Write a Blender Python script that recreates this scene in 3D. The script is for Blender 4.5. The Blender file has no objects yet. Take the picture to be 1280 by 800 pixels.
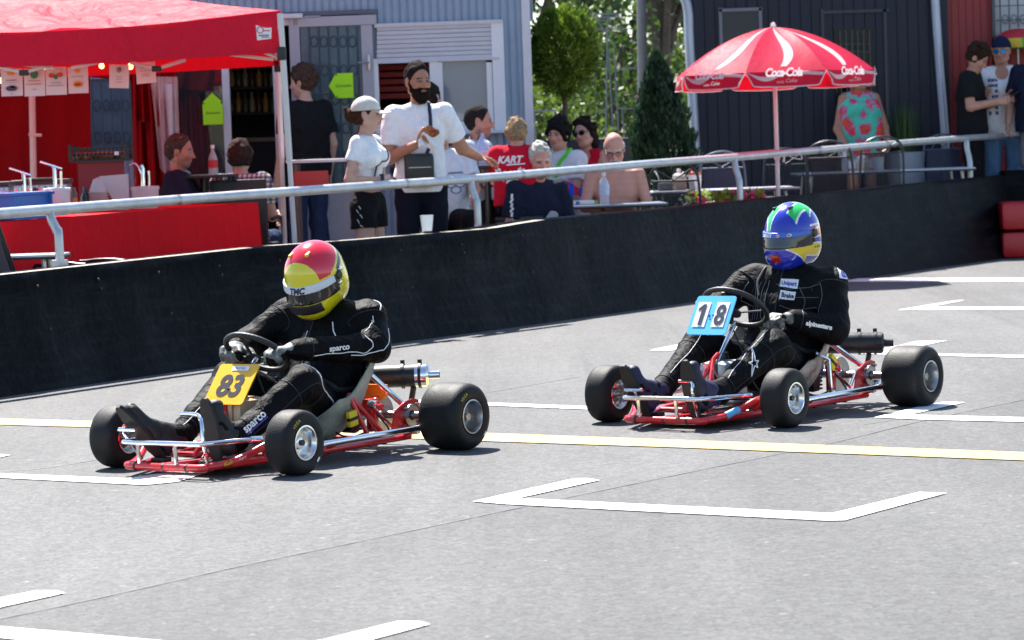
import bpy, bmesh, math, random
import numpy as np
from mathutils import Vector, Matrix, Quaternion
from mathutils.bvhtree import BVHTree
from math import sin, cos, pi, radians, atan2, sqrt
random.seed(7); np.random.seed(7)
SC = bpy.context.scene
COL = SC.collection
V = Vector
# ------------------------------------------------------------------ camera model
F_PX, PITCH, ROLL, CAM_H = 3750.0, radians(3.36), radians(-2.0), 1.28
_p = PITCH
_d = V((0, cos(_p), -sin(_p))); _r0 = V((1, 0, 0)); _u0 = V((0, sin(_p), cos(_p)))
_r = cos(ROLL) * _r0 + sin(ROLL) * _u0 * 1.0
_u = -sin(ROLL) * _r0 + cos(ROLL) * _u0
CAM = V((0, 0, CAM_H))
def ray(px, py): return _d + _r * ((px - 640) / F_PX) - _u * ((py - 400) / F_PX)
def G(px, py, z=0.0):
    v = ray(px, py); return CAM + v * ((z - CAM_H) / v.z)
def D(px, py, Y):
    v = ray(px, py); return CAM + v * (Y / v.y)
def px_per_m(Y): return F_PX / Y
# ------------------------------------------------------------------ object helpers
def tag(o, label=None, cat=None, group=None, kind=None):
    if label: o['label'] = label
    if cat: o['category'] = cat
    if group: o['group'] = group
    if kind: o['kind'] = kind
    return o
def thing(name, label, cat, loc=(0, 0, 0), rz=0.0, group=None):
    o = bpy.data.objects.new(name, None); COL.objects.link(o)
    o.location = loc; o.rotation_euler = (0, 0, rz); o.empty_display_size = .1
    return tag(o, label, cat, group)
def link_mesh(name, me, mats, parent=None):
    o = bpy.data.objects.new(name, me); COL.objects.link(o)
    for m in (mats if isinstance(mats, (list, tuple)) else [mats]): me.materials.append(m)
    if parent is not None: o.parent = parent
    return o
def copy_tree(o, parent=None):
    c = o.copy(); COL.objects.link(c)
    if parent is not None: c.parent = parent
    for ch in o.children: copy_tree(ch, c)
    return c
def frame_from(d, up=V((0, 0, 1))):
    d = V(d).normalized()
    if abs(d.dot(up)) > .98: up = V((1, 0, 0))
    s = d.cross(up).normalized(); u = s.cross(d).normalized()
    return s, u
class MB:
    """collects shapes into one mesh"""
    def __init__(self): self.v = []; self.f = []; self.m = []; self.cur = 0
    def mat(self, i): self.cur = i; return self
    def add(self, vs, fs):
        n = len(self.v); self.v += [tuple(x) for x in vs]
        for f in fs: self.f.append([i + n for i in f]); self.m.append(self.cur)
        return self
    def box(self, c, s, R=None):
        c = V(c); hx, hy, hz = s[0] / 2, s[1] / 2, s[2] / 2
        P = [V((x, y, z)) for x in (-hx, hx) for y in (-hy, hy) for z in (-hz, hz)]
        if R is not None: P = [R @ p for p in P]
        return self.add([c + p for p in P], [(0, 1, 3, 2), (4, 6, 7, 5), (0, 4, 5, 1), (2, 3, 7, 6), (0, 2, 6, 4), (1, 5, 7, 3)])
    def bbox(self, c, s, b=.01, R=None):
        """box with chamfered edges"""
        bm = bmesh.new(); bmesh.ops.create_cube(bm, size=1)
        bmesh.ops.scale(bm, vec=V(s), verts=bm.verts)
        bmesh.ops.bevel(bm, geom=list(bm.edges), offset=b, segments=2, affect='EDGES', profile=.6)
        bm.verts.index_update()
        vs = [V(c) + ((R @ v.co) if R is not None else v.co) for v in bm.verts]
        fs = [[v.index for v in f.verts] for f in bm.faces]; bm.free()
        return self.add(vs, fs)
    def tube(self, pts, r, n=10, caps=True, smooth=0, flat=None):
        pts = [V(p) for p in pts]
        if smooth: pts = spline(pts, smooth)
        m = len(pts); rs = r if isinstance(r, (list, tuple)) else [r] * m
        if len(rs) != m: rs = [np.interp(i / (m - 1), np.linspace(0, 1, len(rs)), rs) for i in range(m)]
        vs = []; fs = []; s = None
        for i, p in enumerate(pts):
            t = (pts[min(i + 1, m - 1)] - pts[max(i - 1, 0)])
            if t.length < 1e-9: t = V((0, 0, 1))
            t.normalize()
            if s is None: s, u = frame_from(t)
            else:
                s = (s - t * s.dot(t))
                if s.length < 1e-6: s, u = frame_from(t)
                s.normalize(); u = s.cross(t).normalized()
            for k in range(n):
                a = 2 * pi * k / n
                vs.append(p + s * (cos(a) * rs[i]) + u * (sin(a) * rs[i] * (flat or 1)))
        for i in range(m - 1):
            for k in range(n):
                a, b = i * n + k, i * n + (k + 1) % n
                fs.append((a, a + n, b + n, b))
        if caps:
            fs.append(tuple(range(n))); fs.append(tuple(reversed(range((m - 1) * n, m * n))))
        return self.add(vs, fs)
    def lathe(self, prof, origin=(0, 0, 0), axis=(0, 0, 1), n=32, caps=False, close=False, arc=2 * pi):
        """prof: (radius, along) pairs"""
        o = V(origin); ax = V(axis).normalized(); s, u = frame_from(ax)
        vs = []; fs = []; m = len(prof)
        for (r, h) in prof:
            for k in range(n):
                a = arc * k / n
                vs.append(o + ax * h + s * (r * cos(a)) + u * (r * sin(a)))
        for i in range(m - 1 if not close else m):
            for k in range(n):
                j = (i + 1) % m
                a, b, c, d = i * n + k, i * n + (k + 1) % n, j * n + (k + 1) % n, j * n + k
                fs.append((a, b, c, d))
        if caps:
            fs.append(tuple(reversed(range(n)))); fs.append(tuple(range((m - 1) * n, m * n)))
        return self.add(vs, fs)
    def prism(self, poly, off):
        """poly: list of 3D points, extruded by off"""
        n = len(poly); off = V(off); P = [V(p) for p in poly]
        fs = [tuple(reversed(range(n))), tuple(range(n, 2 * n))]
        fs += [(i, (i + 1) % n, n + (i + 1) % n, n + i) for i in range(n)]
        return self.add(P + [p + off for p in P], fs)
    def poly(self, P): return self.add(P, [tuple(range(len(P)))])
    def grid(self, fn, nu, nv, thick=None):
        P = [[V(fn(i / nu, j / nv)) for j in range(nv + 1)] for i in range(nu + 1)]
        vs = [p for row in P for p in row]; w = nv + 1
        fs = [(i * w + j, (i + 1) * w + j, (i + 1) * w + j + 1, i * w + j + 1) for i in range(nu) for j in range(nv)]
        if thick:
            N = []
            for i in range(nu + 1):
                for j in range(nv + 1):
                    a = P[min(i + 1, nu)][j] - P[max(i - 1, 0)][j]; b = P[i][min(j + 1, nv)] - P[i][max(j - 1, 0)]
                    nn = a.cross(b)
                    N.append(nn.normalized() if nn.length > 1e-12 else V((0, 0, 1)))
            n0 = len(vs); vs = vs + [p - q * thick for p, q in zip(vs, N)]
            fs += [tuple(n0 + k for k in reversed(f)) for f in fs]
            ring = [i * w for i in range(nu + 1)] + [nu * w + j for j in range(1, w)] + [i * w + nv for i in range(nu - 1, -1, -1)] + [j for j in range(nv - 1, 0, -1)]
            for a, b in zip(ring, ring[1:] + ring[:1]): fs.append((b, a, n0 + a, n0 + b))
        return self.add(vs, fs)
    def xform(self, M, start=0):
        for i in range(start, len(self.v)): self.v[i] = tuple(M @ V(self.v[i]))
        return self
    def build(self, name, mats, parent=None, smooth=35, fix=True):
        me = bpy.data.meshes.new(name)
        me.from_pydata(self.v, [], self.f); me.update()
        if any(self.m): me.polygons.foreach_set('material_index', self.m)
        if fix:
            bm = bmesh.new(); bm.from_mesh(me); bmesh.ops.recalc_face_normals(bm, faces=bm.faces); bm.to_mesh(me); bm.free()
        if smooth:
            me.polygons.foreach_set('use_smooth', [True] * len(me.polygons))
            me.set_sharp_from_angle(angle=radians(smooth))
        return link_mesh(name, me, mats, parent)
def spline(pts, k=6):
    """Catmull-Rom through pts"""
    out = []; n = len(pts)
    for i in range(n - 1):
        p0, p1, p2, p3 = pts[max(i - 1, 0)], pts[i], pts[i + 1], pts[min(i + 2, n - 1)]
        for j in range(k):
            t = j / k
            out.append(.5 * ((2 * p1) + (p2 - p0) * t + (2 * p0 - 5 * p1 + 4 * p2 - p3) * t * t + (3 * p1 - p0 - 3 * p2 + p3) * t ** 3))
    out.append(pts[-1]); return out
# ------------------------------------------------------------------ materials
MATS = {}
def nodes_of(m):
    m.use_nodes = True; nt = m.node_tree; b = nt.nodes['Principled BSDF']
    return nt, b
def mat(name, col, rough=.6, metal=0.0, spec=.5, vary=.0, vscale=8.0, bump=0.0, bscale=60.0, coat=0.0, sheen=0.0, trans=0.0, bdist=.01, col2=None):
    if name in MATS: return MATS[name]
    m = bpy.data.materials.new(name); MATS[name] = m
    nt, b = nodes_of(m)
    b.inputs['Base Color'].default_value = (*col, 1); b.inputs['Roughness'].default_value = rough
    b.inputs['Metallic'].default_value = metal; b.inputs['Specular IOR Level'].default_value = spec
    b.inputs['Coat Weight'].default_value = coat; b.inputs['Coat Roughness'].default_value = .08
    if sheen: b.inputs['Sheen Weight'].default_value = sheen
    if trans: b.inputs['Transmission Weight'].default_value = trans
    tc = nt.nodes.new('ShaderNodeTexCoord')
    if vary or col2:
        n = nt.nodes.new('ShaderNodeTexNoise'); n.inputs['Scale'].default_value = vscale; n.inputs['Detail'].default_value = 5; n.inputs['Roughness'].default_value = .65
        nt.links.new(tc.outputs['Object'], n.inputs['Vector'])
        r = nt.nodes.new('ShaderNodeValToRGB'); nt.links.new(n.outputs['Fac'], r.inputs['Fac'])
        c2 = col2 or col
        r.color_ramp.elements[0].position = .3; r.color_ramp.elements[1].position = .7
        r.color_ramp.elements[0].color = (*[max(0, c * (1 - vary)) for c in col], 1)
        r.color_ramp.elements[1].color = (*[min(1, c * (1 + vary)) for c in c2], 1)
        nt.links.new(r.outputs['Color'], b.inputs['Base Color'])
        rr = nt.nodes.new('ShaderNodeMapRange'); rr.inputs['To Min'].default_value = max(0, rough - .12); rr.inputs['To Max'].default_value = min(1, rough + .12)
        nt.links.new(n.outputs['Fac'], rr.inputs['Value']); nt.links.new(rr.outputs['Result'], b.inputs['Roughness'])
    if bump:
        n2 = nt.nodes.new('ShaderNodeTexNoise'); n2.inputs['Scale'].default_value = bscale; n2.inputs['Detail'].default_value = 4
        nt.links.new(tc.outputs['Object'], n2.inputs['Vector'])
        bp = nt.nodes.new('ShaderNodeBump'); bp.inputs['Strength'].default_value = bump; bp.inputs['Distance'].default_value = bdist
        nt.links.new(n2.outputs['Fac'], bp.inputs['Height']); nt.links.new(bp.outputs['Normal'], b.inputs['Normal'])
    return m
def cloth(name, col, fold=.7, fscale=9.0, rough=.85, thin=0.0):
    """woven cloth: soft folds as bump"""
    if name in MATS: return MATS[name]
    m = mat(name, col, rough, vary=.08, vscale=25, spec=.12)
    nt, b = nodes_of(m); tc = nt.nodes.new('ShaderNodeTexCoord')
    mp = nt.nodes.new('ShaderNodeMapping'); mp.inputs['Scale'].default_value = (1.2, 1.2, .6)
    nt.links.new(tc.outputs['Object'], mp.inputs['Vector'])
    n = nt.nodes.new('ShaderNodeTexNoise'); n.inputs['Scale'].default_value = fscale; n.inputs['Detail'].default_value = 3; n.inputs['Distortion'].default_value = 1.2
    nt.links.new(mp.outputs['Vector'], n.inputs['Vector'])
    bp = nt.nodes.new('ShaderNodeBump'); bp.inputs['Strength'].default_value = fold; bp.inputs['Distance'].default_value = .05
    nt.links.new(n.outputs['Fac'], bp.inputs['Height'])
    n3 = nt.nodes.new('ShaderNodeTexNoise'); n3.inputs['Scale'].default_value = fscale * 3.2; n3.inputs['Detail'].default_value = 5; n3.inputs['Distortion'].default_value = 2.2
    nt.links.new(tc.outputs['Object'], n3.inputs['Vector'])
    b2 = nt.nodes.new('ShaderNodeBump'); b2.inputs['Strength'].default_value = .4 * fold; b2.inputs['Distance'].default_value = .014
    nt.links.new(n3.outputs['Fac'], b2.inputs['Height']); nt.links.new(bp.outputs['Normal'], b2.inputs['Normal'])
    nt.links.new(b2.outputs['Normal'], b.inputs['Normal'])
    if thin:
        t = nt.nodes.new('ShaderNodeBsdfTranslucent'); t.inputs['Color'].default_value = (*col, 1)
        mx = nt.nodes.new('ShaderNodeMixShader'); mx.inputs['Fac'].default_value = thin
        out = nt.nodes['Material Output']
        nt.links.new(b.outputs['BSDF'], mx.inputs[1]); nt.links.new(t.outputs['BSDF'], mx.inputs[2]); nt.links.new(mx.outputs['Shader'], out.inputs['Surface'])
    return m
def vcol_mat(name, rough=.5, coat=0.0, sss=0.0, bump=0.0, bscale=80, spec=.5):
    """base colour from the mesh's own colour attribute (pattern painted on the thing)"""
    if name in MATS: return MATS[name]
    m = mat(name, (.5, .5, .5), rough, coat=coat, bump=bump, bscale=bscale, bdist=.004, spec=spec)
    nt, b = nodes_of(m)
    a = nt.nodes.new('ShaderNodeVertexColor'); a.layer_name = 'Col'
    nt.links.new(a.outputs['Color'], b.inputs['Base Color'])
    if sss:
        b.inputs['Subsurface Weight'].default_value = sss; b.inputs['Subsurface Radius'].default_value = (.012, .004, .002); b.inputs['Subsurface Scale'].default_value = .6
    return m
def glass_mat(name, col=(.9, .95, 1), rough=.02, alpha=.25, spec=.8):
    """thin sheet: clear film with a glossy face"""
    if name in MATS: return MATS[name]
    m = bpy.data.materials.new(name); MATS[name] = m
    nt, b = nodes_of(m)
    b.inputs['Base Color'].default_value = (*col, 1); b.inputs['Roughness'].default_value = rough; b.inputs['Alpha'].default_value = alpha
    b.inputs['Specular IOR Level'].default_value = spec
    return m
def set_vcol(me, cols):
    a = me.color_attributes.new('Col', 'FLOAT_COLOR', 'POINT')
    c = np.ones((len(me.vertices), 4), np.float32); c[:, :3] = cols
    a.data.foreach_set('color', c.ravel())
# ------------------------------------------------------------------ writing
def text_mesh(body, size=.1, bold=0.0, shear=0.0, spacing=1.0, res=3):
    cu = bpy.data.curves.new('lettering', 'FONT'); cu.body = body; cu.size = size; cu.offset = bold; cu.shear = shear
    cu.space_character = spacing; cu.align_x = 'CENTER'; cu.align_y = 'CENTER'; cu.resolution_u = res
    o = bpy.data.objects.new('lettering', cu); COL.objects.link(o)
    dg = bpy.context.evaluated_depsgraph_get(); dg.update()
    me = bpy.data.meshes.new_from_object(o.evaluated_get(dg))
    bpy.data.objects.remove(o); bpy.data.curves.remove(cu)
    vs = [v.co.copy() for v in me.vertices]; fs = [list(p.vertices) for p in me.polygons]
    bpy.data.meshes.remove(me)
    return vs, fs
def text_on(mb, body, origin, right, up, size, fit=None, height=None, off=.002, **k):
    """flat lettering added to a mesh builder; fit = wanted width, height = wanted height"""
    vs, fs = text_mesh(body, size, **k)
    if not vs: return
    xs = [v.x for v in vs]; ys = [v.y for v in vs]
    w = max(xs) - min(xs); h = max(ys) - min(ys); cx = (max(xs) + min(xs)) / 2; cy = (max(ys) + min(ys)) / 2
    sx = (fit / w) if fit else 1; sy = (height / h) if height else (sx if fit else 1)
    right = V(right).normalized(); up = V(up).normalized(); n = right.cross(up).normalized()
    mb.add([V(origin) + right * ((v.x - cx) * sx) + up * ((v.y - cy) * sy) + n * off for v in vs], fs)
def bvh_of(*objs):
    vs = []; fs = []
    for o in objs:
        n = len(vs); M = o.matrix_basis
        vs += [M @ v.co for v in o.data.vertices]; fs += [[i + n for i in p.vertices] for p in o.data.polygons]
    return BVHTree.FromPolygons(vs, fs)
def project(bvh, P, n, off=.002, reach=.3):
    h = bvh.ray_cast(V(P) + n * reach, -n, reach * 2)
    if h[0] is None:
        h = bvh.find_nearest(V(P)); return h[0] + n * off
    return h[0] + n * off
def subdiv(vs, fs, maxlen):
    bm = bmesh.new(); L = [bm.verts.new(v) for v in vs]
    for f in fs:
        try: bm.faces.new([L[i] for i in f])
        except ValueError: pass
    bmesh.ops.triangulate(bm, faces=bm.faces)
    for _ in range(3):
        es = [e for e in bm.edges if e.calc_length() > maxlen]
        if not es: break
        bmesh.ops.subdivide_edges(bm, edges=es, cuts=1); bmesh.ops.triangulate(bm, faces=bm.faces)
    bm.verts.index_update()
    r = [v.co.copy() for v in bm.verts], [[v.index for v in f.verts] for f in bm.faces]; bm.free(); return r
def decal_shape(mb, vs, fs, bvh, origin, right, up, off=.003, maxlen=.02):
    """lay a flat shape onto a curved surface"""
    right = V(right).normalized(); up = V(up); up = (up - right * up.dot(right)).normalized(); n = right.cross(up).normalized()
    vs, fs = subdiv(vs, fs, maxlen)
    mb.add([project(bvh, V(origin) + right * v.x + up * v.y, n, off) for v in vs], fs)
def decal_text(mb, body, bvh, origin, right, up, size, off=.003, fit=None, **k):
    vs, fs = text_mesh(body, size, **k)
    if fit:
        w = max(v.x for v in vs) - min(v.x for v in vs); s = fit / w; vs = [v * s for v in vs]
    decal_shape(mb, vs, fs, bvh, origin, right, up, off)
def stroke_on(mb, bvh, pts, r=.003, k=6, off=.0005, away=None):
    """a raised line (piping, seam) following a surface: points snapped onto it"""
    P = spline([V(p) for p in pts], k); Q = []
    for p in P:
        h = bvh.find_nearest(p); Q.append(h[0] + h[1] * off)
    mb.tube(Q, r, n=6)
# ------------------------------------------------------------------ bodies: smooth union of tapered limbs, skinned on a grid
class Prim:
    __slots__ = ('a', 'b', 'ra', 'rb', 'k', 'g', 'clips', 'rad', 'R', 'neg')
def cap(a, b, ra, rb=None, k=.02, g='', clips=()):
    p = Prim(); p.a = np.array(a, float); p.b = np.array(b, float); p.ra = ra; p.rb = ra if rb is None else rb
    p.k = k; p.g = g; p.clips = list(clips); p.rad = None; p.R = None; p.neg = False; return p
def ell(c, rad, k=.02, g='', R=None, neg=False, clips=()):
    p = Prim(); p.a = p.b = np.array(c, float); p.ra = p.rb = max(rad); p.k = k; p.g = g; p.clips = list(clips)
    p.rad = np.array(rad, float); p.R = None if R is None else np.array(R, float); p.neg = neg; return p
def clone(p, t=0.0, k=None, clips=None):
    q = Prim(); q.a = p.a; q.b = p.b; q.ra = p.ra + t; q.rb = p.rb + t; q.k = p.k if k is None else k; q.g = p.g
    q.clips = list(p.clips) if clips is None else list(clips); q.rad = None if p.rad is None else p.rad + t; q.R = p.R; q.neg = p.neg; return q
def sub(p, t0, t1, dt=0.0, flat=True):
    """a length of limb p between fractions t0..t1, flat-ended"""
    q = clone(p); d = p.b - p.a
    q.a = p.a + d * t0; q.b = p.a + d * t1; q.ra = p.ra + (p.rb - p.ra) * t0 + dt; q.rb = p.ra + (p.rb - p.ra) * t1 + dt
    if flat and t1 < .999: q.clips = q.clips + [(q.b, d / np.linalg.norm(d))]
    return q
def field(prims, h, clips=(), noise=0.0, nfreq=26.0, seed=0, pad=.03):
    pos = [p for p in prims if not p.neg]
    lo = np.min([np.minimum(p.a - p.ra, p.b - p.rb) for p in pos], 0) - pad
    hi = np.max([np.maximum(p.a + p.ra, p.b + p.rb) for p in pos], 0) + pad
    n = np.ceil((hi - lo) / h).astype(int) + 1
    Fd = np.full(n, .25, np.float32)
    ax = [lo[i] + h * np.arange(n[i]) for i in range(3)]
    for p in prims:
        m = p.k + 3 * h
        l = np.minimum(p.a - p.ra, p.b - p.rb) - m; u = np.maximum(p.a + p.ra, p.b + p.rb) + m
        i0 = np.clip(np.floor((l - lo) / h).astype(int), 0, n); i1 = np.clip(np.ceil((u - lo) / h).astype(int) + 1, 0, n)
        if np.any(i1 <= i0): continue
        sl = tuple(slice(i0[i], i1[i]) for i in range(3))
        X = ax[0][sl[0]][:, None, None]; Y = ax[1][sl[1]][None, :, None]; Z = ax[2][sl[2]][None, None, :]
        if p.rad is not None:
            x, y, z = X - p.a[0], Y - p.a[1], Z - p.a[2]
            if p.R is not None:
                R = p.R
                x, y, z = (x * R[0, 0] + y * R[1, 0] + z * R[2, 0], x * R[0, 1] + y * R[1, 1] + z * R[2, 1], x * R[0, 2] + y * R[1, 2] + z * R[2, 2])
            r = p.rad
            k0 = np.sqrt((x / r[0]) ** 2 + (y / r[1]) ** 2 + (z / r[2]) ** 2)
            k1 = np.sqrt((x / r[0] ** 2) ** 2 + (y / r[1] ** 2) ** 2 + (z / r[2] ** 2) ** 2)
            d = k0 * (k0 - 1) / np.maximum(k1, 1e-6)
        else:
            ab = p.b - p.a; L2 = max(ab @ ab, 1e-12)
            t = np.clip(((X - p.a[0]) * ab[0] + (Y - p.a[1]) * ab[1] + (Z - p.a[2]) * ab[2]) / L2, 0, 1)
            d = np.sqrt((X - p.a[0] - t * ab[0]) ** 2 + (Y - p.a[1] - t * ab[1]) ** 2 + (Z - p.a[2] - t * ab[2]) ** 2) - (p.ra + (p.rb - p.ra) * t)
        for (c, nn) in p.clips:
            d = np.maximum(d, (X - c[0]) * nn[0] + (Y - c[1]) * nn[1] + (Z - c[2]) * nn[2])
        f = Fd[sl]; k = max(p.k, 1e-4)
        if p.neg:
            d = -d; hh = np.clip(.5 + .5 * (d - f) / k, 0, 1); Fd[sl] = f + (d - f) * hh + k * hh * (1 - hh)
        else:
            hh = np.clip(.5 + .5 * (f - d) / k, 0, 1); Fd[sl] = f + (d - f) * hh - k * hh * (1 - hh)
    X = ax[0][:, None, None]; Y = ax[1][None, :, None]; Z = ax[2][None, None, :]
    if noise:
        s = seed * 1.7; q = nfreq
        nz = np.sin(X * q + s + 2.1 * np.sin(Z * q * .7 + s)) * np.sin(Y * q * .9 + 1.3 + s + 1.7 * np.sin(X * q * .6)) + .6 * np.sin(Z * q * 1.6 + 2.2 * np.sin(Y * q * .8 + s) + 1.5 * np.sin(X * q * .9))
        Fd = Fd + (noise * nz).astype(np.float32)
    for (c, nn) in clips:
        if callable(c): Fd = np.maximum(Fd, c(X, Y, Z).astype(np.float32))
        else: Fd = np.maximum(Fd, ((X - c[0]) * nn[0] + (Y - c[1]) * nn[1] + (Z - c[2]) * nn[2]).astype(np.float32))
    return Fd, lo
def surface(Fd, lo, h):
    ins = Fd < 0; n = np.array(Fd.shape)
    c = np.zeros(n - 1, np.int8)
    offs = [(i, j, k) for i in (0, 1) for j in (0, 1) for k in (0, 1)]
    for o in offs: c += ins[o[0]:n[0] - 1 + o[0], o[1]:n[1] - 1 + o[1], o[2]:n[2] - 1 + o[2]]
    I = np.argwhere((c > 0) & (c < 8))
    idx = np.full(n - 1, -1, np.int64); idx[tuple(I.T)] = np.arange(len(I))
    acc = np.zeros((len(I), 3)); cnt = np.zeros(len(I))
    val = {o: Fd[I[:, 0] + o[0], I[:, 1] + o[1], I[:, 2] + o[2]] for o in offs}
    for a in range(3):
        for o in offs:
            if o[a]: continue
            o2 = list(o); o2[a] = 1; o2 = tuple(o2)
            f0, f1 = val[o], val[o2]; x = (f0 < 0) != (f1 < 0)
            t = np.where(x, f0 / np.where(x, f0 - f1, 1), 0)
            P = np.tile(np.array(o, float), (len(I), 1)); P[:, a] = t
            acc += P * x[:, None]; cnt += x
    Vt = lo + h * (I + acc / cnt[:, None])
    fs = []
    for a in range(3):
        b, d = (a + 1) % 3, (a + 2) % 3
        s0 = [slice(None)] * 3; s1 = [slice(None)] * 3; s0[a] = slice(0, -1); s1[a] = slice(1, None)
        ch = ins[tuple(s0)] != ins[tuple(s1)]
        E = np.argwhere(ch)
        ok = (E[:, b] > 0) & (E[:, d] > 0) & (E[:, b] < n[b] - 1) & (E[:, d] < n[d] - 1); E = E[ok]
        def at(db, dd):
            q = E.copy(); q[:, b] += db; q[:, d] += dd; return idx[q[:, 0], q[:, 1], q[:, 2]]
        Q = np.stack([at(-1, -1), at(0, -1), at(0, 0), at(-1, 0)], 1)
        fl = ~ins[tuple(E.T)]
        Q[fl] = Q[fl][:, ::-1]
        fs.append(Q)
    Fc = np.concatenate(fs); Fc = Fc[(Fc >= 0).all(1)]
    return Vt, Fc
def relax(Vt, Fc, it=1, lam=.5):
    e = np.concatenate([Fc[:, [0, 1]], Fc[:, [1, 2]], Fc[:, [2, 3]], Fc[:, [3, 0]]])
    for _ in range(it):
        for l in (lam, -lam * .95):
            s = np.zeros_like(Vt); c = np.zeros(len(Vt))
            np.add.at(s, e[:, 0], Vt[e[:, 1]]); np.add.at(c, e[:, 0], 1); np.add.at(s, e[:, 1], Vt[e[:, 0]]); np.add.at(c, e[:, 1], 1)
            Vt = Vt + l * (s / np.maximum(c, 1)[:, None] - Vt)
    return Vt
def skin(name, prims, h, mats, parent=None, clips=(), noise=0.0, nfreq=26.0, seed=0, color=None, soft=1):
    Fd, lo = field(prims, h, clips, noise, nfreq, seed)
    Vt, Fc = surface(Fd, lo, h)
    if soft: Vt = relax(Vt, Fc, soft)
    me = bpy.data.meshes.new(name)
    me.from_pydata(Vt.tolist(), [], Fc.tolist()); me.update()
    me.polygons.foreach_set('use_smooth', [True] * len(me.polygons))
    if color is not None: set_vcol(me, color(Vt))
    return link_mesh(name, me, mats, parent)
# ------------------------------------------------------------------ people
def A(*v): return np.array(v, float)
def rotm(yaw=0, pitch=0, roll=0):
    """columns are the forward / left / up axes; yaw turns left, pitch nods down, roll leans the head to its right"""
    y, p, r = radians(yaw), radians(pitch), radians(roll)
    Rz = np.array([[cos(y), -sin(y), 0], [sin(y), cos(y), 0], [0, 0, 1]])
    Ry = np.array([[cos(p), 0, sin(p)], [0, 1, 0], [-sin(p), 0, cos(p)]])
    Rx = np.array([[1, 0, 0], [0, cos(r), -sin(r)], [0, sin(r), cos(r)]])
    return Rz @ Ry @ Rx
def mix(a, b, t): return A(*a) * (1 - t) + A(*b) * t
def standing(H=1.75, wide=1.0):
    s = H / 1.75
    J = dict(pel=A(0, 0, .96), chest=A(.0, 0, 1.27), neck=A(-.01, 0, 1.455), head=A(.02, 0, 1.625))
    for n, q in (('L', 1), ('R', -1)):
        J['sh' + n] = A(0, q * .178 * wide, 1.415); J['el' + n] = A(-.02, q * .235 * wide, 1.13); J['wr' + n] = A(.06, q * .25 * wide, .885); J['hd' + n] = A(.2, 0, -1)
        J['hip' + n] = A(0, q * .088, .93); J['kn' + n] = A(.02, q * .10, .50); J['an' + n] = A(-.02, q * .11, .085)
        J['toe' + n] = A(.14, q * .13, .03)
    J = {k: (v * s if not k.startswith('hd') else v) for k, v in J.items()}
    J['s'] = s; return J
def sitting(H=1.75, seat=.45, lean=0.0, wide=1.0):
    J = standing(H, wide); s = J['s']
    dz = seat + .09 - J['pel'][2]; a = radians(lean)
    P = J['pel'] + A(0, 0, dz)
    for k in ('chest', 'neck', 'head', 'shL', 'shR', 'elL', 'elR', 'wrL', 'wrR', 'pel'):
        q = J[k] + A(0, 0, dz) - P
        if k != 'head' or True: q = A(q[0] * cos(a) + q[2] * sin(a), q[1], -q[0] * sin(a) + q[2] * cos(a))
        J[k] = P + q
    for n, q in (('L', 1), ('R', -1)):
        J['hip' + n] = P + A(0.02, q * .09, -.02); J['kn' + n] = P + A(.43 * s, q * .14, -.01); J['an' + n] = A(.42 * s, q * .15, .085); J['toe' + n] = A(.58 * s, q * .17, .03)
        J['el' + n] = J['sh' + n] + A(.12, q * .05, -.25) * s; J['wr' + n] = J['el' + n] + A(.22, -q * .05, -.06) * s; J['hd' + n] = A(1, 0, -.3)
    return J
def head_prims(hc, R, s=1.0, nose=1.0):
    def P(x, y, z): return hc + R @ (A(x, y, z) * s)
    L = [ell(P(-.012, 0, .022), A(.100, .077, .104) * s, .02, 'head', R), ell(P(.03, 0, -.035), A(.062, .06, .085) * s, .03, 'head', R),
         ell(P(.062, 0, -.092), A(.026, .03, .022) * s, .02, 'head', R)]
    for q in (1, -1):
        L.append(cap(P(.0, q * .052, -.062), P(.05, q * .026, -.088), .02 * s, .02 * s, .025, 'head'))
        L.append(ell(P(.066, q * .042, -.022), A(.022, .022, .02) * s, .02, 'head', R))
    for q in (1, -1): L.append(ell(P(.097, q * .031, .006), A(.017, .019, .011) * s, .012, 'head', R, neg=True))
    for q in (1, -1):
        L.append(ell(P(.077, q * .031, .004), A(.0125, .013, .0115) * s, .002, 'head', R))
        L.append(cap(P(.083, q * .016, .024), P(.07, q * .05, .022), .009 * s, .008 * s, .012, 'head'))
        L.append(ell(P(-.008, q * .078, -.005), A(.019, .009, .031) * s, .008, 'head', R))
    L.append(cap(P(.088, 0, .012), P(.112, 0, -.03), .008 * s, .0115 * s * nose, .012, 'head'))
    for q in (1, -1): L.append(ell(P(.1, q * .013, -.033), A(.011, .009, .009) * s, .008, 'head', R))
    L.append(cap(P(.088, -.018, -.056), P(.088, .018, -.056), .0075 * s, .0075 * s, .008, 'head'))
    L.append(cap(P(.086, -.016, -.067), P(.086, .016, -.067), .0075 * s, .0075 * s, .006, 'head'))
    return L
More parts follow.
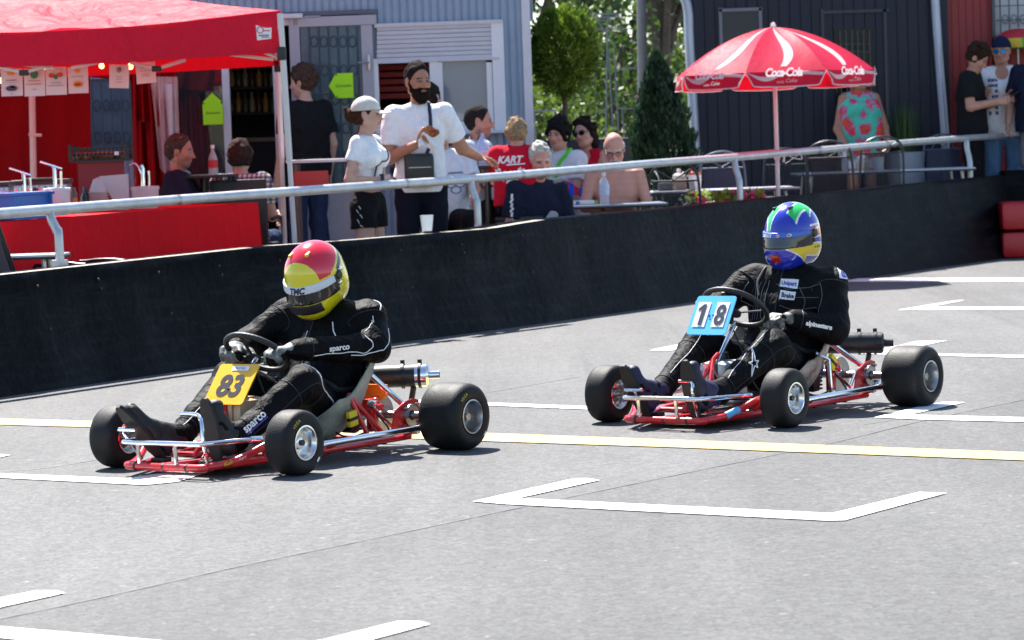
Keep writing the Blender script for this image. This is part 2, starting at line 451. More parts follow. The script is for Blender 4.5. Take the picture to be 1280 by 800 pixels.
def hand_prims(w, d, n, th, s=1.0, curl=.5, r=.0088, g='hand', spread=0.0):
    d = d / np.linalg.norm(d); n = n - d * (n @ d); n = n / np.linalg.norm(n); sp = np.cross(n, d) * th
    L = []
    for o in (-.024, 0, .024): L.append(cap(w + sp * o * .6 * s, w + d * .085 * s + sp * o * s, .016 * s, .0125 * s, .012, g))
    for i, (o, ln) in enumerate(((.031, .072), (.0105, .08), (-.0105, .074), (-.031, .058))):
        b = w + d * .085 * s + sp * o * s; dd = d + sp * o * spread * 8
        dd = dd / np.linalg.norm(dd); c = curl * (1 + .12 * i)
        for j, fr in enumerate((.45, .32, .28)):
            ang = c * (j + .6); v = dd * cos(ang) + n * sin(ang)
            e = b + v * ln * fr * s
            L.append(cap(b, e, r * s * (1 - .08 * j), r * s * (.95 - .1 * j), .004, g)); b = e
    b = w + d * .022 * s + sp * .026 * s
    for j, ln in enumerate((.045, .034, .026)):
        v = d * (.55 + .25 * j) + sp * (.8 - .3 * j) + n * (.35 + .3 * j * curl); v = v / np.linalg.norm(v)
        e = b + v * ln * s; L.append(cap(b, e, r * s * 1.15, r * s, .006, g)); b = e
    return L
def body_prims(J, b=1.0, belly=0.0, bust=0.0, arm=1.0, leg=1.0, curl=(.5, .5), nose=1.0, R=None, palm=None):
    s = J['s']; L = []
    up = J['neck'] - J['pel']; up = up / np.linalg.norm(up)
    lat = J['shL'] - J['shR']; lat = lat / np.linalg.norm(lat); hl = J['hipL'] - J['hipR']; hl = hl / np.linalg.norm(hl)
    fw = np.cross(lat, up); fw = fw / np.linalg.norm(fw)
    waist = mix(J['pel'], J['chest'], .5)
    L += [cap(J['pel'] - hl * .062 * s * b, J['pel'] + hl * .062 * s * b, .112 * s * b, k=.05, g='torso'),
          cap(waist - lat * .045 * s * b, waist + lat * .045 * s * b, .102 * s * b + belly * .3, k=.06, g='torso'),
          cap(J['chest'] - lat * .07 * s * b, J['chest'] + lat * .07 * s * b, .113 * s * b, k=.06, g='torso'),
          cap(J['neck'] - up * .035 * s, mix(J['neck'], J['shL'], .92) - up * .012 * s, .062 * s * b, .052 * s * b, .045, 'torso'), cap(J['neck'] - up * .035 * s, mix(J['neck'], J['shR'], .92) - up * .012 * s, .062 * s * b, .052 * s * b, .045, 'torso'),
          cap(mix(J['chest'], J['neck'], .45) - lat * .06 * s, mix(J['chest'], J['neck'], .45) + lat * .06 * s, .088 * s * b, k=.05, g='torso'),
          cap(J['neck'] - up * .03 * s, J['head'] + up * -.03 * s, .056 * s * sqrt(b), .05 * s * sqrt(b), .035, 'neck')]
    if belly: L.append(ell(waist + fw * belly + up * -.02, A(.1, .12, .13) * s * b, .08, 'torso'))
    if bust:
        for q in (1, -1): L.append(ell(J['chest'] + fw * .085 * s * b + lat * q * .075 * s + up * .03, A(1, 1, 1) * bust * s, .04, 'torso'))
    R = rotm() if R is None else R
    L += head_prims(J['head'], R, s * 1.0, nose)
    for i, n in enumerate('LR'):
        q = 1 if n == 'L' else -1
        L += [cap(J['sh' + n], J['el' + n], .054 * s * arm, .042 * s * arm, .03, 'uarm' + n), cap(J['el' + n], J['wr' + n], .043 * s * arm, .0275 * s * arm, .015, 'farm' + n)]
        pn = (palm or {}).get(n, None)
        if pn is None: pn = -lat * q
        L += hand_prims(J['wr' + n], A(*J['hd' + n]), A(*pn), (palm or {}).get('t' + n, None) or (1 if n == 'L' else -1) * ((palm or {}).get('f' + n, 1)), s, curl[i], g='hand' + n)
        L += [cap(J['hip' + n], J['kn' + n], .086 * s * leg, .056 * s * leg, .04, 'thigh' + n), cap(J['kn' + n], J['an' + n], .054 * s * leg, .037 * s * leg, .03, 'shin' + n),
              cap(mix(J['kn' + n], J['an' + n], .3) , mix(J['kn' + n], J['an' + n], .4), .056 * s * leg, k=.04, g='shin' + n)]
        an, to = J['an' + n], J['toe' + n]; hd = to - an; hd = hd / np.linalg.norm(hd)
        L += [cap(an + (0, 0, -.03), to, .038 * s, .03 * s, .02, 'foot' + n), cap(an - A(hd[0], hd[1], 0) * .04 + (0, 0, -.045), an + (0, 0, -.04), .034 * s, k=.02, g='foot' + n)]
    return L
def face_color(J, R, skin_c, hair_c, lips=(.5, .2, .18), tattoo=None, stubble=0.0):
    s = J['s']; hc = J['head']; sk = A(*skin_c); hr = A(*hair_c)
    def f(Vt):
        C = np.tile(sk, (len(Vt), 1))
        nz = .06 * (np.sin(Vt[:, 0] * 61 + Vt[:, 2] * 37) * np.sin(Vt[:, 1] * 53 + 2) + .5 * np.sin(Vt[:, 2] * 120))
        C *= (1 + nz)[:, None]
        q = ((Vt - hc) @ R) / s; x, y, z = q[:, 0], q[:, 1], q[:, 2]; ay = np.abs(y)
        inh = (np.abs(z) < .14) & (np.abs(x) < .14) & (ay < .11)
        def put(m, c, a=1.0): C[m & inh] = C[m & inh] * (1 - a) + A(*c) * a
        put((x > .02) & (z < -.0) & (z > -.05) & (ay > .025) & (ay < .06), sk * A(1.1, .86, .82), .6)
        put((ay < .014) & (x > .085) & (z < .0) & (z > -.045), sk * A(1.1, .85, .8), .6)
        if stubble: put((x > .0) & (z < -.045), hr, stubble)
        put((x > .074) & (np.abs(z + .0605) < .012) & (ay < .026), lips)
        put((x > .07) & (np.abs(z - .004) < .008) & (np.abs(ay - .031) < .016), (.06, .035, .03))
        put((x > .074) & (np.abs(z - .003) < .004) & (np.abs(np.abs(ay - .031) - .0095) < .0028), (.4, .36, .34))
        put((x > .055) & (np.abs(z - .0255 + (ay - .03) * .15) < .0042) & (ay > .012) & (ay < .054), hr)
        if tattoo is not None: tattoo(Vt, C)
        return C
    return f
SKIN = None
def skin_mat():
    return vcol_mat('skin', .5, sss=.15, bump=.05, bscale=300, spec=.4)
def person(label, J, loc, rz, look=(0, 0, 0), skin_c=(.52, .3, .21), hair_c=(.03, .02, .015), h=.0065, clothes=(), hair=None, shoes=(.05, .05, .05), tattoo=None, stubble=0.0, group=None, lips=(.45, .17, .15), **bk):
    root = thing('person', label, 'person', loc, rz, group)
    R = rotm(*look); P = body_prims(J, R=R, **bk)
    body = skin('body', P, h, skin_mat(), root, color=face_color(J, R, skin_c, hair_c, lips, tattoo, stubble), soft=1)
    G_ = lambda *g: [p for p in P if p.g in g]
    out = dict(root=root, J=J, R=R, P=P, body=body, G=G_)
    if shoes is not None:
        S = [clone(p, .012) for p in P if p.g.startswith('foot')]
        for n in 'LR':
            skin('shoe', [p for p in S if p.g == 'foot' + n], .008, mat('shoe_%d_%d' % (int(shoes[0] * 99), int(shoes[2] * 99)), shoes, .6), root, clips=[(A(0, 0, J['an' + n][2] + .03), A(0, 0, 1)), (A(0, 0, .0), A(0, 0, -1))])
    for c in clothes: out[c[0]] = garment(out, c[0], c[1], c[2], **c[3])
    if hair: make_hair(out, hair_c, **hair)
    return out
def garment(o, name, kind, m, **k):
    J, P, root = o['J'], o['P'], o['root']; s = J['s']; t = k.get('t', .014); h = k.get('h', .0075); L = []; clips = []
    up = J['neck'] - J['pel']; up = up / np.linalg.norm(up)
    if kind == 'top':
        L += [clone(p, t) for p in P if p.g == 'torso']
        hem = J['pel'] + up * k.get('hem', -.02)
        lat = J['shL'] - J['shR']; lat = lat / np.linalg.norm(lat)
        if k.get('drape', True):
            w = k.get('w', .075) * s
            rr = max(p.ra for p in L[:2]) - .004
            for q in (1, -1): L.append(cap(mix(J['pel'], J['chest'], .9) + lat * q * w, hem - up * .1 + lat * q * w, rr * .92, rr, .08, 'torso'))
        sl = k.get('sleeve', .62)
        for n in 'LR':
            U = [p for p in P if p.g == 'uarm' + n][0]; Fa = [p for p in P if p.g == 'farm' + n][0]
            if sl > 0:
                q = sub(U, 0, min(sl, 1), t + .004); q.rb += .008 if sl < 1 else 0; q.k = .03; L.append(q)
            if sl > 1:
                q = sub(Fa, 0, sl - 1, t); q.k = .02; L.append(q)
            if sl <= 0: L.append(cap(J['neck'] + A(0, (1 if n == 'L' else -1) * .06, -.02), mix(J['sh' + n], J['neck'], .25), .045 * s, k=.03))
        L += [ell(J['head'] * .0 + J['neck'] + up * .055, A(.07, .07, .045) * s, .012, neg=True), ]
        clips.append((hem, -up))
        if sl <= 0:
            for n, q in (('L', 1), ('R', -1)):
                L.append(ell(J['sh' + n] + lat * q * .03, A(.07, .055, .1) * s, .01, neg=True))
        if k.get('deep'): L.append(ell(J['neck'] + A(.08, 0, -.06), A(.06, .075, k['deep']), .012, neg=True))
    elif kind == 'bottom':
        ln = k.get('len', 2.0)
        L += [clone(p, t) for p in P if p.g == 'torso'][:1]
        for n in 'LR':
            T = [p for p in P if p.g == 'thigh' + n][0]; Sh = [p for p in P if p.g == 'shin' + n][0]
            q = sub(T, 0, min(ln, 1), t); q.rb += .012 if ln < 1 else 0; q.k = .03; L.append(q)
            if ln > 1: q = sub(Sh, 0, ln - 1, t + .006); q.rb += .018; q.k = .03; L.append(q)
        clips.append((J['pel'] + up * k.get('waist', .1), up))
    ob = skin(name, L, h, m, root, clips=clips, noise=k.get('noise', .0035), nfreq=k.get('nf', 24), seed=k.get('seed', 1), soft=1)
    if k.get('label'): ob['label'] = k['label']
    return ob
def hp(o, x, y, z): return o['J']['head'] + o['R'] @ (A(x, y, z) * o['J']['s'])
def make_hair(o, col, kind='short', t=.010, top=.0, name='hair', fringe=.055, nape=-.06, noise=.0065, mt=None):
    J, R, root = o['J'], o['R'], o['root']; s = J['s']
    m = mt or mat('hair_%d_%d_%d' % tuple(int(c * 999) for c in col), col, .85, spec=.12, vary=.55, vscale=45, bump=1.0, bscale=110)
    L = [ell(hp(o, -.014, 0, .024 + top * .4), A(.102 + t, .078 + t, .105 + t + top) * s, .015, 'h', R)]
    cl = [(hp(o, fringe + .012, 0, .075), R @ A(.90, 0, -.43)), (hp(o, 0, 0, nape), R @ A(.25, 0, -.97))]
    ears = [ell(hp(o, -.004, q * .092, -.012), A(.026, .032, .036) * s, .006, 'h', R, neg=True) for q in (1, -1)]
    if kind == 'curly':
        rg = random.Random(3)
        for i in range(90):
            a = rg.uniform(0, 2 * pi); e = rg.uniform(-.1, 1.0)
            L.append(ell(hp(o, -.01 + .1 * cos(a) * sqrt(max(0, 1 - max(e, 0) ** 2)), .085 * sin(a) * sqrt(max(0, 1 - max(e, 0) ** 2)), .04 + .1 * e), A(1, 1, 1) * rg.uniform(.018, .03) * s, .006))
        cl = [(hp(o, .075, 0, .065), R @ A(.9, 0, -.44)), (hp(o, 0, 0, -.05), R @ A(.2, 0, -.98))]
    if kind in ('fringe', 'long') or top > .011:
        rg = random.Random(11)
        for i in range(70):
            a = rg.uniform(-pi, pi); e = rg.uniform(-.15, 1.0); r_ = sqrt(max(0, 1 - max(e, 0) ** 2))
            L.append(ell(hp(o, -.012 + (.108 + t) * cos(a) * r_, (.082 + t) * sin(a) * r_, .028 + (.105 + t) * e), A(1, 1, 1.5) * rg.uniform(.011, .019) * s * (.8 if kind == 'short' else 1), .008))
    if kind == 'bowl':
        L.append(ell(hp(o, -.02, 0, -.01), A(.1 + t, .083 + t, .09) * s, .03, 'h', R))
        cl = [(hp(o, .07, 0, .03), R @ A(.9, 0, -.43)), (hp(o, 0, 0, -.085), R @ A(0, 0, -1))]
    if kind == 'fringe':
        L.append(ell(hp(o, -.01, 0, .03), A(.102 + t, .08 + t, .09) * s, .02, 'h', R))
        cl = [(hp(o, .088, 0, .056), R @ A(.93, 0, -.36)), (hp(o, 0, 0, -.08), R @ A(.1, 0, -.98))]
    if kind == 'long':
        L += [ell(hp(o, -.045, 0, -.07), A(.075, .085, .13) * s, .04, 'h', R)]
        cl = [(hp(o, .065, 0, .07), R @ A(.92, 0, -.38))]
    if kind == 'bun':
        L += [ell(hp(o, -.125, 0, -.0), A(.05, .048, .052) * s, .015, 'h', R), ell(hp(o, -.05, 0, -.035), A(.06, .075, .05) * s, .03, 'h', R)]
        rg = random.Random(5)
        for i in range(14): L.append(ell(hp(o, -.125 + rg.uniform(-.04, .03), rg.uniform(-.04, .04), rg.uniform(-.05, .05)), A(1, 1, 1) * .016, .006))
        cl = [(hp(o, .038, 0, .02), R @ A(.9, 0, -.43)), (hp(o, 0, 0, -.075), R @ A(0, 0, -1))]
    if kind == 'fringe_bald':
        L = [ell(hp(o, -.014, 0, .01), A(.104, .082, .09) * s, .015, 'h', R)]
        cl = [(hp(o, .0, 0, .045), R @ A(.3, 0, .95)), (hp(o, .02, 0, 0), R @ A(1, 0, 0)), (hp(o, 0, 0, -.06), R @ A(.2, 0, -.98))]
    return skin(name, L + (ears if kind in ('short', 'curly', 'bun', 'fringe_bald') else []), .006, m, root, clips=cl, noise=noise, nfreq=58, seed=4)
def make_beard(o, col, full=True):
    J, R, root = o['J'], o['R'], o['root']; s = J['s']
    m = mat('beard_%d' % int(col[0] * 999), col, .85, spec=.12, vary=.6, vscale=70, bump=1.0, bscale=130)
    if full:
        L = [ell(hp(o, .04, 0, -.07), A(.066, .066, .07) * s, .02, 'h', R), ell(hp(o, .066, 0, -.105), A(.042, .045, .045) * s, .03, 'h', R)]
        for q in (1, -1): L += [cap(hp(o, .012, q * .072, -.0), hp(o, .03, q * .064, -.06), .008, .014, .015), cap(hp(o, .1, q * .006, -.047), hp(o, .085, q * .032, -.06), .009, .009, .006)]
        L.append(ell(hp(o, .1, 0, -.061), A(.025, .021, .010) * s, .005, 'h', R, neg=True)); L.append(ell(hp(o, .06, 0, -.018), A(.07, .045, .03) * s, .012, 'h', R, neg=True))
    else:
        L = [cap(hp(o, .102, q * .002, -.046), hp(o, .09, q * .03, -.056), .0095, .008, .006) for q in (1, -1)]
    return skin('beard' if full else 'moustache', L, .0045, m, root, noise=.003, nfreq=110)
def make_cap(o, m, back=False, brim=True, tilt=0):
    J, R, root = o['J'], o['R'], o['root']; s = J['s']; q = -1 if back else 1
    L = [ell(hp(o, -.012, 0, .034), A(.114, .091, .108) * s, .01, 'h', R)]
    c = skin('cap', L, .006, m, root, clips=[(hp(o, 0, 0, .033), R @ A(.06, 0, -1))], noise=.0008)
    if brim:
        mb = MB()
        def fn(u, v):
            a = (v - .5) * 1.9; r0 = .098; ext = .105 * (cos(a * .82)) ** .6 if abs(a) < 1.9 else 0
            x = (r0 + ext * u) * cos(a * .85) * q; y = (.083 + .012 * u) * sin(a * .9)
            return hp(o, -.012 + x, y, .036 - .012 * u - .02 * (y / .09) ** 2 * u)
        mb.grid(fn, 6, 14, .004); mb.build('brim', m, c)
    return c
def make_glasses(o, lens, framecol=(.01, .01, .01), round_=False, dark=True):
    root = o['root']; mb = MB(); s = o['J']['s']
    rx, rz = (.021, .019) if round_ else (.026, .019)
    fr = mat('glasses_frame', framecol, .3)
    for q in (1, -1):
        pts = [hp(o, .1 - .012 * abs(cos(a)) * (1 if cos(a) > 0 else 0), q * (.033 + rx * cos(a)), .002 + rz * sin(a)) for a in np.linspace(0, 2 * pi, 17)]
        mb.mat(0).tube(pts, .0022, n=5, caps=False); mb.tube([hp(o, .088, q * .06, .008), hp(o, .0, q * .084, .01)], .0022, n=5)
        mb.mat(1).poly([p for p in pts[:-1]])
    mb.mat(0).tube([hp(o, .102, -.012, .006), hp(o, .102, .012, .006)], .002, n=5)
    g = mb.build('sunglasses' if dark else 'glasses', [fr, lens], root); return g
# ------------------------------------------------------------------ karts
M_CHROME = mat('chrome', (.78, .79, .8), .12, metal=1.0, vary=.06, vscale=30)
M_STEEL = mat('dull_steel', (.42, .42, .42), .32, metal=1.0, vary=.2, vscale=40)
M_ALU = mat('polished_aluminium', (.75, .75, .74), .2, metal=1.0, vary=.08, vscale=60)
M_REDP = mat('red_frame_paint', (.55, .012, .015), .25, coat=.6, vary=.15, vscale=14)
M_RUBBER = mat('tyre_rubber', (.009, .009, .0095), .62, spec=.32, vary=.5, vscale=14, bump=.4, bscale=120, bdist=.003)
M_BLACK = mat('black_plastic', (.012, .012, .013), .42, vary=.2)
M_BLACKMETAL = mat('black_exhaust_paint', (.015, .015, .016), .38, vary=.4, vscale=25)
M_ENGINE = mat('engine_casting', (.05, .05, .055), .45, metal=.7, vary=.4, vscale=50)
M_WHITEP = mat('white_lettering', (.78, .78, .78), .5)
M_YELLOWP = mat('yellow_lettering', (.75, .55, .02), .5)
M_INK = mat('dark_blue_ink', (.008, .012, .03), .45)
M_SEAT = mat('fibreglass_seat', (.16, .2, .16), .45, vary=.35, vscale=9, col2=(.28, .31, .26))
M_SEAT2 = mat('marbled_seat', (.15, .14, .12), .45, vary=.6, vscale=14, col2=(.42, .36, .3))
def tyre_text(mb, body, r, y, side, a0, size):
    vs, fs = text_mesh(body, size, bold=.0005, spacing=1.15)
    vs, fs = subdiv(vs, fs, .02)
    out = []
    for v in vs:
        a = a0 - v.x / r * 1.0; rr = r + v.y
        out.append((rr * cos(a) * -1 * side * -1, y, rr * sin(a)))
    mb.add(out, fs)
def make_wheel(root, c, R, w, rim_r, side, rear=False, label=None, marks=True):
    """a slick tyre on a dished rim; the axle runs along y; side is +1 for the driver's left"""
    cx, cy, cz = c
    wt = MB(); h = w / 2
    prof = [(rim_r + .004, -h * .86), (rim_r + .012, -h * .97), (R * .70, -h * 1.04), (R * .86, -h * .98), (R * .95, -h * .86), (R * .985, -h * .70), (R, -h * .45), (R * 1.003, 0),
            (R, h * .45), (R * .985, h * .70), (R * .95, h * .86), (R * .86, h * .98), (R * .70, h * 1.04), (rim_r + .012, h * .97), (rim_r + .004, h * .86), (rim_r - .004, 0)]
    wt.lathe(prof, c, (0, 1, 0), n=64, close=True)
    wheel = wt.build('wheel', M_RUBBER, root, smooth=50)
    rm = MB(); q = side
    def ring(p): rm.lathe([(r, y * q) for r, y in p], c, (0, 1, 0), n=48)
    ring([(rim_r + .006, h * .9), (rim_r + .007, h * .985), (rim_r + .001, h * 1.0), (rim_r - .003, h * .93), (rim_r - .008, h * .60), (rim_r * .80, h * .42), (rim_r * .45, h * .40), (rim_r * .40, h * .50), (rim_r * .30, h * .56), (.0005, h * .56)])
    ring([(rim_r + .006, -h * .9), (rim_r + .007, -h * .985), (rim_r + .001, -h * 1.0), (rim_r - .004, -h * .9), (rim_r - .010, -h * .5), (rim_r * .8, -h * .30), (.03, -h * .2), (.022, -h * .95), (.001, -h * .95)])
    rim = rm.build('rim', M_STEEL if rear else M_ALU, wheel, smooth=30)
    hb = MB(); hb.lathe([(.0005, .0), (.013, .0), (.013, .012), (.0005, .012)], (cx, cy + q * h * .55, cz), (0, q, 0), n=6)
    hb.tube([(cx + .045, cy + q * h * .55, cz - .02), (cx + .04, cy + q * h * .82, cz - .018)], .0035, n=6)
    hb.build('hub_nut', M_BLACKMETAL, wheel)
    if marks:
        tx = MB()
        vs, fs = text_mesh('VEGA', .017, spacing=1.3); vs, fs = subdiv(vs, fs, .012)
        for (m, aa, bod) in ((0, 2.2, 1), (1, 5.35, 0)):
            rr = R * .76
            if bod:
                P = []
                for v in vs:
                    a = aa - v.x / rr * q * -1 * -1; r2 = rr + v.y
                    yy = np.interp(r2, [R * .6, R * .70, R * .86, R * .95], [h * 1.02, h * 1.045, h * .985, h * .86])
                    P.append((cx - q * -1 * r2 * cos(a) * -1, cy + q * (yy + .0015), cz + r2 * sin(a)))
                tx.mat(0).add(P, fs)
            else:
                a0, a1 = aa, aa + .22; P = []
                for r2, y2 in ((R * .72, h * 1.045), (R * .80, h * 1.02)):
                    for a in np.linspace(a0, a1, 5): P.append((cx - q * -1 * r2 * cos(a) * -1, cy + q * (y2 + .003), cz + r2 * sin(a)))
                tx.mat(1).add(P, [(i, i + 1, i + 6, i + 5) for i in range(4)])
        tx.build('tyre_lettering', [M_YELLOWP, M_WHITEP], wheel, smooth=0, fix=False)
    return wheel
def make_kart(name, label, loc, rz, num):
    K = num == '83'
    root = thing(name, label, 'go-kart', loc, rz)
    L = .999 if K else 1.04; TF, TR = .525, .625
    # ---- frame of welded red tube
    f = MB(); r = .0155
    for q in (1, -1):
        f.tube([(.245, q * .19, .045), (.12, q * .25, .06), (-.01, q * .315, .115), (-.05, q * .325, .115)], r, n=12, smooth=5)
        f.tube([(.17, q * .18, .042), (-.1, q * .27, .05), (-.25, q * .30, .052), (-.6, q * .30, .052), (-L + .1, q * .285, .055), (-L + .02, q * .285, .1)], r, n=12, smooth=5)
        f.tube([(-.01, q * .30, .075), (-.01, q * .37, .125)], .013, n=10)
        sa = MB(); sa.box((-.005, q * .385, .13), (.04, .014, .07)); sa.tube([(-.005, q * .40, .09), (-.005, q * .40, .17)], .010, n=10); sa.tube([(-.0, q * .38, .13), (0, q * .46, .13)], .0125, n=12); sa.build('stub_axle', M_STEEL, root)
        if K: f.tube([(-.64, q * .245, .26), (-.72, q * .29, .06)], .011, n=10); f.tube([(-.64, q * .245, .26), (-.83, q * .29, .062)], .011, n=10)
        f.tube([(-.3, q * .36, .062), (-.9, q * .36, .062)], .014, n=12)
        for x in (-.34, -.86): f.tube([(x, q * .30, .055), (x, q * .40, .085)], .009, n=8)
    f.tube([(.235, .2, .045), (.25, .17, .043), (.25, -.17, .043), (.235, -.2, .045)], r * 1.05, n=12, smooth=4)
    for x, y in ((-.12, .27), (-.5, .3), (-.85, .29)): f.tube([(x, -y, .05), (x, y, .05)], .013, n=10)
    f.tube([(.25, -.05, .045), (.0, .06, .05), (-.12, .08, .05)], .011, n=8, smooth=4)
    f.tube([(.0, .06, .06), (-.16, .0, .28), (-.2, .0, .3)], .011, n=8); f.tube([(.0, -.06, .06), (-.16, .0, .28)], .011, n=8)
    f.build('frame', M_REDP, root)
    # frame lettering / sticker
    st = MB()
    if K:
        a = V((.18, .215, .062)); b = V((-.0, .313, .118)); d = (b - a).normalized(); u = V((.0, .35, .94)); u = (u - d * u.dot(d)).normalized(); n = d.cross(u)
        text_on(st.mat(0), 'Kali', V((.175, .221, .056)) + n * .017 + d * .03, d, u, .024, shear=.2, bold=.0006, off=.003)
        text_on(st.mat(1), 'kart', V((.175, .221, .056)) + n * .017 + d * .095, d, u, .02, shear=.2, off=.003)
        st.build('frame_lettering', [M_YELLOWP, M_WHITEP], root, smooth=0)
    else:
        st.tube([(.135, .243, .0575), (.075, .274, .08)], .0172, n=12)
        st.build('frame_sticker', mat('light_blue_tape', (.12, .42, .75), .4), root)
    # ---- chrome front bumper, pedals, nerf bars
    b = MB()
    b.tube([(-.015, .275, .135), (.10, .245, .139), (.235, .215, .141), (.262, .18, .141), (.265, 0, .14), (.262, -.18, .139), (.235, -.215, .139), (.10, -.24, .137)], .0105, n=12, smooth=6)
    for y in (-.13, .065): b.tube([(.252, y, .05), (.26, y, .137)], .0085, n=10)
    b.tube([(-.03, .27, .135), (.03, .262, .138)], .014, n=10)
    b.build('front_bumper', M_CHROME, root)
    for q in (1, -1):
        nb = MB()
        nb.tube([(-.20, q * .385, .09), (-.26, q * .42, .098), (-.6, q * .425, .099), (-.9, q * .42, .098), (-.935, q * .40, .095)], .0135, n=14, smooth=4)
        nb.mat(1).tube([(-.925, q * .418, .097), (-.97, q * .40, .094)], .0145, n=12)
        nb.build('nerf_bar', [M_CHROME, M_REDP if not K else M_BLACKMETAL], root)
    for q, yy in ((1, .125), (-1, -.18)):
        p = MB()
        if K and q == 1:
            p.tube([(.17, .16, .055), (.20, .165, .13), (.19, .15, .215), (.165, .11, .245), (.16, .02, .248)], .009, n=10, smooth=6)
        elif K:
            p.tube([(.16, -.20, .06), (.235, -.225, .175), (.235, -.22, .185)], .007, n=8); p.tube([(.24, -.245, .187), (.235, -.16, .187)], .008, n=8)
        elif q == 1:
            p.tube([(.19, .135, .06), (.235, .14, .16), (.225, .13, .21), (.22, .06, .214)], .0075, n=8, smooth=5)
        else:
            p.tube([(.2, -.16, .06), (.235, -.165, .17)], .007, n=8); p.tube([(.24, -.215, .172), (.235, -.125, .172)], .009, n=8)
        p.build('pedal', M_CHROME, root)
    fp = MB(); fp.box((-.03, 0, .036), (.42, .42, .004)); fp.mat(1)
    fp.bbox((.10, -.15, .052), (.05, .07, .02), .004); fp.bbox((.11, .12, .052), (.05, .09, .014), .004)
    fp.build('floor_pan', [mat('floor_pan_alloy', (.25, .25, .25), .4, metal=.9, vary=.3), M_BLACK], root)
    # tie rods and steering column
    s = MB(); s.tube([(-.03, 0, .09), (-.345, 0, .43)], .0115, n=12)
    for q in (1, -1): s.tube([(-.05, q * .02, .10), (-.06, q * .37, .12)], .007, n=8)
    s.build('steering_column', M_CHROME, root)
    ax = V((-.60, 0, .80)).normalized(); c = V((-.385, -.03, .452)) if K else V((-.375, -.01, .50)); sd, up = V((0, 1, 0)), ax.cross(V((0, 1, 0))).normalized()
    w = MB(); pts = []
    for k in range(49):
        a = 2 * pi * k / 48; rr = .135 if K else .15
        pts.append(c + sd * rr * cos(a) + up * (rr * sin(a) if sin(a) > -.99 else -rr))
    w.tube(pts, .0122, n=12, caps=False)
    for a in (.2, pi - .2, -pi / 2): w.mat(1).tube([c - ax * .03, c + sd * .128 * cos(a) + up * .128 * sin(a)], .009, n=8, flat=.5)
    w.mat(1).lathe([(.0005, 0), (.035, 0), (.035, .012), (.0005, .012)], c - ax * .035, ax, n=20)
    w.build('steering_wheel', [mat('wheel_grip', (.012, .012, .013), .5, bump=.2, bscale=200), M_BLACKMETAL], root)
    # number plate
    upv = V((-.125, 0, .152)).normalized() if K else V((-.11, 0, .166)).normalized(); rt = V((0, 1, 0)); nn = rt.cross(upv)
    pc = V((-.180, 0, .338)) if K else V((-.155, 0, .479)); hw, hh = .104, .1
    p = MB(); pr = []
    for sx, sz, a0 in ((1, 1, 0), (-1, 1, pi / 2), (-1, -1, pi), (1, -1, 3 * pi / 2)):
        for k in range(5):
            a = a0 + k * pi / 8; pr.append(pc + rt * (sx * (hw - .014) + .014 * cos(a)) + upv * (sz * (hh - .014) + .014 * sin(a)))
    p.prism([q - nn * .004 for q in pr], nn * .005)
    pl = p.build('number_plate', mat('plate_yellow', (.85, .44, .01), .35, vary=.06) if K else mat('plate_blue', (.10, .47, .80), .35, vary=.06), root, smooth=30)
    t = MB(); o = pc + nn * .0015
    if K:
        text_on(t, '83', o - upv * .008, rt, upv, .14, fit=.125, height=.11, bold=.004)
        t.mat(1).add([o + rt * x + upv * y + nn * .002 for x, y in ((-.03, .066), (.06, .066), (.06, .088), (-.03, .088))], [(0, 1, 2, 3)])
        t.mat(2); text_on(t, 'RACING', o + rt * .015 + upv * .077, rt, upv, .014, off=.004)
    else:
        for x in (-.052, .048): t.mat(1).add([o + rt * (x + a) + upv * b_ + nn * .002 for a, b_ in ((-.033, -.062), (.033, -.062), (.033, .066), (-.033, .066))], [(0, 1, 2, 3)])
        t.mat(0); t.add([o - rt * .050 + rt * x + upv * y + nn * .004 for x, y in ((-.007, -.054), (.013, -.054), (.013, .054), (-.003, .054), (-.024, .033), (-.024, .016), (-.007, .029))], [(0, 1, 2, 3, 6), (3, 4, 5, 6)]); text_on(t, '8', o + rt * .048, rt, upv, .14, height=.108, fit=.052, bold=.004, off=.004)
        for x in (-.012, .010): t.mat(2).lathe([(.0005, .004), (.005, .003), (.006, 0)], o + rt * x + upv * .0, nn, n=8)
    t.build('number', [M_INK, M_WHITEP, mat('ink_blue', (.03, .1, .35), .4)], pl, smooth=0, fix=False)
    br = MB(); br.tube([pc - nn * .004 - upv * .03, c - ax * .06], .012, n=8); br.tube([pc - nn * .004 + upv * .05, pc - nn * .05 + upv * .04], .02, n=10)
    br.build('plate_bracket', M_BLACK, root)
    # fuel tank between the legs
    ft = MB(); ft.bbox((-.235, 0, .17), (.21, .17, .22) if K else (.2, .16, .2), .045); ft.mat(1).lathe([(.0005, .03), (.025, .03), (.028, 0)], (-.24, .0, .275), (0, 0, 1), n=14)
    ft.mat(2).box((-.125, .035, .18), (.006, .02, .17)); ft.box((-.125, -.035, .18), (.006, .02, .17))
    ft.build('fuel_tank', [mat('tank_cream', (.62, .42, .25), .35, vary=.15) if K else mat('tank_grey', (.42, .46, .46), .35, vary=.12), M_BLACK, M_CHROME if not K else mat('tank_strap', (.5, .35, .2), .4)], root)
    # seat shell
    prof = [(-.28, .078), (-.40, .056), (-.56, .048), (-.70, .07), (-.815, .15), (-.89, .27), (-.935, .375 if K else .36)]
    pf = spline([V((x, 0, z)) for x, z in prof], 4)
